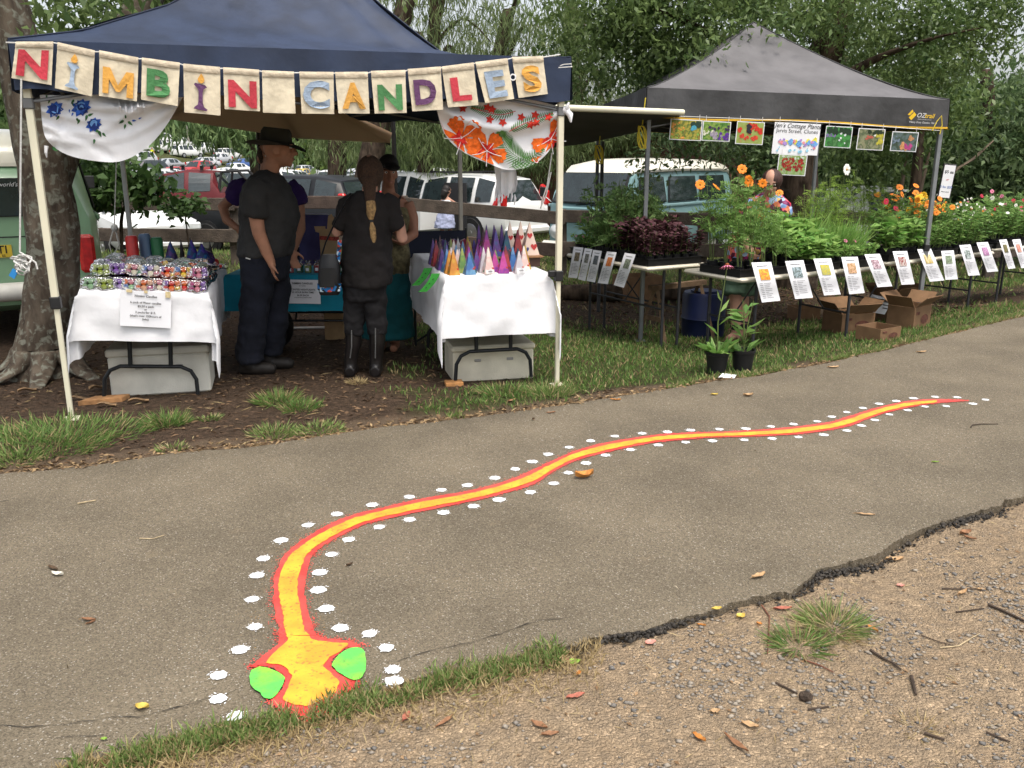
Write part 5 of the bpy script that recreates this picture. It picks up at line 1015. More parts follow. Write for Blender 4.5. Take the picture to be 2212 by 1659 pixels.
mb = MB(); mb.loft([ell(pj(963,455),.135,.115), ell(pj(963,443),.14,.115), ell(pj(964,431),.135,.09)]); blob('bodice', mb, WHITEC, gl,.014,3); mb = MB(); mb.loft([ell(pj(961,492),.24,.21), ell(pj(962,472),.2,.17), ell(pj(963,454),.14,.12)]); blob('skirt', mb, mat('skirt_blue',(.34,.37,.52),.9, var=.15, scale=30), gl,.014,2)
mb = MB(); mb.sphere(pj(964,410),(.1,.1,.115),12,10); mb.tube([pj(962,412,-.05), pj(959,422,-.06), pj(957,430,-.06)],[.09,.08,.05],10); blob('hair', mb, HAIRD, gl,.014,3)
# ---- marshal in hi-vis far off among the parked cars
Y6 = 104; a = Yp(331,350, Y6); g6 = onground(a.x, Y6); hv = thing('person', 'distant marshal in a yellow hi-vis vest among the parked cars', 'person', g6)
mb = MB(); z = g6.z; mb.loft([ell((a.x, Y6, z + .85),.17,.13), ell((a.x, Y6, z + 1.15),.16,.12), ell((a.x, Y6, z + 1.45),.19,.12), ell((a.x, Y6, z + 1.52),.07,.06)]); mb.sphere((a.x, Y6, z + 1.66),(.085,.09,.115),10,8); mb.tube([(a.x, Y6, z + 1.45),(a.x, Y6, z + 1.6)],.055,8)
for s in (-1,1): mb.tube([(a.x + s * .09, Y6, z + .9),(a.x + s * .1, Y6, z + .45),(a.x + s * .1, Y6, z + .03)],[.09,.065,.05],8); mb.tube([(a.x + s * .2, Y6, z + 1.42),(a.x + s * .25, Y6, z + 1.15),(a.x + s * .23, Y6 - .1, z + .9)],[.055,.045,.035],8)
blob('body', mb, SKIN, hv,.03,2); mb = MB(); mb.loft([ell((a.x, Y6, z + .9),.21,.17), ell((a.x, Y6, z + 1.2),.2,.16), ell((a.x, Y6, z + 1.48),.2,.15)]); mb.build('vest', mat('hivis',(.75,.8,.02),.7), hv, smooth=1, world=True); mb = MB(); [mb.tube([(a.x + s * .09, Y6, z + .92),(a.x + s * .1, Y6, z + .08)],[.105,.08],8) for s in (-1,1)]; mb.build('trousers', NAVT, hv, smooth=1, world=True)
# ================================================================ plant stall
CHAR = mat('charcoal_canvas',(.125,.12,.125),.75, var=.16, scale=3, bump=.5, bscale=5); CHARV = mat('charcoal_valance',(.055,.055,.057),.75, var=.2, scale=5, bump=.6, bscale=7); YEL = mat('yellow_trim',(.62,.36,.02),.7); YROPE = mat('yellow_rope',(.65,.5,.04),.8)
PA = Yp(1400,300,8.8); PA = V3((PA.x,8.8,0)); th = R(4); pt_ = V3((math.cos(th), math.sin(th),0)); pn_ = V3((-pt_.y, pt_.x,0)); PW = 2.98
PB, PC, PD = PA + pt_ * PW, PA + pt_ * PW + pn_ * PW, PA + pn_ * PW
pg = thing('gazebo', 'charcoal pop-up gazebo with yellow trim over the plant stall', 'gazebo', onground(PA.x, PA.y))
ez = [2.22,2.12,2.1,2.2]; cs4 = [PA, PB, PC, PD]; cs4 = [c + (c - (PA + PC) / 2).normalized() * .05 for c in cs4]; ctr = (PA + PC) / 2; PK = 3.04
mb = MB()
for i in range(4):
    a, b = cs4[i], cs4[(i + 1) % 4]; P = []
    for k in range(25):
        t = k / 24; row = []
        for j in range(25):
            q = j / 24; e = a.lerp(b, q); p = e.lerp(ctr, t); z0 = ez[i] + (ez[(i + 1) % 4] - ez[i]) * q; h = t ** 1.28; w = math.sin(math.pi * q)
            row.append((p.x, p.y, z0 + (PK - z0) * h - .05 * w * math.sin(math.pi * t) + .012 * math.sin(q * 16 + t * 5) * math.sin(math.pi * t) * (1 - t)))
        P.append(row)
    mb.grid(P)
pcan = mb.build('canopy', CHAR, pg, smooth=.9, world=True)
for i in range(4):
    a, b = cs4[i], cs4[(i + 1) % 4]; out = V3(((b - a).y,-(b - a).x,0)).normalized(); P = []; Q = []
    for j in range(41):
        q = j / 40; p = a.lerp(b, q); z0 = ez[i] + (ez[(i + 1) % 4] - ez[i]) * q; d = .27 + .012 * math.sin(q * 9 + i)
        f = lambda k: p + out * (.008 + (.02 * math.sin(q * 21 + i) + .012 * noise.noise((q * 9, k, i))) * k)
        P.append([(f(k / 6).x, f(k / 6).y, z0 - d * k / 6) for k in range(7)]); Q.append([(f(1).x + out.x * .004, f(1).y + out.y * .004, z0 - d + .014),(f(1).x + out.x * .006, f(1).y + out.y * .006, z0 - d - .004)])
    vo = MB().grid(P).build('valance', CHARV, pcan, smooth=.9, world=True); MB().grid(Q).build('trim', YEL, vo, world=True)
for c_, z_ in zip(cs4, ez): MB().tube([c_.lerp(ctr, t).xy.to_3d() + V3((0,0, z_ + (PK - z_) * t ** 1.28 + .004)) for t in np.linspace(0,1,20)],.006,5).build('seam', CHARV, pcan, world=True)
def on_front(u, v, off): return Wp(u, v, cs4[0], cs4[1], off)
# lettering and badge on the valance
def flatM(u, v, A, B, off):
    t = V3((B.x - A.x, B.y - A.y,0)).normalized(); n = V3((t.y,-t.x,0)); M = Matrix((t, V3((0,0,1)), n)).transposed().to_4x4(); M.translation = Wp(u, v, A, B, off); return M
lg = MB(); M = flatM(1980,249, cs4[0], cs4[1],.04) @ Matrix.Rotation(R(-3),4, 'Z'); lg.text('OZ',.062, M,0, bold=.012, shear=.25, align='LEFT'); lo = lg.build('lettering', mat('print_grey',(.55,.55,.55),.7), vo if False else pcan, world=True)
MB().text('trail',.062, M @ Matrix.Translation((.085,0,0)),0, bold=.012, shear=.25, align='LEFT').build('lettering', mat('print_yellow',(.78,.5,.02),.7), pcan, world=True)
MB().text('Heavy Duty Gazebo 10x10',.026, flatM(1964,263, cs4[0], cs4[1],.04) @ Matrix.Rotation(R(-3),4, 'Z'),0, bold=.01, shear=.2, align='LEFT').build('lettering', mat('print_grey'), pcan, world=True)
MB().text('www.oztrail.com.au',.018, flatM(1982,257, cs4[0], cs4[1],.04) @ Matrix.Rotation(R(-3),4, 'Z'),0, shear=.1, align='LEFT').build('lettering', mat('print_grey'), pcan, world=True)
Mb = flatM(1970,248, cs4[0], cs4[1],.04); MB().poly([Mb @ V3(p) for p in ((-.045,.0,0),(.0,.05,0),(.012,.03,0),(-.02,-.005,0))]).poly([Mb @ V3(p) for p in ((-.03,-.025,0),(.005,.01,0),(.02,.028,0),(.045,.0,0),(.0,-.05,0))]).build('badge', mat('print_yellow'), pcan, world=True)
for k, p in enumerate((PA, PB, PC, PD)):
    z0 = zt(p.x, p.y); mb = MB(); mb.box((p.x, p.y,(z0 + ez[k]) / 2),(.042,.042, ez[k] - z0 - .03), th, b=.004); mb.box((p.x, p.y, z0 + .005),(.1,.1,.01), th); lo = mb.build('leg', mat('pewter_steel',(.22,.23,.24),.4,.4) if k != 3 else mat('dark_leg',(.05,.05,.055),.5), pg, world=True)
    MB().box((p.x, p.y, z0 + .8),(.06,.06,.07), th, b=.006).build('slider', BLACKP, lo, world=True)
for k in range(4):
    a, b = (PA, PB, PC, PD)[k],(PA, PB, PC, PD)[(k + 1) % 4]
    for s in (0,1): mb = MB(); p0, p2 = a.lerp(b,.5 * s), a.lerp(b,.5 * s + .5); mb.tube([p0 + V3((0,0,2.1)), p2 + V3((0,0,1.85))],.010,6); mb.tube([p0 + V3((0,0,1.85)), p2 + V3((0,0,2.1))],.010,6); mb.build('truss_bar', GREYST, pg, world=True)
# yellow cord ties
def cordbundle(label, u, v, Y, s=1.0):
    c = Yp(u, v, Y); o = thing('cord_bundle', label, 'cord', c); mb = MB(); mb.tube([c + V3((.02,0,.35 * s)), c + V3((0,0,.1 * s))],.006,5)
    for k in range(4): mb.tube([c + V3((.045 * math.cos(t + k) * (1 - .1 * k),.02 * math.sin(t),(.11 * math.sin(t) - .02) * s)) for t in np.linspace(0,6.283,12)],.006,5)
    mb.build('coil', YROPE, o, smooth=1, world=True)
cordbundle('yellow cord bundle hanging from the charcoal gazebo leg',1387,292,8.75); cordbundle('yellow cord loops hanging in front of the blue van windscreen',1294,330,9.6,.9)
oc = thing('cord_bundle', 'yellow guy cord looped on the corner of the charcoal valance', 'cord', on_front(2032,270,.06)); MB().tube([on_front(2014,282,.06), on_front(2024,262,.06), on_front(2034,250,.06), on_front(2035,270,.06), on_front(2030,290,.06)],.005,5).build('loop', YROPE, oc, world=True)
# hanging photo prints and the stall sign
def blobs(mb, M, w, h, n, s, seed, box=(0,1,0,1), z=.003):
    r = random.Random(seed)
    for _ in range(n):
        x, y = (r.uniform(box[0], box[1]) - .5) * w,(r.uniform(box[2], box[3]) - .5) * h; k = r.uniform(.5,1.2) * s; a = r.uniform(0,6)
        x = max(-w / 2 + k, min(w / 2 - k, x)); y = max(-h / 2 + k, min(h / 2 - k, y)); mb.poly([M @ V3((x + k * math.cos(t + a) * (1 + .3 * math.sin(3 * t)), y + k * math.sin(t + a) * (1 + .3 * math.cos(2 * t)), z + r.uniform(0,.0008))) for t in np.linspace(0,6.283,9)[:-1]])
    return mb
def hung(name, label, cat, q, bg, layers, extra=None):
    (u0, v0, u1, v1) = q; A, B = cs4[0], cs4[1]; c = Wp((u0 + u1) / 2,(v0 + v1) / 2, A, B,.05); w = (Wp(u1, v0, A, B,.05) - Wp(u0, v0, A, B,.05)).length; h = (Wp(u0, v0, A, B,.05) - Wp(u0, v1, A, B,.05)).length
    M = flatM((u0 + u1) / 2,(v0 + v1) / 2, A, B,.05) @ Matrix.Rotation(R(-2.5),4, 'Z'); o = thing(name, label, cat, c)
    MB().slab([M @ V3((sx * w / 2, sy * h / 2,-.002)) for sx, sy in ((-1,-1),(1,-1),(1,1),(-1,1))],.002, M.to_3x3() @ V3((0,0,1))).build('laminate', mat('paper_white'), o, world=True)
    if bg: MB().poly([M @ V3((sx * (w / 2 - .008), sy * (h / 2 - .008),.0015)) for sx, sy in ((-1,-1),(1,-1),(1,1),(-1,1))]).build('picture', bg, o, world=True)
    for col, n, s, seed, box in layers: blobs(MB(), M, w - .02, h - .02, n, s * min(w, h), seed, box,.0025 + .0006 * (seed % 7)).build('printed_pattern', mat('pr_' + col, col,.6, var=.25, scale=50), o, world=True)['kind'] = 'stuff'
    for sx in (-1,1): MB().tube([M @ V3((sx * w * .4, h / 2 - .005,.002)), M @ V3((sx * w * .4, h / 2 + .05,.0))],.0025,4).build('tie', mat('cord_white'), o, world=True)
    return o, M, w, h
gp = ramp_mat('pr_garden',['1e3a16', '4a7a2a', '8aa04a', '2a4a1a'],26,.6, 'NOISE')
hung('photo_print', 'laminated photo of a blue glass ball in a yellow-green garden', 'picture',(1447,258,1516,303), ramp_mat('pr_ygarden',['6a6a20', 'b0a040', '4a6a2a', 'c88a3a'],26,.6, 'NOISE'),[('d89040',16,.06,1,(0,.5,0,.9)),('203a2a',5,.16,2,(.55,1,.5,1)),('4a9ab0',1,.2,3,(.74,.76,.6,.62)),('8ab04a',14,.05,4,(0,1,0,.5))])
hung('photo_print', 'laminated photo of a garden path with purple flowers', 'picture',(1517,262,1578,305), gp,[('9a90a0',7,.14,8,(.3,.7,0,.5)),('5a2a90',22,.07,9,(.6,1,0,.4)),('3a2a4a',8,.08,10,(0,1,.6,.8)),('d8d8c0',12,.05,11,(0,.35,.2,.5))])
hung('photo_print', 'laminated photo of a butterfly on red poppies', 'picture',(1590,263,1650,312), ramp_mat('pr_poppy',['6a8a3a', '9aa860', '8a9a4a', 'c07a5a'],20,.6, 'NOISE'),[('c0301a',18,.10,15,(0,1,.55,1)),('c8402a',8,.10,16,(.2,.8,.1,.5)),('20202a',3,.11,17,(.38,.48,.5,.85))])
hung('photo_print', 'laminated photo of a fountain on a green lawn', 'picture',(1782,273,1840,319), ramp_mat('pr_lawn',['3a7a3a', '4a9a4a', '2a5a2a', '6aa060'],10,.6, 'NOISE'),[('16301a',12,.16,22,(0,1,.65,1)),('d8e0e0',3,.05,23,(.55,.6,.3,.7)),('d0d8d8',3,.05,24,(.74,.78,.1,.7)),('7a6a9a',10,.05,25,(0,.5,.5,.62))])
hung('photo_print', 'laminated photo of a cottage garden with a white lamp and yellow shrub', 'picture',(1852,278,1910,324), ramp_mat('pr_cottage',['6a5a4a', '8a8a6a', '4a5a3a', 'b0a090'],20,.6, 'NOISE'),[('b0a83a',10,.12,29,(.75,1,.2,.8)),('e8e8e0',2,.08,30,(.62,.68,.7,.8)),('b05a4a',8,.06,31,(.3,.6,.5,.65)),('203018',8,.1,32,(.4,1,.85,1))])
hung('photo_print', 'laminated photo of a hand holding a pink flower', 'picture',(1925,285,1982,327), ramp_mat('pr_dkgarden',['1a2a1a', '3a4a3a', '5a6a6a', '2a3a2a'],20,.6, 'NOISE'),[('c08a5a',6,.12,36,(.35,.7,0,.35)),('a8407a',12,.09,37,(.5,.85,.1,.4)),('b08058',4,.12,38,(.6,.85,.6,.75)),('6a7a8a',10,.07,39,(0,.3,.4,.8))])
hung('photo_print', 'laminated photo of massed dark red flowers below the stall sign', 'picture',(1680,334,1742,379), ramp_mat('pr_redgarden',['4a6a2a', '7a9a4a', '9aa880', '3a5a22'],24,.6, 'NOISE'),[('8a1f18',46,.07,43,(.1,.9,.25,.85)),('a83020',22,.05,44,(.1,.9,.2,.85)),('c0c8b8',14,.05,45,(0,1,.85,1))])
sg, M, w, h = hung('stall_sign', 'white stall sign with cursive heading and a border of pastel flowers', 'sign',(1670,266,1770,334), None,[('e0d84a',7,.075,50,(.05,.95,.35,.5)),('6aa0d8',8,.08,51,(.05,.95,.25,.42)),('e08a90',9,.05,52,(.05,.95,.2,.42)),('a88ad0',9,.05,53,(.05,.95,.25,.48)),('4a4a8a',12,.02,54,(.05,.95,.12,.4)),('90c8e0',10,.04,55,(.05,.95,.04,.2))])
MB().text("Jen's Cottage Plants",.058, M @ Matrix.Translation((0, h * .40,.003)), bold=.004, shear=.35).build('lettering', mat('ink_black'), sg, world=True); MB().text('Jarvis Street, Clunes',.052, M @ Matrix.Translation((0, h * .24,.003))).build('lettering', mat('ink_grey',(.05,.05,.055),.8), sg, world=True)
hk = thing('hanging_line', 'thin cord stretched below the charcoal valance carrying the prints', 'cord', on_front(1700,256,.045)); MB().tube([on_front(1410,249,.045), on_front(1600,256,.045), on_front(1800,266,.045), on_front(2030,282,.045)],.003,4).build('line', mat('cord_white'), hk, world=True)
# ---- folding tables in a row along the path
ZT = .55
def ptable(label, fl, fr, depth, zt_=ZT, dirn=None):
    a = Zp(*fl, zt_); b = Zp(*fr, zt_) if not isinstance(fr,(int, float)) else None
    t = dirn or V3((b.x - a.x, b.y - a.y,0)).normalized()
    L = (b - a).length if b is not None else fr; n = V3((-t.y, t.x,0))
    o = thing('plant_table', label, 'table', V3((a.x, a.y, zt_)) + t * L / 2 + n * depth / 2 - V3((0,0,.70)), math.atan2(t.y, t.x), 'folding plant tables')
    MB().box((0,0,.68),(L, depth,.04), b=.016).build('tabletop', TOPW, o, smooth=.7)
    Mi = chain(o)
    for ex in (-1,1):
        for ey in (-1,1):
            x, y = ex * (L / 2 - .27), ey * (depth / 2 - .09); p = Mi @ V3((x, y,0)); zz = surf_z(p.x, p.y) - Mi.translation.z
            MB().tube([(x, y,.665),(x, y, zz)],.015,8).build('leg', mat('grey_leg',(.05,.05,.055),.5,.3), o, smooth=1)
        x = ex * (L / 2 - .27); MB().tube([(x,-depth / 2 + .09,.26),(x, depth / 2 - .09,.26)],.010,6).build('stretcher', mat('grey_leg'), o, smooth=1); MB().tube([(x,0,.26),(x - ex * .34,0,.65)],.008,6).build('brace', mat('grey_leg'), o, smooth=1)
    return o, a, t, n, L
K2 = ptable('cream folding table carrying tall orange cosmos seedlings',(1603,602),(1900,576),.78)
tpath = K2[2]
K1 = ptable('cream folding table carrying purple amaranth, set back from the path',(1400,578),.74,1.45, ZT, tpath)
K3 = ptable('cream folding table carrying marigolds and zinnias',(1925,567),(2150,543),.78,.53)
K4 = ptable('cream folding table at the far end under pink-flowered pots',(2158,538),1.8,.78,.51, K3[2])
TRAY = mat('tray_black',(.010,.010,.011),.45, var=.2); POTM = mat('pot_black',(.012,.012,.013),.5, var=.2); SOIL = mat('potting_soil',(.02,.013,.009),.95, var=.4, scale=60)
# ---- plants
def frond(P0, D, L, k, w, rng, pin=.42, ang=.9):
    """pinnate leaf: pairs of thin leaflets along a bent rib"""
    D = unit(np.array([D]))[0]; side = np.cross(D, rng.normal(size=3)); side /= np.linalg.norm(side); P = []; Q = []; Ls = []
    for i in range(k):
        t = (i + 1) / k; b = np.array(P0) + D * L * t + np.array([0,0,-.35 * L * t * t])
        for s in (-1,1): P.append(b); Q.append(D * math.cos(ang) + s * side * math.sin(ang) + rng.normal(size=3) * .12); Ls.append(L * pin * (1.1 - .6 * abs(t - .45)))
    P.append(np.array(P0) + D * L * .85 + np.array([0,0,-.2 * L])); Q.append(D + np.array([0,0,-.3])); Ls.append(L * .35); P.append(np.array(P0)); Q.append(D + np.array([0,0,-.1])); Ls.append(L * .9)
    ws = [w] * (len(P) - 1) + [w * .5]
    return leaves(P, Q, Ls, ws, rng=rng)
def flower(o, c, r, n, col, ccol, tilt, name='flower', wide=.62, seed=0):
    rg = random.Random(seed); M = Matrix.Translation(c) @ Matrix.Rotation(-o.rotation_euler[2] + rg.uniform(-.7,.7),4, 'Z') @ rotm(R(rg.uniform(15,95)), R(rg.uniform(-35,35)),0) @ Matrix.Rotation(rg.uniform(0,6),4, 'Z'); mb = MB()
    for k in range(n):
        a = k * 2 * math.pi / n; R2 = Matrix.Rotation(a,4, 'Z'); w = r * wide * rg.uniform(.8,1.1)
        pts = [M @ R2 @ V3(p) for p in ((.1 * r,0,0),(.55 * r,-w * .55,.12 * r),(.95 * r,-w * .4,.06 * r),(1.0 * r,0,.10 * r),(.95 * r, w * .4,.06 * r),(.55 * r, w * .55,.12 * r))]; mb.poly(pts)
    f = mb.build(name, col, o); MB().sphere(M @ V3((0,0,.06 * r)),(r * .22, r * .22, r * .14),8,5).build('flower_centre', ccol, f, smooth=1); return f
CG = leaf_mat('cosmos_leaf',(0.125,0.250,0.056),(0.288,0.450,0.125), tl=.45); DG = leaf_mat('dill_leaf',(.20,.34,.05),(.38,.52,.12), tl=.5); AM = leaf_mat('amaranth_leaf',(.040,.014,.019),(.14,.058,.070), tl=.15); TG = leaf_mat('tagetes_leaf',(0.138,0.263,0.075),(0.325,0.463,0.175), tl=.4); LG = leaf_mat('leafy_green',(0.138,0.312,0.062),(0.375,0.550,0.163), tl=.4); ZG = leaf_mat('zinnia_leaf',(0.100,0.225,0.050),(0.250,0.388,0.112), tl=.4); STEM = mat('plant_stem',(.12,.16,.045),.7, var=.2)
ORF = mat('petal_orange',(.80,.22,.008),.6, var=.12, scale=60); YEF = mat('petal_yellow',(.80,.46,.02),.6, var=.1); REF = mat('petal_red',(.45,.012,.05),.6, var=.15); WHF = mat('petal_white',(.78,.78,.72),.6, var=.05); PKF = mat('petal_pink',(.62,.18,.30),.6, var=.12); FCT = mat('flower_eye',(.35,.16,.02),.8)
def make_plant(kind, seed, label, group, cat='plant'):
    rng = np.random.default_rng(seed); rg = random.Random(seed); o = thing('potted_' + kind, label, cat,(0,0,0), group=group); pr, ph = .048,.085
    MB().lathe([(pr * .72,0),(pr * .95, ph * .97),(pr * 1.05, ph * .97),(pr * 1.05, ph),(pr * .9, ph),(pr * .88, ph * .88),(0, ph * .88)],10).build('pot', POTM, o, smooth=.6)
    Fo = []; st = MB(); heads = []
    H = {'cosmos': .66, 'dill': .70, 'amaranth': .24, 'tagetes': .46, 'leafy': .20, 'grassy': .30, 'marigold': .38, 'zinnia': .32, 'petunia': .09}[kind]
    ns = {'cosmos': 3, 'dill': 4, 'amaranth': 4, 'tagetes': 4, 'leafy': 5, 'grassy': 1, 'marigold': 6, 'zinnia': 5, 'petunia': 5}[kind]
    for s in range(ns):
        a = rg.uniform(0,6.28); lean = {'cosmos': .10, 'dill': .16, 'amaranth': .3, 'tagetes': .35, 'leafy': .4, 'marigold': .35, 'zinnia': .42, 'petunia': 1.0}.get(kind,.1); h = H * rg.uniform(.72,1.08); bx, by = .018 * math.cos(a),.018 * math.sin(a)
        top = np.array([bx + lean * h * math.cos(a) * rg.uniform(.4,1), by + lean * h * math.sin(a) * rg.uniform(.4,1), ph + h]); bas = np.array([bx, by, ph * .8]); mid = (bas + top) / 2 + np.array([rg.uniform(-.02,.02), rg.uniform(-.02,.02),0])
        if kind != 'grassy': st.tube([bas, mid, top],[.0042,.0035,.002],5)
        heads.append(top); pt = lambda t: (bas * (1 - t) ** 2 + 2 * mid * t * (1 - t) + top * t * t)
        if kind in ('cosmos', 'dill', 'tagetes'):
            nn = {'cosmos': 11, 'dill': 15, 'tagetes': 9}[kind]
            for k in range(nn):
                t = (.34 if kind == 'cosmos' else .18) + (.64 if kind == 'cosmos' else .8) * k / nn if kind != 'dill' else .12 + .85 * k / nn; b = k * 2.4 + rg.uniform(-.4,.4); D = np.array([math.cos(b), math.sin(b), rg.uniform(.15,.8)])
                L = {'cosmos': .15, 'dill': .13, 'tagetes': .14}[kind] * (1.15 - .55 * t) * rg.uniform(.8,1.2)
                Fo.append(frond(pt(t), D, L, {'cosmos': 5, 'dill': 6, 'tagetes': 5}[kind], {'cosmos': .012, 'dill': .0052, 'tagetes': .016}[kind], rng, {'cosmos': .42, 'dill': .42, 'tagetes': .45}[kind]))
        elif kind in ('amaranth', 'leafy', 'marigold', 'zinnia'):
            nn = {'amaranth': 22, 'leafy': 11, 'marigold': 20, 'zinnia': 20}[kind]; ts = np.linspace(.15,1.0, nn); b = np.arange(nn) * 2.4 + rg.uniform(0,6); P = np.array([pt(t) for t in ts])
            D = np.stack([np.cos(b), np.sin(b), rng.uniform(-.1,.7, nn)],1); L = {'amaranth': .062, 'leafy': .12, 'marigold': .062, 'zinnia': .07}[kind] * rng.uniform(.7,1.2, nn); Fo.append(leaves(P, D, L, L * {'amaranth': .62, 'leafy': .36, 'marigold': .30, 'zinnia': .38}[kind], N=np.tile([0,0,1.0],(nn,1)) + rng.normal(size=(nn,3)) * .35, rng=rng))
        elif kind == 'petunia':
            nn = 22; P = np.array([pt(t) for t in np.linspace(.1,1, nn)]) + rng.normal(size=(nn,3)) * .012; D = rng.normal(size=(nn,3)); D[:,2] = abs(D[:,2]) * .6; Fo.append(leaves(P, D,.035,.018, rng=rng))
        else:
            nn = 60; b = rng.uniform(0,6.28, nn); P = np.stack([.03 * np.cos(b),.03 * np.sin(b), np.full(nn, ph)],1); D = np.stack([np.cos(b) * .45, np.sin(b) * .45, np.ones(nn)],1) + rng.normal(size=(nn,3)) * .15; Fo.append(leaves(P, D, H * rng.uniform(.6,1.2, nn),.012, rng=rng))
    V, F, r = merge(Fo); np_mesh('foliage', V, F, {'cosmos': CG, 'dill': DG, 'amaranth': AM, 'tagetes': TG, 'leafy': LG, 'grassy': LG, 'marigold': ZG, 'zinnia': ZG, 'petunia': LG}[kind], o, r)
    if st.v: st.build('stems', STEM, o, smooth=1)['kind'] = 'stuff'
    return o, heads
kinds = {}
def put(kind, seed, M, x, y, label, group, flowers=(), s=1.0, rz=None, z=.012):
    """a potted plant at (x,y) in the tray frame M; flowers: list of (colour, radius, petals)"""
    key = (kind, seed % 3)
    o, heads = make_plant(kind, seed, label, group) if True else None
    rg = random.Random(seed); p = M @ V3((x, y, z)); o.location = p; o.rotation_euler = (rg.uniform(-.06,.06), rg.uniform(-.06,.06), rz if rz is not None else rg.uniform(0,6.28)); o.scale = (s,) * 3
    for i,(col, r, n) in enumerate(flowers):
        h = heads[i % len(heads)]; c = V3(h) + (V3((rg.uniform(-.12,.12), rg.uniform(-.12,.12), rg.uniform(-.06,.13))) if kind == 'cosmos' else V3((rg.uniform(-.07,.07), rg.uniform(-.07,.07), rg.uniform(-.02,.06)))); MB().tube([V3(h), c],.0022,4).build('flower_stalk', STEM, o); flower(o, c, r, n, col, FCT,(0,0), seed=seed + i)
    return o
def tray(label, M, L, Wd, H=.07):
    o = thing('seed_tray', label, 'tray', M.translation, group='black plastic seed trays'); o.rotation_euler = M.to_euler(); mb = MB(); w = .006
    for s in (-1,1): mb.box((s * (L / 2 - w / 2),0, H / 2),(w, Wd, H)); mb.box((0, s * (Wd / 2 - w / 2), H / 2),(L - 2 * w, w, H))
    mb.box((0,0,.003),(L - 2 * w, Wd - 2 * w,.006)); mb.build('body', TRAY, o); mb = MB()
    for s in (-1,1): mb.box((s * (L / 2),0, H - .004),(.018, Wd + .02,.008)); mb.box((0, s * (Wd / 2), H - .0042),(L - .02,.018,.0084))
    mb.build('rim', TRAY, o); return o
def row_tray(K, f0, f1, label, depth=.52, yin=.04):
    """tray standing on table K between fractions f0..f1 of its length; returns frame with x along the path, y away"""
    o, a, t, n, L = K; z = a.z + .003; c = V3((a.x, a.y, z)) + t * (L * (f0 + f1) / 2) + n * (depth / 2 + yin); M = Matrix.Translation(c) @ Matrix.Rotation(math.atan2(t.y, t.x),4, 'Z'); Lw = L * (f1 - f0) - .02; tray(label, M, Lw, depth); return M, Lw, depth
sd_ = 100
def fill(M, L, D, nx, ny, spec):
    global sd_
    for j in range(ny):
        for i in range(nx):
            sd_ += 1; x, y = -L / 2 + L * (i + .5) / nx,-D / 2 + D * (j + .5) / ny; o = spec(i, j, x, y, sd_); b = o['label']; od = ('first', 'second', 'third', 'fourth', 'fifth', 'sixth')[i]; o['label'] = b + ('' if ' row' in b else (', path-side row', ', middle row', ', back row', ', rear row', ', last row')[j]) + ', %s from the candle stall' % od
WH = ['at the path side of', 'in the middle of', 'at the back of']
M, L, D = row_tray(K2,.0,.42, 'black tray of tall cosmos on the table with rounded cream corner'); fl = {(0,1): 1,(1,1): 1,(2,2): 1,(0,2): 2,(2,1): 1,(3,2): 1,(3,1): 1,(1,2): 1}
fill(M, L, D,5,3, lambda i, j, x, y, s: put('cosmos', s, M, x, y,('tall feathery cosmos with %s orange flowers' % ('two' if fl.get((i, j)) == 2 else 'open') if fl.get((i, j)) else 'tall feathery cosmos not yet in flower'), 'cosmos seedlings',[(ORF,.04,8)] * fl.get((i, j),0), s=(1.12 if j else .85) * (1,1,.95,.78,.6)[i]))
M, L, D = row_tray(K2,.43,.72, 'black tray of broad-leaved seedlings beside the cosmos')
fill(M, L, D,5,3, lambda i, j, x, y, s: put('leafy' if i < 4 or j == 0 else 'grassy', s, M, x, y, 'broad-leaved green seedling in the second tray', 'broad-leaved seedlings', s=1.0 + .25 * j))
M, L, D = row_tray(K2,.73,1.0, 'black tray of grassy plants with petunias along its rim')
fill(M, L, D,5,3, lambda i, j, x, y, s: put(('petunia', 'grassy', 'dill')[j], s, M, x, y,('low petunia trailing at the tray rim', 'tufted grassy seedling behind the petunias', 'airy fine-leaved cosmos behind the grassy tufts')[j],('petunias', 'grassy seedlings', 'fine-leaved cosmos')[j],[((WHF, PKF)[i % 2],.02,5)] * (j == 0 and i in (1,3)) + [(WHF,.05,8)] * (j == 2 and i == 4), s=(1.1,1.15,1.12)[j]))
M, L, D = row_tray(K3,.0,.30, 'black tray of leafy zinnias next to the marigolds')
fill(M, L, D,4,3, lambda i, j, x, y, s: put(('leafy', 'zinnia', 'dill')[j], s, M, x, y,('bold-leaved seedling beside red zinnias', 'leafy zinnia with a crimson flower' if i in (1,2) else 'leafy zinnia without a flower', 'airy cosmos behind the red zinnias')[j],('bold-leaved seedlings', 'zinnias', 'fine-leaved cosmos by the zinnias')[j],[(REF,.026,14)] * (j == 1 and i in (1,2)), s=(1.3,1.25,1.0)[j]))
M, L, D = row_tray(K3,.31,.65, 'black tray of orange marigolds')
fill(M, L, D,6,3, lambda i, j, x, y, s: put(('zinnia', 'marigold', 'marigold')[j], s, M, x, y,('green zinnia at the rim of the marigold tray', 'marigold topped with orange flowers', 'tall marigold topped with orange and yellow flowers')[j],('zinnias in the marigold tray', 'orange marigolds', 'tall marigolds')[j],[(ORF if (k + i) % 3 else YEF,.028,9) for k in range(0 if j == 0 else 5)], s=(.9,1.1,1.3)[j]))
M, L, D = row_tray(K3,.66,1.0, 'black tray of small white daisies')
fill(M, L, D,5,3, lambda i, j, x, y, s: put('zinnia', s, M, x, y, 'bushy seedling dotted with tiny white daisies', 'white daisy seedlings',[(WHF if (k + j) % 4 else ORF,.011,7) for k in range(4)], s=1.0 + .12 * j))
M, L, D = row_tray(K4,.0,.45, 'black tray of dark green flowering seedlings')
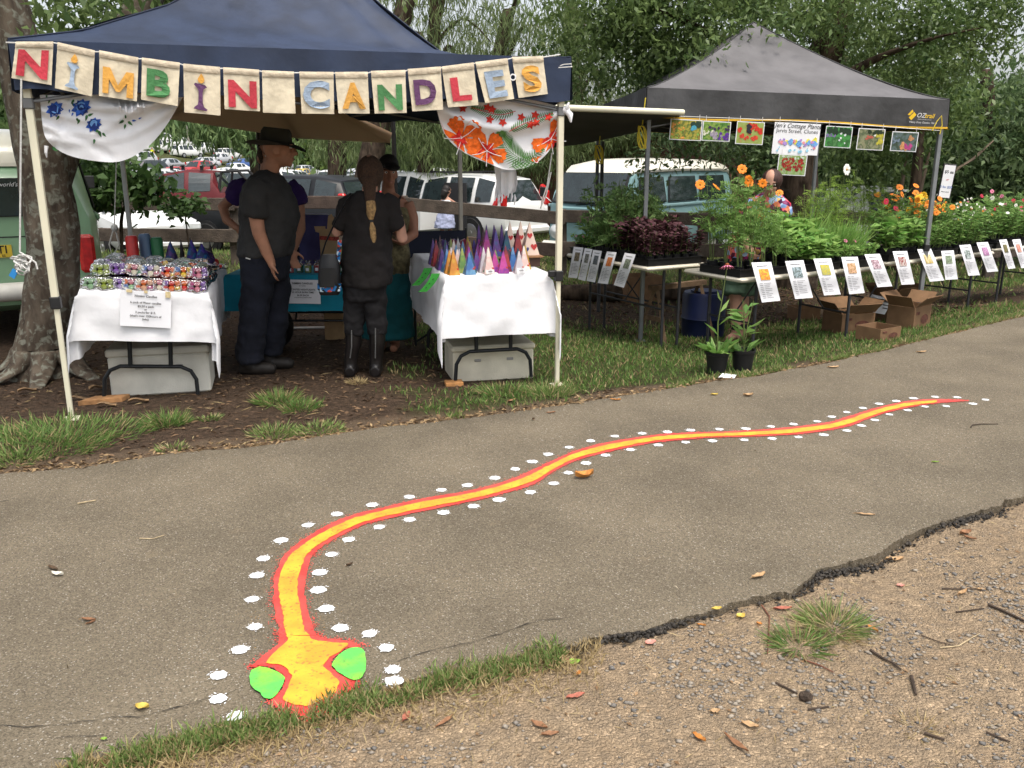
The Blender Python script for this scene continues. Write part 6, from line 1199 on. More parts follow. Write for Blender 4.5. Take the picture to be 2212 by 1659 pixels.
fill(M, L, D,5,3, lambda i, j, x, y, s: put('zinnia', s, M, x, y, 'dark green bushy plant with %s flowers' % ('red', 'white', 'pink')[(i + j) % 3], 'bushy plants with %s flowers' % ('red', 'white', 'pink')[(i + j) % 3],[((REF, WHF, PKF)[(i + j) % 3],.02,8)] * (1 + (i % 2)), s=1.1 + .1 * j))
M, L, D = row_tray(K4,.46,1.0, 'black tray of tall bushy seedlings at the far table end')
fill(M, L, D,5,3, lambda i, j, x, y, s: put('zinnia' if j < 2 else 'tagetes', s, M, x, y,('compact bushy seedling in the far tray', 'middle-row bushy seedling in the far tray', 'tall feathery seedling in the far tray')[j], 'far tray seedlings',[((REF, PKF)[i % 2],.018,8)] * (j == 1), s=1.2))
# the set-back table
o1, a1, t1, n1, L1 = K1
def back_tray(f0, f1, label):
    c = V3((a1.x, a1.y, a1.z + .003)) + t1 * .36 + n1 * (1.45 * (f0 + f1) / 2); Mx = Matrix.Translation(c) @ Matrix.Rotation(math.atan2(t1.y, t1.x),4, 'Z'); tray(label, Mx,.66,1.45 * (f1 - f0) - .02); return Mx,.66,1.45 * (f1 - f0) - .02
M, L, D = back_tray(.02,.40, 'black tray of purple amaranth'); fill(M, L, D,6,5, lambda i, j, x, y, s: put('amaranth', s, M, x, y, 'bushy purple-leaved amaranth, %s row from the path' % ('first', 'second', 'third', 'fourth', 'fifth')[j], 'purple amaranth seedlings', s=.98 + .07 * j))
M, L, D = back_tray(.41,.70, 'black tray of tall ferny tagetes behind the amaranth'); fill(M, L, D,5,3, lambda i, j, x, y, s: put('tagetes', s, M, x, y, 'tall ferny-leaved tagetes, %s row behind the amaranth' % ('first', 'second', 'third')[j], 'ferny tagetes', s=1.15 + .12 * j - .12 * (i > 3)))
M, L, D = back_tray(.71,.98, 'black tray of pink-flowered seedlings at the fence end'); fill(M, L, D,4,3, lambda i, j, x, y, s: put('leafy' if i % 2 else 'petunia', s, M, x, y,('broad-leaved seedling among the pinks, row %s' if i % 2 else 'low pink-flowered seedling, row %s') % ('one', 'two', 'three')[j], 'fence-end seedlings',[(PKF,.016,6)] * (i % 2 == 0), s=1.1))
# ---- plant information sheets taped over the table edge
def sheet(label, q, A, B, img, off0=.03, off1=.075):
    def at(a, b, l=0.0):
        u = (q[0][0] * (1 - a) + q[1][0] * a) * (1 - b) + (q[3][0] * (1 - a) + q[2][0] * a) * b; v = (q[0][1] * (1 - a) + q[1][1] * a) * (1 - b) + (q[3][1] * (1 - a) + q[2][1] * a) * b
        return Wp(u, v, A, B, off0 + (off1 - off0) * b + .03 * math.sin(math.pi * min(1, b * 1.2)) + l)
    o = thing('plant_label', label, 'label', at(.5,1), group='plant information sheets')
    MB().grid([[at(i / 4, j / 10) for j in range(11)] for i in range(5)]).build('sheet', mat('paper_white'), o, smooth=1, world=True)
    MB().grid([[at(.27 + .5 * i / 3,.17 + .28 * j / 4,.004) for j in range(5)] for i in range(4)]).build('picture', img, o, smooth=1, world=True)
    mb = MB(); mb.grid([[at(.22 + .56 * i / 2, b,.004) for b in (.085,.10)] for i in range(3)]); mb.build('heading', mat('ink_grey'), o, world=True)
    rg = random.Random(q[0][0]); mb = MB()
    for k in range(9):
        b = .53 + .045 * k; mb.grid([[at(x, bb,.004) for bb in (b, b + .012)] for x in (.14,.30)])
        if rg.random() < .8: mb.grid([[at(x, bb,.004) for bb in (b, b + .010)] for x in (.36,.36 + rg.uniform(.15,.5))])
    mb.build('print', mat('ink_faint',(.22,.22,.24),.8), o, world=True); return o
def z7(p): return (1152 + p[0] * .2655,406.6 + p[1] * .2655)
def z8(p): return (1670 + p[0] * .2655,339 + p[1] * .2655)
def zk(p): return (1186 + p[0] * .1838,325.3 + p[1] * .1838)
def im(n, cols): return ramp_mat('pr_sheet_' + n, cols,60,.6, 'NOISE')
e2 = (K2[1], K2[1] + K2[2]); e3 = (K3[1], K3[1] + K3[2]); e4 = (K4[1], K4[1] + K4[2])
SH = [('yellow and red flower photo', z7,[(1775,605),(1935,600),(2010,915),(1860,930)], e2,['c03a30', 'e0c040', 'd8602a', 'e8d8a0']),('pale blue flower photo', z8,[(98,848),(247,840),(325,1145),(180,1157)], e2,['5a6a6a', 'a8b8c0', '3a4a40', 'd0d8e0']),('yellow flower photo', z8,[(328,828),(472,825),(550,1118),(415,1127)], e2,['8a8a3a', 'c8b840', 'a0a060', 'd8d080']),('coral flower photo', z8,[(555,815),(688,812),(745,1107),(620,1117)], e2,['c88a70', '9a7a4a', 'd8b090', 'a85a30']),
      ('pink and white flower photo', z8,[(743,793),(868,788),(970,1052),(850,1060)], e2,['a83a5a', 'd8c8d0', '6a2a40', 'e0e0e0']),('crimson and green flower photo', z8,[(972,768),(1090,765),(1152,1035),(1045,1040)], e3,['3a4a2a', '8a2a30', 'd0c8c0', '4a3030']),('faded yellow photo on a tilted corner', z8,[(1173,752),(1285,747),(1393,1005),(1275,1015)], e3,['c8b86a', 'd8d0b0', 'b89a3a', 'e0c890']),('grey-green photo half hidden by foliage', z8,[(1368,765),(1470,760),(1503,995),(1403,1000)], e3,['6a7a5a', '9aa890', '4a5a3a', 'b8c0a8']),
      ('dark photo of white blooms', z8,[(1515,718),(1605,712),(1683,962),(1590,967)], e3,['3a4a40', '4a5a50', 'c8d0d0', '2a3a30']),('mauve pink flower photo', z8,[(1655,697),(1747,692),(1832,930),(1742,937)], e3,['b88ab0', 'c89ac0', '8a5a80', 'd8b8d0']),('olive photo on a narrow strip', z8,[(1838,675),(1900,670),(1972,905),(1915,912)], e4,['4a5a4a', '8a7a3a', '3a4a4a', 'a89a5a']),('peach photo on a narrow strip', z8,[(1945,673),(2010,668),(2075,900),(2020,905)], e4,['c89080', 'b86a5a', 'd8b0a0', '8a5a4a'])]
for i,(n, zf, q, e, cols) in enumerate(SH): sheet('white plant information sheet with a %s' % n,[zf(p) for p in q], e[0], e[1], im(str(i), cols))
eb = (a1, a1 + n1 * -1.0); BS = [('brown',[(290,1130),(405,1140),(330,1500),(225,1490)],['5a4a30', '8a7a5a', '3a3a2a', '7a5a30']),('grey leafy',[(420,1145),(510,1158),(425,1535),(340,1510)],['5a5a50', '8a8a80', '3a3a36', '6a6a60']),('black and white',[(520,1165),(622,1180),(540,1550),(440,1530)],['2a3032', '6a7276', '1a2022', '9aa0a2']),('orange',[(680,1185),(795,1195),(690,1570),(572,1555)],['c86a2a', 'a8501a', 'd88a4a', '6a4a2a']),('green-grey',[(890,1200),(1020,1220),(880,1612),(760,1580)],['6a7260', '8a927e', '4a5244', '7a826e'])]
for i,(n, q, cols) in enumerate(BS): sheet('white information sheet with a %s photo hanging beside the amaranth' % n,[zk(p) for p in q], a1, a1 - n1, im('b%d' % i, cols),-.03 if False else .03,.06)
# ---- price board standing among the trays
pc = Yp(2045,392,9.6); pr_ = thing('price_board', 'narrow white price board in a black frame standing among the plants', 'sign', pc); rotp = R(-6)
MB().box(pc,(.145,.015,.37), rotm(0, R(5),0), b=.006).build('frame', BLACKP, pr_, world=True); MB().box(pc + V3((0,-.009,0)),(.12,.006,.345), rotm(0, R(5),0)).build('panel', mat('paper_white'), pr_, world=True)
Mq = Matrix.Translation(pc + V3((0,-.0135,0))) @ rotm(0, R(5),0) @ Matrix.Rotation(math.pi / 2,4, 'X')
for st, z, s, m_ in (('$5 ea',.10,.045, mat('ink_black')),('or',.02,.03, mat('ink_red',(.6,.05,.04),.7)),('5 for $20',-.06,.034, mat('ink_blue',(.03,.12,.4),.7)),('Mixed colour',-.11,.016, mat('ink_black'))): MB().text(st, s, Mq @ Matrix.Translation((0, z,0)), bold=.012).build('lettering', m_, pr_, world=True)
MB().tube([pc + V3((-.012,.012,-.15)), V3((pc.x - .05, pc.y + .012, K3[1].z + .01))],.012,6).build('stake', mat('grey_leg'), pr_, world=True)
# ---- two pots on the verge
def bigpot(label, u, v, kind):
    c = G(u, v); o = thing('flower_pot', label, 'potted plant', c); r, h = .088,.175
    MB().lathe([(r * .78,0),(r * .98, h * .86),(r * 1.06, h * .88),(r * 1.08, h),(r * .98, h),(r * .95, h * .9),(0, h * .88)],20).build('pot', POTM, o, smooth=.6); MB().lathe([(r * .93, h * .89),(0, h * .9)],12).build('soil', SOIL, o)
    rng = np.random.default_rng(int(u)); nn = 46 if kind == 'cone' else 30; b = rng.uniform(0,6.28, nn); P = np.stack([.03 * np.cos(b),.03 * np.sin(b), np.full(nn, h * .9)],1); D = np.stack([np.cos(b), np.sin(b), rng.uniform(.25,1.1, nn)],1); Lf = rng.uniform(.08,.19, nn)
    if kind != 'cone':
        P[10:] = np.stack([.02 * np.cos(b[10:]),.02 * np.sin(b[10:]), h + rng.uniform(.02,.34, nn - 10)],1); Lf[10:] = rng.uniform(.10,.22, nn - 10); D[10:,2] = rng.uniform(.1,.6, nn - 10)
        for k in range(3): MB().tube([(0,0, h * .9),(.02 * math.cos(k * 2),.02 * math.sin(k * 2), h + .2),(.05 * math.cos(k * 2),.05 * math.sin(k * 2), h + .38)],[.005,.004,.002],6).build('stem', STEM, o, smooth=1)
    V, F, rr_ = leaves(P, D, Lf, Lf * .27, rng=rng); np_mesh('foliage', V, F, LG if kind == 'cone' else ZG, o, rr_)
    if kind == 'cone':
        pts = [(0,0, h * .9),(-.01,0, h + .22),(.015,0, h + .45),(.03,-.01, h + .66)]; MB().tube(pts,[.006,.005,.004,.003],6).build('stem', STEM, o, smooth=1); tp_ = V3(pts[-1])
        V, F, rr_ = leaves([(-.005,0, h + .2),(0,0, h + .3),(.01,0, h + .38),(0,0, h + .12)],[(.8,-.2,.8),(.7,.2,.9),(-.5,0,.9),(-.7,-.3,.8)],[.17,.13,.1,.18],[.035,.03,.025,.04], rng=rng); np_mesh('leaf', V, F, LG, o, rr_)
        f = MB()
        for k in range(14): a = k * 6.283 / 14; Rm = Matrix.Translation(tp_) @ rotm(R(-18),0,0) @ Matrix.Rotation(a,4, 'Z'); f.poly([Rm @ V3(p) for p in ((.008,0,0),(.03,-.006,-.006),(.052,-.005,-.02),(.056,0,-.024),(.052,.005,-.02),(.03,.006,-.006))])
        fo = f.build('flower', PKF, o); MB().sphere(tp_ + V3((0,0,.004)),(.017,.017,.014),10,7).build('flower_centre', mat('cone_brown',(.22,.06,.015),.9, var=.4, scale=200), fo, smooth=1)
    return o
bigpot('black nursery pot with a single pink coneflower on a tall stem',1547,806, 'cone'); bigpot('black nursery pot with leafy stems and no flower beside the coneflower',1603,802, 'leaf')
cd = G(1567,817) + V3((0,-.03,.012)); co = thing('paper_card', 'small blank white card lying at the foot of the coneflower pot', 'card', cd); MB().slab([(-.065,-.02,.006),(.05,-.035,.004),(.08,.03,.012),(-.02,.05,.02)],.0015,(0,0,1)).build('sheet', mat('paper_white'), co)
# ---- cartons and clutter under the tables
CARD = mat('cardboard',(.19,.108,.055),.9, var=.14, scale=9, bump=.1, bscale=70); CARDD = mat('carton_print',(.12,.045,.03),.9, var=.3, scale=30)
def carton(label, u, v, L, Wd, H, rz, flaps=True, logo=True, z=None):
    c = G(u, v); c = V3((c.x, c.y, zt(c.x, c.y) if z is None else z)); o = thing('cardboard_box', label, 'box', c, rz); w = .006; mb = MB()
    for s in (-1,1): mb.box((s * (L / 2 - w / 2),0, H / 2),(w, Wd, H)); mb.box((0, s * (Wd / 2 - w / 2), H / 2),(L - 2 * w, w, H))
    mb.box((0,0,.004),(L - 2 * w, Wd - 2 * w,.008)); mb.build('carton', CARD, o)
    if flaps:
        for s in (-1,1): MB().box((s * (L / 2 + .05),0, H + .06),(.005, Wd * .95,.15), rotm(0, s * R(42),0)).build('flap', CARD, o); MB().box((0, s * (Wd / 2 + .05), H + .06),(L * .95,.005,.15), rotm(-s * R(48),0,0)).build('flap', CARD, o)
    if logo: MB().poly([(.12 * L + L * .22 * math.cos(t),-Wd / 2 - .003, H * .45 + H * .2 * math.sin(t)) for t in np.linspace(0,6.283,25)[:-1]]).build('printed_logo', CARDD, o); MB().box((-.3 * L,-Wd / 2 - .003, H * .75),(L * .2,.003, H * .12)).build('printed_label', CARDD, o)
    return o
carton('large open carton with a dark oval print under the marigold table',1830,716,.40,.30,.21, R(18)); carton('low torn carton standing proud of the table legs',1895,733,.30,.26,.13, R(32), False); carton('carton with side print stacked behind the low torn one',1960,708,.36,.28,.24, R(40)); carton('open carton with raised flaps at the back of the box pile',1925,690,.4,.3,.28, R(25)); carton('pale timber-coloured carton behind the taped information sheets',1375,650,.55,.4,.36, R(24), False, False); carton('flat carton offcut in the shade under the cosmos table',1735,690,.3,.25,.16, R(10), False, False)
bw = V3(G(1900,700)); pp = thing('white_carton', 'small white printed carton tucked into the box pile', 'box', bw + V3((0,.1,.12)),.5); MB().box((0,0,.08),(.2,.14,.16), rotm(.3,.2,0), b=.003).build('body', mat('paper_white'), pp)
for k in range(3): MB().box((0,-.105 - .0 * k,.12 - .035 * k),(.10,.003,.012), rotm(.3,.2,0)).build('print', mat('ink_grey'), pp)
bd = V3(G(1530,668)); bd = onground(2.1,9.3); dr_ = thing('plastic_drum', 'dark blue plastic drum in the shade under the plant tables', 'drum', bd); MB().lathe([(.20,0),(.23,.02),(.235,.2),(.245,.22),(.235,.24),(.235,.46),(.22,.5),(.0,.5)],20).build('shell', mat('drum_blue',(.003,.008,.045),.5, var=.15), dr_, smooth=.7); MB().lathe([(.0,.506),(.15,.506),(.15,.52),(0,.52)],16).build('lid', mat('drum_blue'), dr_, smooth=.7)
sb = onground(1.75,9.0); sho = thing('wooden_trestle', 'rough timber sawhorse standing behind the set-back table', 'trestle', sb, R(35)); WD = mat('old_timber',(.17,.11,.065),.9, var=.25, scale=14, bump=.3, bscale=60)
MB().box((0,0,.6),(.8,.07,.05)).build('beam', WD, sho)
for sx in (-1,1):
    for sy in (-1,1): MB().tube([(sx * .32, sy * .02,.58),(sx * .36, sy * .22,0)],.025,4).build('leg', WD, sho)
    MB().box((sx * .34,0,.28),(.03,.3,.05)).build('brace', WD, sho)
# ================================================================ vehicles
GLS = mat('car_glass',(.02,.03,.032),.06, var=.2, spec=.8); TYRE = mat('tyre',(.012,.012,.012),.85); ALLOY = mat('alloy',(.5,.5,.5),.3,.8); TAIL = mat('tail_red',(.5,.012,.012),.25, var=.2, scale=20, spec=.7); AMB = mat('amber_lens',(.55,.13,.01),.3, spec=.7); LAMP = mat('lamp_glass',(.7,.72,.72),.15, spec=.8); RUB = mat('black_rubber',(.015,.015,.016),.7); CHROME = mat('chrome',(.6,.6,.6),.2,.9); INT = mat('car_interior',(.03,.03,.032),.8)
def paint(n, c, var=.03): return mat('paint_' + n, c,.28, var=var, scale=2, spec=.6, coat=.4)
def wheel(o, x, y, r, w=.2, rim=ALLOY):
    s = 1 if y > 0 else -1; M = Matrix.Translation((x, y, r)) @ Matrix.Rotation(-s * math.pi / 2,4, 'X')
    wo_ = MB().lathe([(r * .6,-w / 2),(r * .92,-w / 2),(r,-w / 3),(r, w / 3),(r * .92, w / 2),(r * .62, w / 2),(r * .62, w / 2 - .02)],24, M=M.to_3x3().to_4x4(), c=M.translation).build('tyre', TYRE, o, smooth=.6)
    mb = MB(); Mr = M; mb.lathe([(r * .62, w / 2 - .012),(r * .56, w / 2 - .005),(r * .55, w / 2 - .05),(0, w / 2 - .06)],20, M=M.to_3x3().to_4x4(), c=M.translation)
    for k in range(6): a = k * math.pi / 3; mb.box(M @ V3((r * .3 * math.cos(a), r * .3 * math.sin(a), w / 2 - .03)),(r * .56, r * .14,.03), M.to_3x3().to_4x4() @ Matrix.Rotation(a,4, 'Z'))
    mb.lathe([(r * .16, w / 2 - .03),(r * .14, w / 2),(0, w / 2)],10, M=M.to_3x3().to_4x4(), c=M.translation); mb.build('rim', rim, wo_, smooth=.6)
def ring(x, hw, z0, zb, zr, hwr):
    h = [(0, z0),(hw * .85, z0),(hw * .98, z0 + .12),(hw, z0 + .25),(hw * .995,(z0 + zb) / 2 + .05),(hw * .97, zb),((hw * .97 + hwr) / 2 + .01,(zb + zr) / 2),(hwr, zr - .07),(hwr * .9, zr - .015),(hwr * .5, zr),(0, zr + .01)]
    return [V3((x,-y, z)) for y, z in h] + [V3((x, y, z)) for y, z in reversed(h[1:-1])]
def pane3(mb, a, b, s, m=0):
    """side pane that follows the bulge of the cabin wall"""
    def q(t, k, e):
        z = t[3] + .05 + (t[4] - .12 - t[3]) * k; ym = (t[1] * .97 + t[5]) / 2 + .01; zm = (t[3] + t[4]) / 2; zr = t[4] - .07
        return V3((t[0] + e, s * (float(np.interp(z,[t[3], zm, zr],[t[1] * .97, ym, t[5]])) + .016), z))
    return mb.grid([[q(a, k,-.06), q(b, k,.06)] for k in (0,.25,.45,.7,1)], m)
def car(name, label, cat, loc, yaw, col, st, wr=.32, axles=(1.35,-1.3), W_=.86, rear=None, group=None, open_door=False, glass_side=None, roofcol=None, wind=True):
    """st: stations along the car (x forward, half width, sill, belt, roof, roof half width)"""
    o = thing(name, label, cat, loc, yaw, group); rs = [ring(*s) for s in st]
    MB().loft(rs).build('body', col, o, smooth=.7)
    n = len(rs[0])
    # glass: side panes from belt to roof between cabin stations, plus windscreen and rear window
    cab = [i for i, s in enumerate(st) if s[4] - s[3] > .2]
    for s in (1,-1):
        for i, j in zip(cab[:-1], cab[1:]):
            a, b = st[i], st[j]
            pane3(MB(), a, b, s).build('side_window', GLS, o)
    f, r_ = cab[0], cab[-1]
    if wind:
        pa, pb = st[f - 1], st[f]; MB().slab([V3((pa[0] - .02,-pa[1] * .82, pa[4] + .02)), V3((pa[0] - .02, pa[1] * .82, pa[4] + .02)), V3((pb[0] + .03, pb[5] * .88, pb[4] - .03)), V3((pb[0] + .03,-pb[5] * .88, pb[4] - .03))],.012,(.5,0,.6)).build('windscreen', GLS, o)
    if r_ + 1 < len(st):
        pa, pb = st[r_ + 1], st[r_]; MB().slab([V3((pa[0] + .02,-pa[1] * .8, pa[4] + .02)), V3((pa[0] + .02, pa[1] * .8, pa[4] + .02)), V3((pb[0] - .03, pb[5] * .86, pb[4] - .04)), V3((pb[0] - .03,-pb[5] * .86, pb[4] - .04))],.012,(-.6,0,.5)).build('rear_window', GLS, o)
    for x in axles:
        for s in (1,-1): MB().lathe([(wr * 1.16,-.02),(wr * 1.16,.012),(0,.012)],20, M=Matrix.Rotation(-s * math.pi / 2,4, 'X'), c=(x, s * (W_ - .002), wr)).build('wheel_arch', RUB, o); wheel(o, x, s * (W_ - .07), wr)
    x0 = st[0][0]; x1 = st[-1][0]
    for s in (1,-1):
        MB().box((x0 - .04, s * .62 * W_ / .86,.68),(.12,.36,.15), b=.03).build('headlight', LAMP, o)
        MB().box((x1 + .05, s * (W_ - .07), rear or .9),(.14,.13,.34), b=.03).build('tail_light', TAIL, o); MB().box((st[f - 1][0] - .25, s * (W_ + .10), st[f][3] + .06),(.1,.2,.14), b=.03).build('mirror', col, o)
        for i, j in zip(cab[:-1], cab[1:]): MB().box((st[j][0] + .22, s * (W_ + .004), st[j][3] - .12),(.16,.03,.03), b=.008).build('door_handle', col, o)
    MB().box((x0 + .02,0,.52),(.06,.9,.12), b=.02).build('grille', RUB, o); MB().box((x1 - .012,0,.78),(.02,.37,.11)).build('number_plate', mat('plate_yellow',(.62,.45,.04),.6), o)
    MB().box((x0 + .01,0,.36),(.12,1.6 * W_ / .86,.16), b=.05).build('bumper', col, o); MB().box((x1 - .01,0,.42),(.14,1.62 * W_ / .86,.18), b=.05).build('bumper', col, o)
    return o
def S(*a): return a
SUVST = [S(2.15,.70,.38,.80,.80,.5), S(1.95,.83,.30,.92,.92,.6), S(1.05,.87,.27,1.00,1.02,.66), S(.35,.87,.26,1.0,1.62,.62), S(-.45,.87,.26,1.0,1.70,.64), S(-1.35,.87,.26,1.02,1.69,.64), S(-1.95,.86,.28,1.04,1.60,.62), S(-2.25,.84,.34,1.04,1.06,.74), S(-2.32,.80,.42,.95,.96,.72)]
SEDST = [S(2.25,.66,.36,.70,.70,.5), S(2.05,.80,.28,.78,.78,.6), S(.95,.84,.24,.90,.92,.66), S(.25,.84,.22,.90,1.38,.58), S(-.55,.84,.22,.92,1.43,.60), S(-1.15,.84,.23,.94,1.36,.58), S(-1.7,.83,.28,.95,.99,.66), S(-2.25,.76,.36,.88,.93,.62)]
def at_g(u, v, Y): p = Yp(u, v, Y); return onground(p.x, Y)
# white four-wheel drive with a door ajar
suv = car('white_suv', 'white off-road wagon with a rear door open and red corner tail lights', 'car', at_g(985,500,22.0), R(140), paint('white',(.74,.74,.72)), SUVST,.36, rear=1.15)
for s in (1,-1): MB().box((-2.12, s * .77,1.2),(.14,.12,.55), rotm(s * R(10), R(-24),0), b=.03).build('tail_light', TAIL, suv); MB().tube([(-1.5, s * .6,1.74),(.3, s * .6,1.74)],.02,6).build('roof_rail', RUB, suv)
MB().slab([(-.45,.88,.42),(-.38,1.62,.42),(-.38,1.60,1.0),(-.45,.88,1.0)],.08,(1,0,0)).build('open_door', paint('white',(.74,.74,.72)), suv); MB().slab([(-.45,.9,1.0),(-.40,1.60,1.0),(-.42,1.42,1.5),(-.45,.78,1.6)],.03,(1,0,0)).build('door_window', GLS, suv); MB().box((-.85,.885,.95),(.72,.02,1.1)).build('door_opening', INT, suv)
# black people mover, tail towards the stall
blk = car('black_wagon', 'black wagon with red tail lamp parked beyond the fence behind the stallholders', 'car', at_g(610,500,19.2), R(158), mat('paint_jet',(.008,.009,.011),.4, var=.1, spec=.35), SUVST,.34, rear=1.1)
MB().tube([(-1.7,.1,1.66),(-1.95,.1,1.95)],.008,5).build('aerial', RUB, blk)
for s in (1,-1): MB().box((-2.1, s * .80,1.1),(.16,.12,.5), b=.03).build('tail_light', TAIL, blk)
# maroon ute with sports bar and roof rack
UTE = [S(2.5,.74,.42,.92,.92,.5), S(2.3,.88,.36,1.02,1.02,.66), S(1.15,.92,.34,1.10,1.12,.7), S(.55,.92,.34,1.12,1.66,.62), S(-.1,.92,.34,1.12,1.76,.64), S(-.8,.92,.34,1.14,1.72,.62), S(-1.0,.92,.34,1.13,1.14,.86), S(-2.6,.92,.38,1.13,1.14,.86), S(-2.66,.88,.5,1.05,1.06,.82)]
ute = car('maroon_ute', 'maroon dual-cab ute with black sports bar and roof racks', 'car', at_g(420,500,25.0), R(186), mat('paint_maroon',(.11,.012,.015),.4, var=.1, spec=.3), UTE,.39,(1.6,-1.6),.92, rear=.95)
for s in (1,-1): MB().tube([(-.95, s * .8,1.15),(-1.05, s * .74,1.7),(-1.5, s * .72,1.72),(-2.0, s * .78,1.16)],.04,8).build('sports_bar', RUB, ute)
MB().tube([(-1.2,-.72,1.72),(-1.2,.72,1.72)],.04,8).build('sports_bar', RUB, ute)
for x in (.3,-.5): MB().box((x,0,1.88),(.06,1.35,.03)).build('roof_bar', ALLOY, ute); [MB().box((x, s * .6,1.81),(.08,.06,.13)).build('bracket', RUB, ute) for s in (1,-1)]
# white sedan and others near the fence
car('white_sedan', 'white sedan with a dark grille behind the leafy sapling', 'car', at_g(270,480,18.5), R(-50), paint('white',(.74,.74,.72)), SEDST,.31,(1.35,-1.35),.84)
car('white_hatch', 'white hatchback with slim red tail lamps half behind the stallholder', 'car', at_g(850,500,23.5), R(140), paint('white',(.74,.74,.72)), SUVST,.34, rear=1.0)
car('silver_sedan', 'white sedan with a bright windscreen behind the feathery seedlings', 'car', at_g(1830,500,16.8), R(200), paint('white',(.74,.74,.72)), SEDST,.31,(1.35,-1.35),.84)
car('blue_sedan', 'dark blue sedan between the white wagon and the blue van', 'car', at_g(1150,500,26.5), R(60), paint('navyblue',(.02,.035,.08)), SEDST,.31,(1.35,-1.35),.84)
car('grey_sedan', 'pale grey sedan behind the black wagon roof', 'car', at_g(800,500,27.5), R(150), paint('grey',(.36,.38,.40)), SUVST,.32,(1.35,-1.35),.84)
# ---- two campervans
def camper(label, loc, yaw, low, up, facing_rear=False):
    o = thing('campervan', label, 'van', loc, yaw); L = 2.22
    def rr2(x, hw, z0, z1, hw1, bulge=0.0):
        h = [(0, z0),(hw * .9, z0),(hw, z0 + .14),(hw * 1.0, z0 + .5),(hw * .99,1.12),(hw * .97,1.16),(hw1, z1)]; return [V3((x,-y, z)) for y, z in h] + [V3((x,0, z1 + bulge))] + [V3((x, y, z)) for y, z in reversed(h[1:])]
    P = [rr2(L - .02,.60,.40,1.10,.58), rr2(L - .08,.76,.32,1.13,.74), rr2(L - .22,.84,.28,1.36,.77), rr2(L - .40,.86,.28,1.60,.74), rr2(L - .55,.86,.28,1.70,.73), rr2(0,.86,.28,1.72,.74), rr2(-L + .3,.86,.28,1.70,.73), rr2(-L + .1,.84,.30,1.62,.70), rr2(-L,.78,.36,1.50,.64)]
    MB().loft(P).build('body', low, o, smooth=.6)
    rings = [[V3((x, y * hw, z)) for y, z in ((-1, z0),(-1.02, z0 + .04),(-.9, z1 - .05),(-.5, z1),(0, z1 + .015),(.5, z1),(.9, z1 - .05),(1.02, z0 + .04),(1, z0))] for x, hw, z0, z1 in ((L - .42,.66,1.66,1.70),(L - .62,.76,1.71,1.88),(L - 1.1,.77,1.72,1.94),(0,.78,1.73,1.95),(-L + .7,.77,1.72,1.93),(-L + .22,.74,1.68,1.86),(-L + .06,.66,1.60,1.70))]
    MB().loft(rings).build('roof', up, o, smooth=.8)
    # windscreen, side and rear panes with rubber surrounds
    def pane(nm, pts, n, th=.012, rub=True):
        c = sum((V3(p) for p in pts), V3()) / len(pts); 
        if rub: MB().slab([c + (V3(p) - c) * 1.06 for p in pts], th * .7, n).build('window_seal', RUB, o)
        return MB().slab([V3(p) + V3(n) * .004 for p in pts], th, n).build(nm, GLS, o)
    ws = []
    for t in np.linspace(-1,1,9): ws.append((L - .07 - .05 * t * t,.70 * t,1.20))
    for t in np.linspace(1,-1,9): ws.append((L - .36 - .05 * t * t,.66 * t,1.69))
    pane('windscreen', ws, V3((.86,0,.5)),.02)
    for s in (1,-1):
        for x0, x1 in ((L - .50, L - 1.42),(L - 1.55, L - 2.65),(L - 2.78, L - 3.9)): pane('side_window',[(x0, s * .853,1.20),(x1, s * .853,1.20),(x1, s * .765,1.62),(x0 - .12, s * .765,1.62)], V3((0, s,.2)))
        MB().box((0, s * .862,1.13),(4.1,.03,.055), b=.012).build('belt_moulding', low, o); MB().box((L - .02, s * .60,.92),(.10,.20,.13), b=.02).build('indicator', AMB, o)
        MB().lathe([(.125,-.02),(.13,.02),(.10,.05),(0,.07)],16, c=(L - .02, s * .58,.68), M=Matrix.Rotation(math.pi / 2,4, 'Y')).build('headlight', LAMP, o, smooth=.8); MB().lathe([(.155,-.03),(.155,.012),(.12,.02)],16, c=(L - .02, s * .58,.68), M=Matrix.Rotation(math.pi / 2,4, 'Y')).build('headlight_ring', low, o, smooth=.8)
        MB().box((-L + .02, s * .72,.80),(.10,.14,.36), b=.03).build('tail_light', TAIL, o)
        for x in (1.25,-1.2): wheel(o, x, s * .76,.33,.18, mat('steel_wheel',(.55,.55,.52),.4,.5))
        MB().tube([(L - .3, s * .9,1.18),(L - .25, s * 1.04,1.3)],.010,5).build('mirror_arm', CHROME, o); MB().box((L - .25, s * 1.06,1.36),(.03,.12,.17), b=.01).build('mirror', RUB, o); MB().tube([(L - .085, s * .15 - .05,1.155),(L - .10, s * .15 + .42,1.20)],.008,5).build('wiper', RUB, o)
    mb = MB(); mb.box((L - .005,0,.92),(.03,.86,.12)); mb.build('vent_panel', RUB, o)
    for k in range(20): MB().box((L + .014,-.40 + .042 * k,.92),(.02,.016,.10)).build('vent_slat', low, o)
    MB().box((L + .03,0,.44),(.10,1.72,.15), b=.05).build('bumper', mat('bumper_white',(.66,.64,.58),.5, var=.1), o); mb = MB(); mb.tube([(-L - .10,-.93,.52),(-L - .13,-.80,.50),(-L - .14,0,.50),(-L - .13,.80,.50),(-L - .10,.93,.52)],.085,10); mb.build('bumper', mat('bumper_white'), o, smooth=1)
    pane('rear_window',[(-L - .006,-.62,1.17),(-L - .006,.62,1.17),(-L - .006,.57,1.49),(-L - .006,-.57,1.49)], V3((-1,0,0)))
    for z in (.98,.56): MB().box((-L + .006,0, z),(.02,1.32,.010)).build('panel_gap', RUB, o)
    MB().box((-L + .0,0,.78),(.02,.37,.11)).build('number_plate', mat('plate_yellow'), o)
    return o
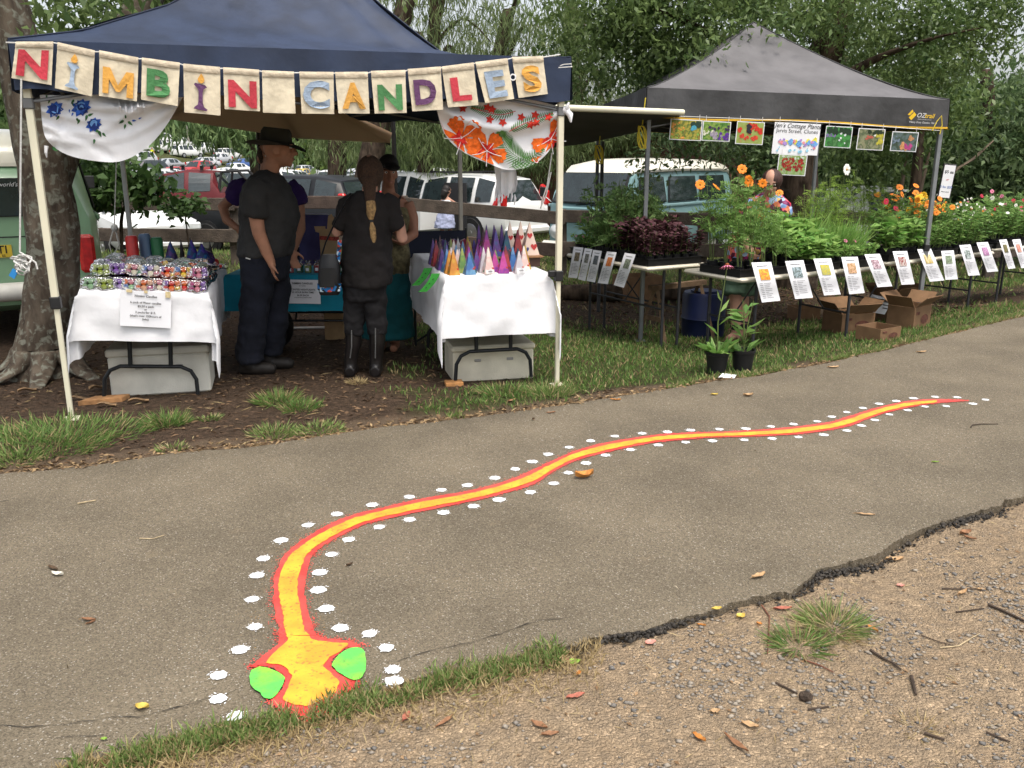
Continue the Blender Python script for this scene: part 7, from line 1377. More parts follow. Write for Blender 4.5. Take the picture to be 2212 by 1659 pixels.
bl = camper('pale blue campervan with cream roof parked beyond the fence', onground(2.62,17.05), math.atan2(-.78,-.62), paint('paleblue',(.21,.35,.37),.06), paint('cream',(.74,.71,.60)))
gv = onground(-5.72,9.75); gr = camper('faded green campervan with white roof and bumper behind the lichened tree', gv, R(119), paint('palegreen',(.20,.35,.21),.08), paint('cream',(.74,.71,.60)))
Mi = chain(gr).inverted(); RX = Matrix.Rotation(R(-90),4, 'Z') @ Matrix.Rotation(R(90),4, 'X')
def on_rear(u, v, x):
    """place on the van's tail seen at a pixel, in the van's own frame"""
    o, d = Mi @ CAM, Mi.to_3x3() @ ray(u, v); return o + d * ((x - o.x) / d.x)
P = on_rear(26,542,-2.23); yp = P.y + .185
for ch in gr.children:
    if ch.name.startswith('number_plate'): ch.location = (-.004, yp, P.z - .78)
MB().text('TI',.10, Matrix.Translation((-2.236, P.y + .075, P.z + .012)) @ RX, bold=.01).build('plate_lettering', mat('ink_black'), gr); MB().text('ES',.03, Matrix.Translation((-2.236, P.y + .07, P.z - .04)) @ RX, bold=.01).build('plate_lettering', mat('ink_black'), gr)
P = on_rear(74,398,-2.25); MB().text("world's gettin",.052, Matrix.Translation((-2.252, P.y, min(1.45, max(1.20, P.z)))) @ RX, shear=.3, align='RIGHT').build('window_lettering', mat('paint_pen',(.6,.6,.6),.8), gr)
# ---- cars parked across the slope
def tiny(kind, col, nm):
    st = SUVST if kind == 'wagon' else SEDST if kind == 'sedan' else UTE; mb = MB(); rs = [ring(*s) for s in st]; mb.loft(rs,0); cab = [i for i, s in enumerate(st) if s[4] - s[3] > .2]
    for s in (1,-1):
        for i, j in zip(cab[:-1], cab[1:]):
            pane3(mb, st[i], st[j], s,1)
        for x in (1.35,-1.35): mb.lathe([(.33,-.1),(.33,.1),(0,.1)],12, M=Matrix.Rotation(-s * math.pi / 2,4, 'X'), c=(x, s * .8,.33), m=2); mb.lathe([(.2,.1),(.2,.112),(0,.112)],10, M=Matrix.Rotation(-s * math.pi / 2,4, 'X'), c=(x, s * .8,.33), m=3)
        mb.box((st[0][0] - .04, s * .6,.66),(.12,.34,.14), m=3); mb.box((st[-1][0] + .04, s * .76,.88),(.12,.13,.28), m=4)
    f, r_ = cab[0], cab[-1]
    for pa, pb, d in ((st[f - 1], st[f],1),(st[r_ + 1], st[r_],-1)): mb.slab([V3((pa[0] - d * .02,-pa[1] * .82, pa[4] + .02)), V3((pa[0] - d * .02, pa[1] * .82, pa[4] + .02)), V3((pb[0] + d * .03, pb[5] * .88, pb[4] - .03)), V3((pb[0] + d * .03,-pb[5] * .88, pb[4] - .03))],.012,(d * .5,0,.6),1)
    return mb.build(nm,[col, GLS, TYRE, ALLOY, TAIL], smooth=.7)
pcs = {'white': paint('white',(.74,.74,.72)), 'silver': paint('silver',(.5,.51,.52)), 'red': paint('red',(.40,.02,.02)), 'blue': paint('blue',(.04,.10,.30)), 'black': paint('black',(.012,.013,.016)), 'yellow': paint('yellow',(.72,.5,.08)), 'grey': paint('grey',(.36,.38,.40))}
ORD = 'first second third fourth fifth sixth seventh eighth ninth tenth eleventh twelfth thirteenth fourteenth fifteenth sixteenth seventeenth eighteenth nineteenth twentieth'.split(); protos = {}; rg = random.Random(21); cnt = 0
for row, Yr in enumerate((36,48,60,72,84,96,108,120,132)):
    x = -.47 * Yr - 1.5; nr = -1
    while x < (-.2 if row < 7 else -.17) * Yr + 1 and nr < 17:
        x += rg.uniform(2.6,3.3) * (1.25 if row > 5 else 1); c = rg.choices(['white', 'silver', 'red', 'blue', 'black', 'yellow', 'grey'],[12,5,1,1.4,1,.7,1.6])[0]; k = rg.choices(['sedan', 'wagon', 'ute'],[5,5,2])[0]; y = Yr + rg.uniform(-.6,.6)
        if abs(x + .418 * 104) < 2 and row == 6: continue
        p = onground(x, y); key = (k, c); dx, dy = .9,.0; sl = (zt(x - .8, y) - zt(x + .8, y)) / 1.6; nr += 1; lb = '%s %s, %s car along the %s row on the slope' % (c, k, ORD[nr], ORD[row])
        if key not in protos: protos[key] = tiny(k, pcs[c], 'parked_car'); o = protos[key]
        else: o = protos[key].copy(); COL.objects.link(o)
        o.location = p; a = R(250) + rg.uniform(-.25,.25) + (math.pi if rg.random() < .3 else 0); o.rotation_euler = (0,0, a); tag(o, lb, 'car', 'cars parked on the far slope')
# ================================================================ fence, shelters, chairs, trees
FW = mat('weathered_wood',(.085,.066,.052),.9, var=.3, scale=7, bump=.5, bscale=50); FY = 14.0
fz = zt(0, FY); fence = thing('rail_fence', 'weathered grey timber post-and-rail fence behind the stalls', 'fence',(0, FY, fz))
posts = [Yp(u,500, FY).x for u in (-90,196,505,870,1214,1520,1830,2150,2450)]
for i, x in enumerate(posts):
    MB().box((x, FY + .05, zt(x, FY) + .53),(.16,.12,1.12), rotm(0, rg.uniform(-.02,.02),0), b=.012).build('post', FW, fence, world=True)
for i in range(len(posts) - 1):
    x0, x1 = posts[i], posts[i + 1]; za, zb = zt(x0, FY), zt(x1, FY)
    for h, hh in ((.98,.20),(.46,.21)):
        j = rg.uniform(-.03,.03); dz = math.atan2(zb - za + rg.uniform(-.03,.03), x1 - x0); MB().box(((x0 + x1) / 2, FY - .045 - .004 * (i % 2),(za + zb) / 2 + h + j),(x1 - x0 + .12,.05, hh), rotm(0,-dz,0), b=.008).build('rail', FW if (i + (h > .5)) % 3 else mat('weathered_wood_brown',(.075,.052,.042),.9, var=.25, scale=7, bump=.4, bscale=50), fence, world=True)
# beige market umbrella
UB = leaf_mat('umbrella_beige',(.85,.58,.38),(.85,.58,.38),.85,.85); uc = Yp(556,262,8.75); ug = onground(uc.x,8.75)
um = thing('market_umbrella', 'beige market umbrella with a dark pole standing behind the candle stall', 'umbrella', ug); tip = V3((uc.x + .05,8.75,2.36)); tiltM = rotm(R(7), R(8), R(10)); rim = []
for k in range(8): a = 2 * math.pi * k / 8 + .35; rim.append(tip + tiltM @ V3((1.42 * math.cos(a),1.42 * math.sin(a),-.42)))
cn = MB()
for k in range(8):
    a, b = rim[k], rim[(k + 1) % 8]; cn.grid([[(a.lerp(b, q)).lerp(tip, t)  for t in np.linspace(0,1,8)] for q in np.linspace(0,1,7)])
cno = cn.build('canopy', UB, um, world=True)
for k in range(8): MB().tube([rim[k] + V3((0,0,-.015)), tip + V3((0,0,-.05))],.010,6).build('rib', mat('dark_wood',(.025,.016,.012),.6), um, world=True); MB().tube([rim[k].lerp(tip,.5) + V3((0,0,-.03)), V3((tip.x, tip.y,1.98))],.007,6).build('strut', mat('dark_wood'), um, world=True)
MB().tube([tip + V3((0,0,.06)), V3((uc.x,8.75,1.9)), V3((uc.x,8.75, ug.z))],.022,10).build('pole', mat('dark_wood'), um, smooth=1, world=True); MB().lathe([(.05,1.94),(.05,2.0),(.03,2.02)],10,(tip.x, tip.y,0)).build('hub', mat('dark_wood'), um, world=True)
# flat grey awning on a cream bar between the gazebos
AW = mat('awning_grey',(.055,.052,.048),.9, var=.15, scale=4); aw = thing('awning', 'dark grey flat awning stretched from a cream bar between the two gazebos', 'awning', onground(1.4,9.9))
n0, n1_ = Yp(1195,232,7.9), Yp(1476,243,8.5); f0, f1 = Yp(1150,322,10.9), Yp(1402,275,10.6)
MB().grid([[n0.lerp(n1_, a).lerp(f0.lerp(f1, a), b) + V3((0,0,-.06 * math.sin(math.pi * b) - .05 * math.sin(math.pi * a) * b)) for b in np.linspace(0,1,14)] for a in np.linspace(0,1,14)]).build('sheet', AW, aw, smooth=1, world=True)
MB().tube([n0, n1_],.028,8).build('front_bar', CREAM, aw, smooth=1, world=True); MB().tube([f0, f1],.02,8).build('rear_bar', BLACKP, aw, smooth=1, world=True); MB().tube([n1_, f1],.018,8).build('side_bar', BLACKP, aw, smooth=1, world=True)
lg_ = Yp(1302,305,10.75); MB().tube([lg_ , V3((lg_.x,10.75, zt(lg_.x,10.75)))],.022,8).build('leg', mat('dark_leg',(.05,.05,.055),.5), aw, smooth=1, world=True)
lg_ = Yp(849,262,9.6); pl2 = thing('tent_pole', 'black tent pole standing behind the capped stallholder', 'pole', onground(lg_.x,9.6)); MB().tube([V3((lg_.x,9.6,2.1)), onground(lg_.x,9.6)],.025,8).build('tube', BLACKP, pl2, smooth=1, world=True); MB().lathe([(.045,0),(.045,.02),(.02,.05)],10, onground(lg_.x,9.6)).build('foot', BLACKP, pl2, world=True)
# folding camp chair, tube chair with violet cloth, tall carton, rucksack
NVC = mat('chair_navy',(.006,.008,.022),.85, var=.2); cc_ = onground(Yp(955,600,7.9).x,7.9)
ch = thing('camp_chair', 'navy folding camp chair with crossed legs beside the pyramid candle table', 'chair', cc_, R(20))
MB().grid([[(x,.30 + .03 * math.sin(math.pi * (x + .3) / .6), z) for z in np.linspace(.46,.98,6)] for x in np.linspace(-.32,.32,9)]).build('backrest', NVC, ch, smooth=1); MB().grid([[(x, y,.44 - .03 * math.sin(math.pi * (x + .3) / .6)) for y in np.linspace(-.25,.28,6)] for x in np.linspace(-.3,.3,9)]).build('seat', NVC, ch, smooth=1)
for s in (-1,1):
    MB().tube([(s * .33,.30,0.02),(s * .33,.31,1.0)],.012,7).build('leg', DKSTEEL, ch, smooth=1); MB().tube([(s * .33,-.27,0.02),(s * .33,-.27,.64)],.012,7).build('leg', DKSTEEL, ch, smooth=1); MB().tube([(s * .33,-.28,.64),(s * .33,.31,.66)],.018,7).build('armrest', BLACKP, ch, smooth=1); MB().tube([(s * .33,-.27,.05),(s * .33,.30,.42)],.010,6).build('brace', DKSTEEL, ch, smooth=1); MB().tube([(s * .33,.30,.05),(s * .33,-.27,.42)],.010,6).build('brace', DKSTEEL, ch, smooth=1)
MB().tube([(-.33,-.27,.05),(.33,-.27,.42)],.010,6).build('brace', DKSTEEL, ch, smooth=1); MB().tube([(.33,-.27,.05),(-.33,-.27,.42)],.010,6).build('brace', DKSTEEL, ch, smooth=1)
MB().box((-.36,-.05,.69),(.22,.34,.02), rotm(0,0,.2), b=.004).build('side_tray', mat('tray_dark',(.03,.03,.03),.5), ch)
mg_ = chain(ch) @ V3((-.36,-.05,.70)); mz = thing('magazine', 'open magazine lying on the camp chair tray', 'magazine', mg_,.5); MB().grid([[(x, y,.006 + .012 * abs(math.sin(x * 20))) for y in (-.12,.12)] for x in np.linspace(-.12,.12,9)]).build('pages', mat('paper_white'), mz, smooth=1); MB().box((.05,0,.024),(.08,.1,.002)).build('picture', mat('felt_red'), mz)
wc = onground(Yp(655,600,8.3).x,8.3); tc_ = thing('tube_chair', 'white tubular chair half hidden under the teal table', 'chair', wc, R(5)); WTU = mat('white_tube',(.6,.6,.58),.4)
for s in (-1,1): MB().tube([(s * .22,.2,.8),(s * .22,.18,.45),(s * .22,-.2,.42),(s * .22,-.22,.03),(s * .22,-.1,.015),(s * .22,.22,.015)],.012,7).build('side_frame', WTU, tc_, smooth=1)
MB().tube([(-.22,.2,.8),(-.2,.2,.84),(.2,.2,.84),(.22,.2,.8)],.012,7).build('back_rail', WTU, tc_, smooth=1); MB().tube([(-.22,.22,.015),(.22,.22,.015)],.012,7).build('floor_rail', WTU, tc_, smooth=1); MB().box((0,0,.44),(.42,.4,.025), b=.01).build('seat', NVC, tc_); MB().box((0,.2,.68),(.42,.02,.28), b=.008).build('backrest', NVC, tc_)
q = Yp(672,465,8.28); vc = thing('violet_cloth', 'violet cloth hung over the chair back between the stallholders', 'cloth', q - V3((0,0,.3))); MB().grid([[V3((q.x - .14 + .28 * a,8.30 + .02 * math.sin(a * 8 + b * 3), q.z - .47 * b - .03 * math.sin(a * 3))) for b in np.linspace(0,1,10)] for a in np.linspace(0,1,10)]).build('front_fall', mat('violet_cotton',(.055,.05,.15),.9, var=.15, bump=.2, bscale=30), vc, smooth=1, world=True); MB().grid([[V3((q.x - .14 + .28 * a,8.36 + .02 * math.sin(a * 8), q.z - .3 * b)) for b in np.linspace(0,1,6)] for a in np.linspace(0,1,10)]).build('rear_fall', mat('violet_cotton'), vc, smooth=1, world=True); MB().grid([[V3((q.x - .14 + .28 * a, y, q.z + .012)) for y in (8.30,8.33,8.36)] for a in np.linspace(0,1,6)]).build('fold', mat('violet_cotton'), vc, smooth=1, world=True)
q = Yp(712,500,8.05); tb = thing('tall_carton', 'tall torn cardboard carton with red tape standing by the violet cloth', 'box', onground(q.x,8.05),.15); H_ = 1.02; 
CARD2 = mat('cardboard_pale',(.46,.30,.16),.9, var=.12, scale=9); mb = MB(); [mb.box((s * .085,0, H_ / 2),(.006,.2, H_)) for s in (-1,1)]; [mb.box((0, s * .1, H_ / 2),(.164,.006, H_)) for s in (-1,1)]; mb.build('carton', CARD2, tb); MB().slab([(-.02,-.104, H_),(.08,-.104, H_),(.075,-.104, H_ + .08),(.05,-.104, H_ + .12),(.03,-.104, H_ + .15),(.0,-.104, H_ + .13)],.005,(0,1,0)).build('torn_flap', CARD2, tb); MB().slab([(-.12,-.104, H_ - .01),(-.03,-.104, H_ - .03),(-.03,-.104, H_ + .04),(-.13,-.104, H_ + .04)],.005,(0,-1,.3)).build('torn_flap', CARD2, tb)
for z in (.95,.72,.50): MB().box((0,-.1055, z),(.174,.004,.035), rotm(0,.08,0)).build('tape', mat('tape_red',(.42,.06,.04),.6, var=.5, scale=60), tb)
q = Zp(640,700,-.05); q = onground(q.x,7.6); rk = thing('rucksack', 'dark rucksack on the ground under the teal table', 'bag', q); mb = MB(); mb.sphere(q + V3((0,0,.2)),(.2,.16,.22),14,10); mb.sphere(q + V3((.03,-.12,.14)),(.13,.08,.12),12,8); mb.tube([q + V3((-.05,0,.40)), q + V3((0,0,.46)), q + V3((.05,0,.40))],.015,6); blob('sack', mb, mat('bag_black'), rk,.015,3)
MB().tube([q + V3((-.1,-.17,.33)), q + V3((-.13,-.2,.2)), q + V3((-.12,-.14,.07))],.014,6, squash=(1,.4)).build('strap', RUB, rk, smooth=1, world=True)
# panels leaning under tables
q = onground(Yp(432,700,7.2).x,7.2); pn2 = thing('plywood_sheet', 'tan plywood offcut leaning behind the hatted man', 'board', q,.3); MB().box((0,0,.3),(.10,.02,.62), rotm(.1,.1,0)).build('board', CARD2, pn2)
# brick shed end behind the blue van
bk = thing('brick_shed', 'low red-brown brick shed behind the blue campervan', 'building',(4.2,27,-.5)); BRK = bpy.data.materials.new('brick_wall'); BRK.use_nodes = True; bt = BRK.node_tree; br_ = bt.nodes.new('ShaderNodeTexBrick'); br_.inputs['Scale'].default_value = 4.0; br_.inputs['Color1'].default_value = (.12,.05,.035,1); br_.inputs['Color2'].default_value = (.17,.075,.05,1); br_.inputs['Mortar'].default_value = (.09,.075,.06,1)
tcn = bt.nodes.new('ShaderNodeTexCoord'); mpn = bt.nodes.new('ShaderNodeMapping'); mpn.inputs['Rotation'].default_value = (math.pi / 2,0,0); bt.links.new(tcn.outputs['Object'], mpn.inputs[0]); bt.links.new(mpn.outputs[0], br_.inputs['Vector']); bt.links.new(br_.outputs[0], bt.nodes['Principled BSDF'].inputs['Base Color']); bt.nodes['Principled BSDF'].inputs['Roughness'].default_value = .9
MB().box((0,0,1.35),(10,4,2.7)).build('wall', BRK, bk); MB().slab([(-5.3,-2.4,2.7),(5.3,-2.4,2.7),(5.3,0,3.5),(-5.3,0,3.5)],.06,(0,0,1)).slab([(-5.3,2.4,2.7),(5.3,2.4,2.7),(5.3,0,3.5),(-5.3,0,3.5)],.06,(0,0,1)).build('roof', mat('rusty_iron',(.13,.06,.04),.8, var=.3, scale=4), bk); MB().box((-2,-2.02,1.5),(1.2,.06,.9)).build('window', GLS, bk)
# ---------------------------------------------------------------- trees
BARKL = bpy.data.materials.new('lichen_bark'); BARKL.use_nodes = True
def bark(m, a, b, lich, ls=5.0, amt=.56):
    t = m.node_tree; N = t.nodes; L = t.links; p = N['Principled BSDF']; p.inputs['Roughness'].default_value = .95; p.inputs['Specular IOR Level'].default_value = .1; tc = N.new('ShaderNodeTexCoord')
    mp = N.new('ShaderNodeMapping'); mp.inputs['Scale'].default_value = (1,1,.35); L.new(tc.outputs['Object'], mp.inputs[0]); n = N.new('ShaderNodeTexNoise'); n.inputs['Scale'].default_value = 14; n.inputs['Detail'].default_value = 7; L.new(mp.outputs[0], n.inputs['Vector'])
    r = N.new('ShaderNodeMapRange'); r.inputs[1].default_value = .35; r.inputs[2].default_value = .65; L.new(n.outputs[0], r.inputs[0]); mx = N.new('ShaderNodeMix'); mx.data_type = 'RGBA'; mx.inputs[6].default_value = (*a,1); mx.inputs[7].default_value = (*b,1); L.new(r.outputs[0], mx.inputs[0]); out = mx.outputs[2]
    if lich:
        v = N.new('ShaderNodeTexNoise'); v.inputs['Scale'].default_value = ls; v.inputs['Detail'].default_value = 3; v.inputs['Distortion'].default_value = .6; L.new(tc.outputs['Object'], v.inputs['Vector']); r2 = N.new('ShaderNodeMapRange'); r2.inputs[1].default_value = amt; r2.inputs[2].default_value = amt + .13; L.new(v.outputs[0], r2.inputs[0]); m2 = N.new('ShaderNodeMix'); m2.data_type = 'RGBA'; m2.inputs[7].default_value = (*lich,1); L.new(out, m2.inputs[6]); L.new(r2.outputs[0], m2.inputs[0]); out = m2.outputs[2]
    L.new(out, p.inputs['Base Color']); bp = N.new('ShaderNodeBump'); bp.inputs['Strength'].default_value = .7; bp.inputs['Distance'].default_value = .03; L.new(n.outputs[0], bp.inputs['Height']); L.new(bp.outputs[0], p.inputs['Normal']); return m
bark(BARKL,(.055,.042,.032),(.14,.112,.084),(.20,.20,.16),19,.51)
BARKD = bpy.data.materials.new('dark_bark'); BARKD.use_nodes = True; bark(BARKD,(.03,.022,.016),(.10,.072,.052),(.14,.12,.09),4,.62)
def trunk_mesh(o, pts, rs, m, n=16, wob=.12, seed=0, name='trunk'):
    P = smooth_line([tuple(p) for p in pts],6); k = len(P); rr_ = np.interp(np.linspace(0,1, k), np.linspace(0,1, len(rs)), rs); rings = []
    for i, p in enumerate(P): rings.append([V3((p[0] + rr_[i] * math.cos(t) * (1 + wob * noise.noise((math.cos(t) * 1.5 + seed, math.sin(t) * 1.5, i * .25))), p[1] + rr_[i] * math.sin(t) * (1 + wob * noise.noise((math.cos(t) * 1.5 + seed, math.sin(t) * 1.5, i * .25 + 7))), p[2])) for t in [2 * math.pi * q / n for q in range(n)]])
    return MB().loft(rings).build(name, m, o, smooth=2.0, world=True)
def crown(o, blobs_, leaf, Ls, wr, mt, seed, droop=.35, per=60, clump=.35, upn=.8, name='crown'):
    """blobs: (centre, radii, number of leaves); leaves gather in clumps, leaving gaps"""
    rng = np.random.default_rng(seed); parts = []
    for c, r, n in blobs_:
        nc = max(3, n // per); d = unit(rng.normal(size=(nc,3))) * (rng.random((nc,1)) ** .45); C = np.array(c) + d * np.array(r); k = rng.integers(0, nc, n)
        P = C[k] + rng.normal(size=(n,3)) * clump * np.array([1,1,.75]); D = rng.normal(size=(n,3)); D[:,2] -= droop * 1.5; L = Ls * rng.uniform(.6,1.3, n); V, F, rd = leaves(P, D, L, L * wr, N=rng.normal(size=(n,3)) * .7 + np.array([0,0, upn]), rng=rng); cl = rng.random(nc); parts.append((V, F, np.clip(np.repeat(cl[k],4) * .6 + rd * .4,0,1)))
    V, F, r = merge(parts); Mi = chain(o).inverted(); t = Mi.translation; return np_mesh(name, V + np.array(t), F, mt, o, r)
FIC = leaf_mat('ficus_leaf',(0.040,0.086,0.023),(0.220,0.300,0.098),.4,.4); GUM = leaf_mat('gum_leaf',(0.085,0.135,0.050),(0.260,0.315,0.128),.5,.45); WOOD = leaf_mat('woodland_leaf',(0.068,0.135,0.047),(0.230,0.324,0.121),.6,.3); LITE = leaf_mat('bright_leaf',(.05,.10,.02),(.18,.26,.06),.5,.4); DARKL = leaf_mat('shade_leaf',(0.047,0.095,0.038),(0.176,0.243,0.101),.5,.35)
# lichened tree beside the candle stall
lt = G(95,815); tr1 = thing('lichened_tree', 'stout tree with pale lichen patches and a forked trunk beside the candle stall', 'tree', lt); y = lt.y + .15
pp_ = lambda u, v, dy=0.0: Yp(u, v, y + dy)
trunk_mesh(tr1,[V3((lt.x, y, lt.z - .12)), pp_(95,770), pp_(103,690), pp_(112,600), pp_(113,500), pp_(100,400), pp_(82,300), pp_(55,180), pp_(25,60), pp_(-10,-80), pp_(-60,-260)],[.36,.235,.195,.185,.185,.18,.17,.16,.15,.135,.1], BARKL,22,.16,3)
trunk_mesh(tr1,[pp_(100,420,.1), pp_(130,320,.3), pp_(190,180,.6), pp_(270,70,.9), pp_(330,-30,1.2), pp_(400,-160,1.6)],[.16,.17,.16,.15,.14,.10], BARKL,16,.15,9, 'limb')
for a, L_ in ((200,.55),(240,.45),(330,.35),(285,.4)): trunk_mesh(tr1,[V3((lt.x + .15 * math.cos(R(a)), y + .15 * math.sin(R(a)), lt.z + .22)), V3((lt.x + .32 * math.cos(R(a)), y + .32 * math.sin(R(a)), lt.z + .07)), V3((lt.x + (.3 + L_) * math.cos(R(a)), y + (.3 + L_) * math.sin(R(a)), lt.z - .03))],[.13,.08,.03], BARKL,10,.15, a, 'root')
crown(tr1,[(pp_(110,60,1.2),(.7,.8,.5),900),(pp_(210,40,1.4),(.6,.7,.5),700),(pp_(60,-120,.5),(2.2,2.0,.7),2600),(pp_(420,-140,2.2),(2.2,1.8,.6),2600),(pp_(330,10,2.0),(.5,.5,.25),260),(V3((-3.6,3.6,6.0)),(2.6,2.8,.8),2600)], None,.10,.42, FIC,31, per=70, clump=.22)  # last blob hangs out of view, added overhead to shade the path's left
# fig overhanging the plant stall
fg = onground(Yp(1722,480,13.2).x,13.2); tr2 = thing('fig_tree', 'broad-leaved fig with a dark trunk overhanging the plant stall', 'tree', fg); y = 13.2
trunk_mesh(tr2,[V3((fg.x, y, fg.z - .1)), pp_(1722,480), pp_(1722,400), pp_(1728,300), pp_(1760,180), pp_(1800,60), pp_(1850,-120)],[.42,.30,.28,.26,.25,.24,.2], BARKD,18,.15,5); trunk_mesh(tr2,[pp_(1724,330), pp_(1660,200,-.6), pp_(1560,90,-1.6), pp_(1420,20,-2.4)],[.2,.15,.11,.05], BARKD,10,.12,6, 'limb'); trunk_mesh(tr2,[pp_(1726,260), pp_(1850,150,-.4), pp_(1990,90,-.8), pp_(2120,60,-1)],[.18,.13,.1,.04], BARKD,10,.12,8, 'limb')
def B_(u, v, Y): return tuple(Yp(u, v, Y))
crown(tr2,[(c_, r_, int(n_ * 1.3)) for c_, r_, n_ in [(B_(1330,70,11.5),(1.25,1.2,.75),4600),(B_(1520,30,11.3),(1.2,1.3,.75),5200),(B_(1480,150,12.6),(1.1,.9,.45),2600),(B_(1720,20,12.5),(1.2,1.3,.6),3600),(B_(1950,60,13.0),(1.4,1.3,.9),4800),(B_(2150,20,12.5),(1.1,1.2,.7),2600),(B_(1900,150,14.2),(1.5,.9,.5),1500),(B_(1420,-140,11),(2.6,1.5,.5),1600),(B_(1900,-150,12),(3.0,1.5,.5),1600),(B_(1390,362,12.4),(.28,.3,.16),90),(B_(1530,350,12.6),(.7,.35,.25),230),(B_(1560,105,9.6),(.22,.2,.12),60),(B_(1640,55,10.1),(.25,.2,.10),70)]], None,.088,.44, FIC,32, per=85, clump=.165)
# drooping gums beyond the fence
def gum(label, u, vb, Y, r, top, blobs_, n_, seed, m=GUM, Ls=.26, wr=.11, bend=0.0, bk_=None):
    p = at_g(u,480, Y); o = thing('gum_tree', label, 'tree', p, group=None); t0 = Yp(top[0], top[1], Y)
    trunk_mesh(o,[V3((p.x, Y, p.z - .1)), p.lerp(t0,.25) + V3((bend,0,0)), p.lerp(t0,.6) + V3((bend * .5,0,0)), t0],[r * 1.25, r, r * .85, r * .6], bk_ or BARKD,14,.12, seed)
    rg2 = random.Random(seed)
    for c, rad, n in blobs_:
        if n > 900: trunk_mesh(o,[p.lerp(t0, rg2.uniform(.5,.8)),(p.lerp(t0,.8) + V3(c)) / 2 + V3((0,0,.3)), V3(c)],[r * .4, r * .25, r * .08], bk_ or BARKD,8,.1, seed + 3, 'limb')
    crown(o,[(c_, r_, int(n_ * .68)) for c_, r_, n_ in blobs_], None, Ls, wr, m, seed, droop=1.5, per=42, clump=.27, upn=.1); return o
gum('thick-trunked gum leaning towards the umbrella tip',775,400,22,.34,(888,-60),[(B_(930,130,22),(1.6,1.5,1.2),3600),(B_(870,240,22.5),(1.2,1.2,.9),2600),(B_(960,300,22),(.9,1,.8),2200),(B_(820,330,23.5),(.7,.8,.6),1300),(B_(900,-60,22),(2.4,2,1.2),3000)],0,41, bend=-.1)
gum('straight gum behind the beige umbrella',724,400,24.5,.26,(735,-60),[(B_(740,300,25),(1.3,1,.8),2400),(B_(690,240,25),(1.6,1,.9),1800),(B_(1010,30,25),(2.2,1.5,1.1),1300),(B_(780,260,25),(1,1,.6),1600)],0,42)
gum('tall gum behind the capped stallholder',908,400,23,.21,(946,-80),[(B_(1000,200,23),(1.3,1.4,1.2),2400),(B_(1060,90,23),(1.7,1.5,1.2),1300),(B_(950,330,24),(1.1,1,.7),2000),(B_(1040,320,23.5),(1.2,1,.6),2400),(B_(1000,-70,23),(2.6,2,1.2),3000)],0,43)
gum('gum with weeping foliage above the white wagon',1020,400,24,.24,(1098,20),[(B_(1130,180,23),(1.4,1.4,1.3),1900),(B_(1170,60,22),(1.6,1.4,1.2),2400),(B_(1120,330,24),(1.2,.9,.7),2400),(B_(1200,300,23),(1.1,1,.8),2400),(B_(1150,-80,22),(2.8,1.6,1),2600)],0,44, bend=-.3)
gum('weeping gum behind the grey awning',1255,400,25,.24,(1230,-40),[(B_(1260,220,24),(1.6,1.2,1.2),3200),(B_(1330,260,24),(1.5,1.2,.8),2600),(B_(1270,80,24),(1.8,1.4,1),2600),(B_(1400,180,24),(1.8,1.2,1.1),2600),(B_(1330,310,25),(1.6,.9,.5),2000)],0,45)
# dense shade trees at the far end of the plant stall
def shade_tree(label, u, Y, r, top, blobs_, seed, m=DARKL, Ls=.16, wr=.35):
    p = at_g(u,480, Y); o = thing('shade_tree', label, 'tree', p); t0 = Yp(top[0], top[1], Y); trunk_mesh(o,[V3((p.x, Y, p.z - .1)), p.lerp(t0,.4) + V3((.1,0,0)), t0],[r * 1.3, r, r * .5], BARKD,12,.14, seed); crown(o, blobs_, None, Ls, wr, m, seed, droop=.5, per=60, clump=.40); return o
shade_tree('slender leaning tree with bare lower limbs behind the price board',1950,15.2,.11,(1990,250),[(B_(1990,210,15.5),(1.3,.8,.7),2600),(B_(1900,230,16),(1.2,.8,.6),1800),(B_(1880,330,16),(.9,.6,.6),1800)],51, FIC,.13,.45)
shade_tree('dense dark tree at the end of the plant row',2140,17,.2,(2130,150),[(B_(2140,310,17),(1.1,1.2,.8),3400),(B_(2080,350,17.5),(1.3,1,.9),3600),(B_(2180,380,16.5),(1.1,1,.9),3600),(B_(2250,180,16.5),(.6,1.2,.9),1200)],52)
shade_tree('dense dark tree behind the charcoal gazebo',1830,20,.22,(1830,120),[(B_(1830,300,20),(2.2,1.2,1.3),4200),(B_(1700,320,21),(1.8,1.2,1.2),3200),(B_(1900,380,19.5),(1.8,1,.8),3200),(B_(1760,170,21),(2.4,1.4,1.3),1800),(B_(1560,280,22),(2.2,1,1.2),3000),(B_(2000,100,21),(2.0,1.2,.6),700)],53, Ls=.2)
shade_tree('low dark tree hugging the ground past the last table',2250,18.5,.2,(2240,200),[(B_(2190,430,18),(1.4,1,.7),3400),(B_(2060,440,18.5),(1.5,.8,.6),3000),(B_(2260,280,18.5),(1.6,1.2,1.3),2600),(B_(1960,430,19),(1.4,.8,.7),2400)],54)
for i,(a, b) in enumerate((((2150,300),(2040,400)),((1960,330),(1940,440)),((2010,320),(1985,420)))): p, q = Yp(*a,15.6 + .3 * i), Yp(*b,15.4 + .3 * i); o = thing('dead_branch',('pale dead branch slanting behind the price board', 'bare upright sapling stem behind the charcoal leg', 'thin bare stem beside the price board')[i], 'branch', q); trunk_mesh(o,[onground(q.x - .15, q.y), q, p.lerp(q,.4), p],[.05,.045,.035,.015], mat('dead_wood',(.16,.12,.085),.9, var=.2),8,.1, i)
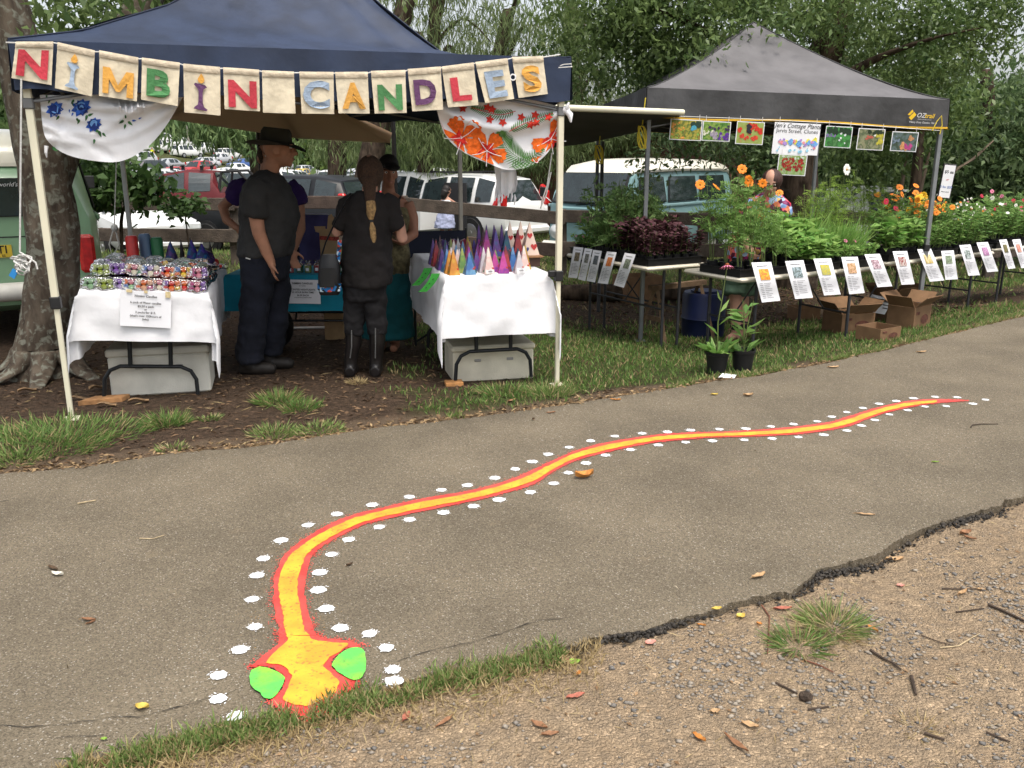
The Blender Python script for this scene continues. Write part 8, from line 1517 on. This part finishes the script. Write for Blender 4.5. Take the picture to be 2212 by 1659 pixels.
# leafy sapling by the fence
sp0 = onground(Yp(258,520,12.6).x,12.6); sap = thing('sapling', 'leafy sapling growing by the fence near the rear gazebo leg', 'tree', sp0); y = 12.6
trunk_mesh(sap,[sp0, pp_(262,480), pp_(275,430), pp_(285,380)],[.03,.026,.02,.01], BARKD,8,.1,2); trunk_mesh(sap,[pp_(272,430), pp_(225,390), pp_(190,385)],[.022,.016,.006], BARKD,6,.1,3, 'limb')
crown(sap,[(B_(200,360,12.6),(.3,.3,.3),330),(B_(220,410,12.5),(.5,.4,.22),420),(B_(290,400,12.6),(.42,.35,.22),420),(B_(190,430,12.6),(.3,.3,.15),200),(B_(330,395,12.6),(.25,.2,.15),160)], None,.15,.6, LITE if False else leaf_mat('sapling_leaf',(.02,.05,.012),(.085,.15,.04),.5,.35),61, per=22, clump=.14)
sp0 = onground(Yp(405,490,13.4).x,13.4); wd = thing('weed_clump', 'leafy weeds growing up through the fence rails', 'plant', sp0); crown(wd,[(B_(400,440,13.4),(.25,.2,.14),150),(B_(385,452,13.4),(.2,.2,.1),90)], None,.13,.55, _M['sapling_leaf'],62, per=18, clump=.1, name='foliage'); MB().tube([sp0, V3(B_(398,450,13.4))],.012,5).build('stem', BARKD, wd, world=True)
# gum sprays hanging in front of the car park
hb_ = thing('gum_tree', 'gum beyond the fence trailing leafy sprays over the car park', 'tree', at_g(560,480,30)); p = hb_.location; t0 = Yp(520,120,30); trunk_mesh(hb_,[V3((p.x,30, p.z - .1)), V3((p.x,30, p.z + 2)), t0],[.22,.18,.12], BARKD,10,.1,4)
crown(hb_,[(B_(480,262,28),(1.4,.8,.35),420),(B_(400,250,28),(1.6,.8,.45),500),(B_(560,262,29),(1.2,.8,.4),380),(B_(500,180,29),(3.0,1.5,.8),1500),(B_(600,285,28),(.4,.4,.3),120)], None,.38,.2, WOOD,63, droop=1.6, per=40, clump=.5)
# far woods behind the car park
rg = random.Random(5)
for i,(u, v, Y, rx, rz, mt) in enumerate([(330,270,156,14,7,0),(430,275,160,14,8,0),(520,280,158,12,7,0),(600,300,160,12,7,0),(660,300,165,14,9,1),(705,340,145,7,5,1),(770,320,160,14,9,0),(240,250,152,14,8,0),(850,340,66,5,4,0),(950,340,64,6,4,1),(1060,350,60,5,3.5,0),(1180,340,62,6,4,0),(1320,330,58,6,4,0),(1480,330,55,6,4.5,0),(1650,330,55,6,4.5,0),(1850,330,50,6,4.5,0),(2050,330,48,6,4.5,0),(2230,330,46,6,4.5,0),(120,250,55,6,5,0),(0,230,55,6,5,0)]):
    c = Yp(u, v, Y); g = onground(c.x, Y); o = thing('woodland_tree', 'bushy %s tree, %s along the wood edge behind the car park' % (('dark', 'lighter green')[mt],('first', 'second', 'third', 'fourth', 'fifth', 'sixth', 'seventh', 'eighth', 'ninth', 'tenth', 'eleventh', 'twelfth', 'thirteenth', 'fourteenth', 'fifteenth', 'sixteenth', 'seventeenth', 'eighteenth', 'nineteenth', 'twentieth')[i]), 'tree', g, group='trees behind the car park')
    trunk_mesh(o,[g - V3((0,0,.2)), g.lerp(c,.6), c],[.4,.3,.15], BARKD,8,.1, i); crown(o,[((c.x, Y, max(c.z, g.z + rz * .6)),(rx,3, rz * .8),2200),((c.x + rx * .3, Y - 1, c.z - rz * .4),(rx * .6,2, rz * .6),900)], None,.75 * (1.9 if Y > 100 else 1),.55,(WOOD, LITE)[mt],70 + i, droop=.4, per=40, clump=.75 * (2 if Y > 100 else 1))
for i, u in enumerate((410,500,558)): p = Yp(u,330,138); o = thing('power_pole', 'slim grey pole, %s of those above the parked cars' % ('first', 'second', 'third')[i], 'pole', onground(p.x,138)); MB().tube([onground(p.x,138), V3((p.x,138, p.z + 5))],[.2,.15],8).build('shaft', mat('pole_grey',(.3,.28,.24),.8), o, world=True); MB().box((p.x,138, p.z + 4.5),(1.6,.12,.14)).build('crossarm', mat('pole_grey'), o, world=True)
# ================================================================ grass, gravel, litter
GRB = leaf_mat('grass_blade',(.08,.165,.035),(.24,.35,.095),.6,.4,(.40,.32,.16)); DRYB = leaf_mat('dry_grass',(.28,.20,.09),(.46,.36,.19),.8,.2); GR2 = leaf_mat('verge_grass',(.11,.19,.045),(.31,.39,.125),.6,.4,(.44,.36,.19))
def blades(P, L, w, rng, lean=.5):
    n = len(P); D = rng.normal(size=(n,3)) * lean; D[:,2] = np.abs(D[:,2]) + .75; return leaves(P, D, L * rng.uniform(.5,1.25, n), w, N=rng.normal(size=(n,3)), rng=rng)
def stuff(o, label, cat=None): tag(o, label, cat, None, 'stuff'); return o
rng = np.random.default_rng(77)
# lawn around and under the plant tables
n = 150000; x = rng.uniform(-1.6,10, n); y = rng.uniform(5.2,14.2, n); keep = (y > far_y(x) + .02) & (np.abs(x) < .66 * y + .5) & (rng.random(n) < np.clip(9.5 / y,.3,1) ** 1.5); x, y = x[keep], y[keep]
g = grass_amt(x, y); dens = vnoise(x, y,1.7,5.0) * .5 + .75; keep = rng.random(len(x)) < g * dens; x, y = x[keep], y[keep]
P = np.stack([x, y, zt_np(x, y) - .004],1); V, F, r = blades(P,.055,.010, rng); stuff(np_mesh('lawn_grass', V, F, GRB, None, r), 'short green lawn grass under the plant tables', 'grass')
n = 26000; x = rng.uniform(-9,9, n); y = rng.uniform(9.5,24, n); keep = np.abs(x) < .62 * y; x, y = x[keep], y[keep]; g = grass_amt(x, y); keep = rng.random(len(x)) < g; x, y = x[keep], y[keep]; P = np.stack([x, y, zt_np(x, y) - .005],1); V, F, r = blades(P,.10,.022, rng); stuff(np_mesh('meadow_grass', V, F, GR2, None, r), 'longer grass on both sides of the rail fence', 'grass')
# fringe where the lawn meets the path
n = 7000; x = rng.uniform(-.4,7.5, n); y = far_y(x) + np.abs(rng.normal(size=n)) * .10 + .005; cl = vnoise(x, y,2.2,1.0); keep = cl > -.12 + .25 * (x < .4); x, y = x[keep], y[keep]; P = np.stack([x, y, zt_np(x, y)],1); V, F, r = blades(P,.05,.009, rng,.8); stuff(np_mesh('path_fringe_grass', V, F, GR2, None, r), 'ragged grass fringe along the far path edge', 'grass')
def tuft(name, label, u, v, rad, L, n, m, w=.009, lean=.55, asp=1.0, seed=1):
    rg = np.random.default_rng(seed); c = G(u, v); a = rg.uniform(0,6.28, n); q = rad * np.sqrt(rg.random(n)); px, py = c.x + q * np.cos(a) * asp, c.y + q * np.sin(a); lean *= 1.7; P = np.stack([px, py,[surf_z(i, j) if j > far_y(i) else zt(i, j) for i, j in zip(px, py)]],1); D = np.stack([np.cos(a) * lean * (q / rad + .3), np.sin(a) * lean * (q / rad + .3), rg.uniform(.35,1.1, n)],1) + rg.normal(size=(n,3)) * .32
    V, F, r = leaves(P, D, L * .82 * rg.uniform(.35,1.15, n), w * .7, N=rg.normal(size=(n,3)), rng=rg); o = np_mesh(name, V - np.array(c), F, m, None, r); o.location = c; tag(o, label, 'grass', 'grass tufts'); return o
tuft('grass_tuft', 'bright grass tuft growing from bare earth in front of the hatted man',600,868,.13,.13,420, GRB, seed=2); tuft('grass_tuft', 'grass tuft joined to the bright one before the hatted man',650,882,.12,.11,340, GRB, seed=3); tuft('grass_tuft', 'round dark grass tuft on bare earth near the path',362,915,.12,.13,460, GRB, seed=4); tuft('grass_tuft', 'low grass tuft spilling onto the path edge',590,938,.13,.09,300, GR2, seed=5); tuft('grass_tuft', 'thin grass tuft at the path edge beside the low one',690,930,.14,.08,300, GR2, seed=6); tuft('grass_tuft', 'sparse grass wisp at the path edge below the round tuft',372,970,.08,.06,110, GR2, seed=7); tuft('grass_tuft', 'pale dry grass tuft at the heel of the plaited woman',772,828,.06,.07,150, DRYB, seed=8); tuft('grass_tuft', 'tiny green tuft between the round tuft and the table foot',455,905,.07,.05,120, GR2, seed=12)
tuft('grass_tuft', 'large grass clump at the foot of the cream corner leg',155,935,.30,.12,1100, GRB, asp=1.6, seed=9); tuft('grass_tuft', 'spreading grass clump reaching the frame edge by the path',50,965,.32,.13,1200, GRB, asp=1.5, seed=10); tuft('grass_tuft', 'leggy grass tuft overhanging the path near the corner leg',25,995,.14,.11,300, GR2, seed=11); tuft('grass_tuft', 'tall straw-tipped tuft beside the table point on the lawn',1190,850,.16,.13,420, GR2, seed=13); tuft('grass_tuft', 'green tuft growing over the timber block',1090,848,.18,.11,420, GRB, seed=14)
tuft('grass_tuft', 'bushy pale green tussock on the gravelly verge',1800,1350,.085,.12,420, GR2,.006,.9, seed=15); tuft('grass_tuft', 'smaller dark green tussock beside the bushy one on the gravel',1725,1395,.06,.10,260, GRB,.006,1.0,1.3, seed=16); tuft('grass_tuft', 'dry straw blades fringing the bushy tussock',1790,1365,.11,.10,150, DRYB,.005,1.1, seed=17); tuft('grass_tuft', 'thin flattened grass wisp below the tussocks',1985,1575 - 0,.05,.06,60, DRYB,.005,1.4, seed=18)
# grass creeping over the near edge of the path
n = 6500; u = rng.uniform(150,1215, n); base = np.interp(u,[p[0] for p in NE_PX],[p[1] for p in NE_PX]); v = base + rng.normal(size=n) * 11 + 17; cl = vnoise(u * .01, v * .01,1.6,4.0); keep = cl + .25 * ((u > 560) | (u < 420)) > -.12; u, v = u[keep], v[keep]
P = np.array([list(Zp(a, b,0)) for a, b in zip(u, v)]); P[:,2] = np.where(P[:,1] > near_y(P[:,0]),.0, zt_np(P[:,0], P[:,1])) + .002; V, F, r = blades(P,.042,.0055, rng,1.4); stuff(np_mesh('edge_grass', V, F, GR2, None, r), 'creeping grass along the broken near edge of the path', 'grass')
n = 5000; u = rng.uniform(100,1300, n); base = np.interp(u,[p[0] for p in NE_PX],[p[1] for p in NE_PX]); v = base + np.abs(rng.normal(size=n)) * 45 + 10; keep = v < 1690; u, v = u[keep], v[keep]; P = np.array([list(Zp(a, b,-.02)) for a, b in zip(u, v)]); P[:,2] = zt_np(P[:,0], P[:,1]); V, F, r = blades(P,.04,.004, rng,1.8); stuff(np_mesh('dry_edge_grass', V, F, DRYB, None, r), 'dry matted grass below the near path edge', 'grass')
# gravel on the verge
n = 170000; x = rng.uniform(-1.2,5.2, n); y = rng.uniform(1.75,5.0, n); ny = near_y(x); keep = (y < ny - .015) & (np.abs(x) < .66 * y + .35); x, y = x[keep], y[keep]; ny = near_y(x); cl = vnoise(x, y,2.3,8.0) + .6 * vnoise(x, y,7.0,2.0); keep = rng.random(len(x)) < np.clip(.10 + 1.5 * cl + .12 * (x > .9),.05,.95) * np.clip((ny - y) * 3,.1,1); x, y = x[keep], y[keep]; k = len(x)
s = .0022 + .0085 * rng.random(k) ** 4.0; OCT = np.array([(1,0,0),(0,1,0),(-1,0,0),(0,-1,0),(.2,.1,.8),(0,0,-.6)], float); OF = np.array([(0,1,4),(1,2,4),(2,3,4),(3,0,4),(1,0,5),(2,1,5),(3,2,5),(0,3,5)])
th_ = rng.uniform(0,6.28, k); J = OCT[None] * rng.uniform(.65,1.35,(k,6,3)); C_, S_ = np.cos(th_)[:, None], np.sin(th_)[:, None]; VX = J[:, :,0] * C_ - J[:, :,1] * S_; VY = J[:, :,0] * S_ + J[:, :,1] * C_; V = np.stack([x[:, None] + VX * s[:, None] * 1.25, y[:, None] + VY * s[:, None], zt_np(x, y)[:, None] + s[:, None] * (.25 + J[:, :,2] * .75)],-1).reshape(-1,3); F = (OF[None] + 6 * np.arange(k)[:, None, None]).reshape(-1,3)
GRV = leaf_mat('gravel_stone',(.13,.125,.12),(.34,.29,.23),.9,0); stuff(np_mesh('gravel', V, F, GRV, None, np.repeat(rng.random(k),6)), 'grey crushed gravel scattered over the tan verge', 'gravel')
# crumbled asphalt along the broken edge
n = 5200; x = rng.uniform(.1,5.0, n); x = x[rng.random(n) < np.clip(.45 + 1.5 * vnoise(x, x * 0,2.5,3.3),.06,1)]; n = len(x); y = near_y(x) + np.array([edge_jit(a) for a in x]) - np.abs(rng.normal(size=n)) * .02 - .004; k = n; s = .003 + .008 * rng.random(k) ** 2; th_ = rng.uniform(0,6.28, k); J = OCT[None] * rng.uniform(.65,1.35,(k,6,3)); VX, VY = J[:, :,0], J[:, :,1]; V = np.stack([x[:, None] + VX * s[:, None], y[:, None] + VY * s[:, None], zt_np(x, y)[:, None] + rng.random(k)[:, None] * .012 + s[:, None] * J[:, :,2]],-1).reshape(-1,3); F = (OF[None] + 6 * np.arange(k)[:, None, None]).reshape(-1,3); stuff(np_mesh('asphalt_crumbs', V, F, leaf_mat('crumb',(.02,.018,.016),(.07,.06,.05),.95,0), None, np.repeat(rng.random(k),6)), 'black asphalt crumbs under the broken path edge', 'gravel')
# straw and leaf litter
def flat_bits(n, fx, L, w, m, name, label, up=.004, seed=5):
    rg = np.random.default_rng(seed); P = fx(n, rg); k = len(P); D = rg.normal(size=(k,3)); D[:,2] = rg.normal(size=k) * .12; V, F, r = leaves(P, D, L * rg.uniform(.4,1.3, k), w, N=np.tile([0,0,1.],(k,1)) + rg.normal(size=(k,3)) * .35, rng=rg); V[:,2] += up; return stuff(np_mesh(name, V, F, m, None, r), label, 'litter')
def near_area(n, rg):
    x = rg.uniform(-1.4,5, n); y = rg.uniform(1.8,4.9, n); k = (y < near_y(x) - .02) & (np.abs(x) < .66 * y + .35); x, y = x[k], y[k]; return np.stack([x, y, zt_np(x, y)],1)
def far_area(n, rg):
    x = rg.uniform(-4.5,.9, n); y = rg.uniform(3.9,9.5, n); k = y > far_y(x) + .02; x, y = x[k], y[k]; g = grass_amt(x, y); k = rg.random(len(x)) > g * .8; x, y = x[k], y[k]; return np.stack([x, y, zt_np(x, y)],1)
def edge_area(n, rg):
    x = rg.uniform(-3.5,7.5, n); y = far_y(x) + np.abs(rg.normal(size=n)) * .09 - .02; return np.stack([x, y, np.where(y < far_y(x),.001, zt_np(x, y))],1)
def back_area(n, rg):
    x = rg.uniform(-.8,6, n); y = rg.uniform(9.2,13.4, n); return np.stack([x, y, zt_np(x, y)],1)
flat_bits(1500, near_area,.055,.0028, DRYB, 'straw', 'pale straw stalks strewn over the tan verge',.006,1); flat_bits(900, near_area,.02,.010, leaf_mat('leaf_chip',(.16,.09,.04),(.34,.22,.12),.8,.1), 'leaf_fragments', 'small brown leaf fragments on the tan verge',.005,2)
flat_bits(5200, far_area,.05,.018, leaf_mat('brown_litter',(.06,.035,.02),(.20,.125,.07),.9,.1), 'leaf_litter', 'brown leaf litter on the bare earth around the candle stall',.005,3); flat_bits(900, far_area,.10,.006, DRYB, 'straw_litter', 'dry straw strewn on the bare earth around the candle stall',.006,4); flat_bits(2600, edge_area,.045,.014, leaf_mat('edge_litter',(.12,.07,.035),(.36,.25,.13),.85,.1), 'path_edge_litter', 'dry leaf and grass litter gathered along the far path edge',.004,6); flat_bits(4200, back_area,.08,.03, _M['brown_litter'], 'fence_litter', 'brown leaf litter along the rail fence',.008,8)
def path_area(n, rg):
    x = rg.uniform(-3,6.5, n); y = rg.uniform(2,9, n); k = (y > near_y(x) + .05) & (y < far_y(x) - .05); x, y = x[k], y[k]; return np.stack([x, y, np.full(len(x),.001)],1)
flat_bits(420, path_area,.028,.004, leaf_mat('path_chaff',(.12,.09,.05),(.42,.36,.26),.85,0), 'path_chaff', 'fine chaff and seed husks scattered on the path',.002,9)
# ---- fallen leaves and twigs one can pick out
def fallen(label, u, v, L, w, col, rz, curl=.25, seed=0):
    c = G(u, v); o = thing('fallen_leaf', label, 'leaf', c + V3((0,0,.004)), R(rz)); rg = random.Random(seed + int(u)); P = []
    for i in range(9):
        t = i / 8; hw = w / 2 * math.sin(math.pi * min(1, t * .96 + .02)) ** .8 * (1 + .15 * rg.uniform(-1,1)); P.append([(L * (t - .5), s * hw, curl * L * (.5 * (t - .5) ** 2 + .3 * abs(s) * w / L) + .006 * abs(s) * rg.uniform(.3,1)) for s in (-1,-.5,0,.5,1)])
    MB().grid(P).build('blade', mat('leaf_' + col, {'brown': (.26,.13,.065), 'tan': (.42,.27,.14), 'orange': (.52,.22,.05), 'red': (.36,.12,.08), 'yellow': (.55,.40,.08), 'green': (.22,.36,.05), 'white': (.75,.72,.62), 'pink': (.55,.25,.2), 'dark': (.09,.055,.03)}[col],.75, var=.25, scale=60), o, smooth=1)
    MB().tube([(-.5 * L,0,.002 + .12 * curl * L),(-.62 * L,.01 * rg.uniform(-1,1),.004)],.0012,4).build('stalk', mat('leaf_stalk',(.25,.15,.07),.8), o); return o
FLV = [('curled orange leaf on the path below the middle of the snake',1262,1033,.10,.06, 'orange',20,1.2),('long tan leaf lying on the path near the broken edge',1868,1113,.085,.014, 'tan',-12,.2),('tan leaf at the very lip of the broken path',1638,1248,.07,.025, 'tan',30,.6),('brown arrow-shaped leaf on the path opposite the snake neck',192,1342,.055,.018, 'brown',-10,.5),('small brown fragment under the arrow-shaped leaf',196,1348,.03,.01, 'brown',40,.4),('olive strip of leaf beside a white petal on the path',115,1230,.06,.02, 'dark',-30,.3),('crumpled white petal on the path',125,1244,.05,.022, 'white',-10,.8),('tiny green leaf near the bottom edge of the path',225,1600,.018,.014, 'green',0,.2),('bright green leaf beside red ones below the broken edge',1240,1434,.05,.028, 'green',18,.3),('pinkish leaf tucked against the bright green leaf',1222,1430,.05,.02, 'pink',110,.4),('dull orange scrap below the bright green leaf',1250,1458,.025,.014, 'orange',60,.4),('red serrated leaf on the gravel',1243,1507,.062,.022, 'red',22,.3),('long brown leaf standing in the edge grass',960,1563,.07,.016, 'brown',48,.3),('broad russet leaf half buried in the edge grass',1058 - 180,1553,.045,.022, 'red',70,.5),('torn brown leaf on the gravel above a second torn leaf',1165,1570,.055,.022, 'brown',-35,.4),('second torn brown leaf on the gravel',1188,1590,.05,.018, 'brown',10,.5),('brown strip of bark leaf at the bottom of the gravel',1590,1610,.09,.018, 'brown',-58,.4),('ochre leaf at the bottom of the gravel beside the bark strip',1510,1598,.045,.02, 'orange',-50,.6),('pale tan leaf below the rock edge near a dark clod',1545,1540 - 0,.03,.02, 'tan',10,.3),
       ('salmon leaf lying under the broken edge',1405,1392,.04,.026, 'pink',20,.4),('orange slip of leaf under the broken edge',1515,1353,.03,.01, 'orange',-20,.3),('yellow maple-like leaf on the lip of the gravel',1600,1335,.035,.03, 'yellow',20,.5),('pale yellow leaf on the brink of the path',1548,1318,.04,.016, 'yellow',12,.4),('large pale leaf curling below the notch in the path edge',1932,1212,.075,.032, 'tan',5,.6),('pink round petal leaf on the gravel',1945,1268,.03,.022, 'pink',-5,.3),('folded tan leaf on the gravel near two sticks',2078,1285,.06,.018, 'tan',32,.9),('small buff leaf beside the folded tan leaf',2120,1276,.03,.016, 'tan',-8,.3),('pointed brown leaf close under the dark path edge',2085,1155,.06,.03, 'brown',15,.9),('brown leaf pair under the dark path edge',2095,1165,.05,.02, 'brown',-40,.5),('orange-brown leaf standing beside the bushy tussock',1883,1360,.055,.016, 'orange',-65,.4),('russet leaf scraps above the smaller tussock',1690,1318,.07,.022, 'red',5,.4),('orange chip by a crack in the verge',1640,1350,.02,.014, 'orange',-30,.3),('pale leaf near the smaller tussock base',1620,1570,.05,.025, 'tan',-25,.4),('tan oak leaf on the path between the bends',1616,856,.07,.035, 'tan',8,.8),('yellow-green leaf on the path by the coneflower card',1543,854,.05,.025, 'yellow',0,.5),('brown leaf lying flat on the path before the sarong table',1190,893,.06,.018, 'brown',15,.4),('dark curled bud on the path before the sarong table',1152,908,.03,.018, 'dark',80,1.0),('brown leaf resting in the lawn fringe by the timber block',1105,868,.08,.03, 'brown',45,.6),('dark dry leaf beside the snake neck',755,1223,.03,.012, 'dark',40,.8),('straw-coloured tuft of leaf on the path near the cracks',308,1532,.04,.03, 'yellow',0,.6),('orange leaf at the lawn edge past the cream leg',1370 - 40,865,.07,.02, 'orange',-12,.4),('yellow leaf lying in the lawn behind the cream leg',1232,636,.06,.03, 'yellow',-60,.5),('tan leaf on the path edge below the cartons',1800,735 + 60,.09,.03, 'tan',6,.5),('tiny green sprig on the far path',2020,1000,.04,.012, 'green',0,.3),('long white-tan leaf by the lawn past the cartons',1990,762,.09,.03, 'tan',10,.5)]
for i, a in enumerate(FLV): fallen(*a, seed=i)
def twig(label, pts, r, col='dark'):
    q = [G(u, v) + V3((0,0, r * .8 + .003)) for u, v in pts]; o = thing('twig', label, 'twig', q[0]); MB().tube(q,[r * (1 - .35 * i / (len(q) - 1)) for i in range(len(q))],6).build('stick', mat('twig_' + col, {'dark': (.055,.038,.027), 'red': (.15,.06,.035), 'pale': (.42,.33,.2)}[col],.9, var=.3, scale=40), o, smooth=1, world=True)
TW = [('dark stick slanting in from the frame edge on the gravel',[(2135,1310),(2170,1325),(2212,1345),(2240,1360)],.006),('short straight dark stick on the gravel',[(2065,1325),(2125,1317)],.0035),('thin dark stick above the short straight one',[(2035,1274),(2085,1275),(2120,1274)],.003),('bent dark stick below the bushy tussock',[(1880,1408),(1905,1425),(1930,1437),(1945,1450)],.005),('thin crooked stick between the tussock and frame edge',[(1990,1375),(2030,1390),(2062,1398)],.0025),('reddish stick beside the smaller tussock',[(1645,1310),(1662,1335),(1660,1370),(1658,1415)],.003, 'red'),('reddish stick under the smaller tussock',[(1735,1428),(1770,1440),(1800,1455)],.003, 'red'),('short black stick low on the gravel',[(1968,1465),(1978,1505)],.006),('dark stick end at the gravel bottom',[(1675,1478),(1700,1490),(1722,1502)],.004),('knobbed dark stick beside the clod',[(1745,1536),(1790,1530)],.0035),('dark split stick at the gravel bottom',[(1996,1588),(2040,1602)],.005),('brown stick near the frame corner',[(2130,1585),(2165,1600),(2182,1606)],.0035),('pale forked stalk on the gravel',[(2030,1402),(2070,1398),(2100,1380),(2115,1372)],.0025, 'pale'),('thin hooked twig on the far path',[(2097,925),(2100,920),(2120,918),(2156,918)],.004),('slender straw twig on the path beside the petal',[(302,1165),(330,1166),(355,1158)],.0025, 'pale'),('curved tan bark strip on the near path',[(168,1090),(190,1086),(208,1083)],.004, 'pale')]
for t in TW: twig(*t)
cl = G(1740,1512); ck = thing('earth_clod', 'dark round clod of earth on the gravel', 'clod', cl); MB().sphere((0,0,.012),(.022,.018,.016),10,8).build('lump', mat('clod',(.06,.042,.03),.95, var=.4, scale=60, bump=.8, bscale=90), ck, smooth=1)
# bark chips and a log by the tree and the fence
for i,(u, v, s) in enumerate(((170,866,.16),(230,880,.12),(300,872,.13),(60,850,.12),(210,845,.1))): c = G(u, v); o = thing('bark_strip',('long', 'short', 'split', 'curled', 'thin')[i] + ' strip of brown bark on the earth by the candle pack table', 'bark', c,.2 * i); MB().grid([[(s * (a - .5),.02 * b,.012 + .012 * abs(b) * (1 + .3 * i % 2) + .01 * math.sin(a * 5)) for b in (-1,-.4,.4,1)] for a in np.linspace(0,1,6)]).build('strip', mat('bark_chip',(.20,.125,.065),.9, var=.3, scale=40), o, smooth=1)
lgc = onground(1.15,11.6); lo = thing('fallen_log', 'old grey log lying in the leaf litter beyond the plant tables', 'log', lgc); trunk_mesh(lo,[lgc + V3((-.9,.1,.1)), lgc + V3((0,0,.12)), lgc + V3((1.1,.15,.1)), lgc + V3((1.6,.2,.1))],[.10,.12,.11,.09], BARKD,12,.15,3) if False else MB().tube([lgc + V3((-.9,.1,.1)), lgc + V3((0,0,.12)), lgc + V3((1.1,.15,.1)), lgc + V3((1.6,.2,.1))],[.10,.12,.11,.09],12).build('trunk', BARKD, lo, smooth=1, world=True)
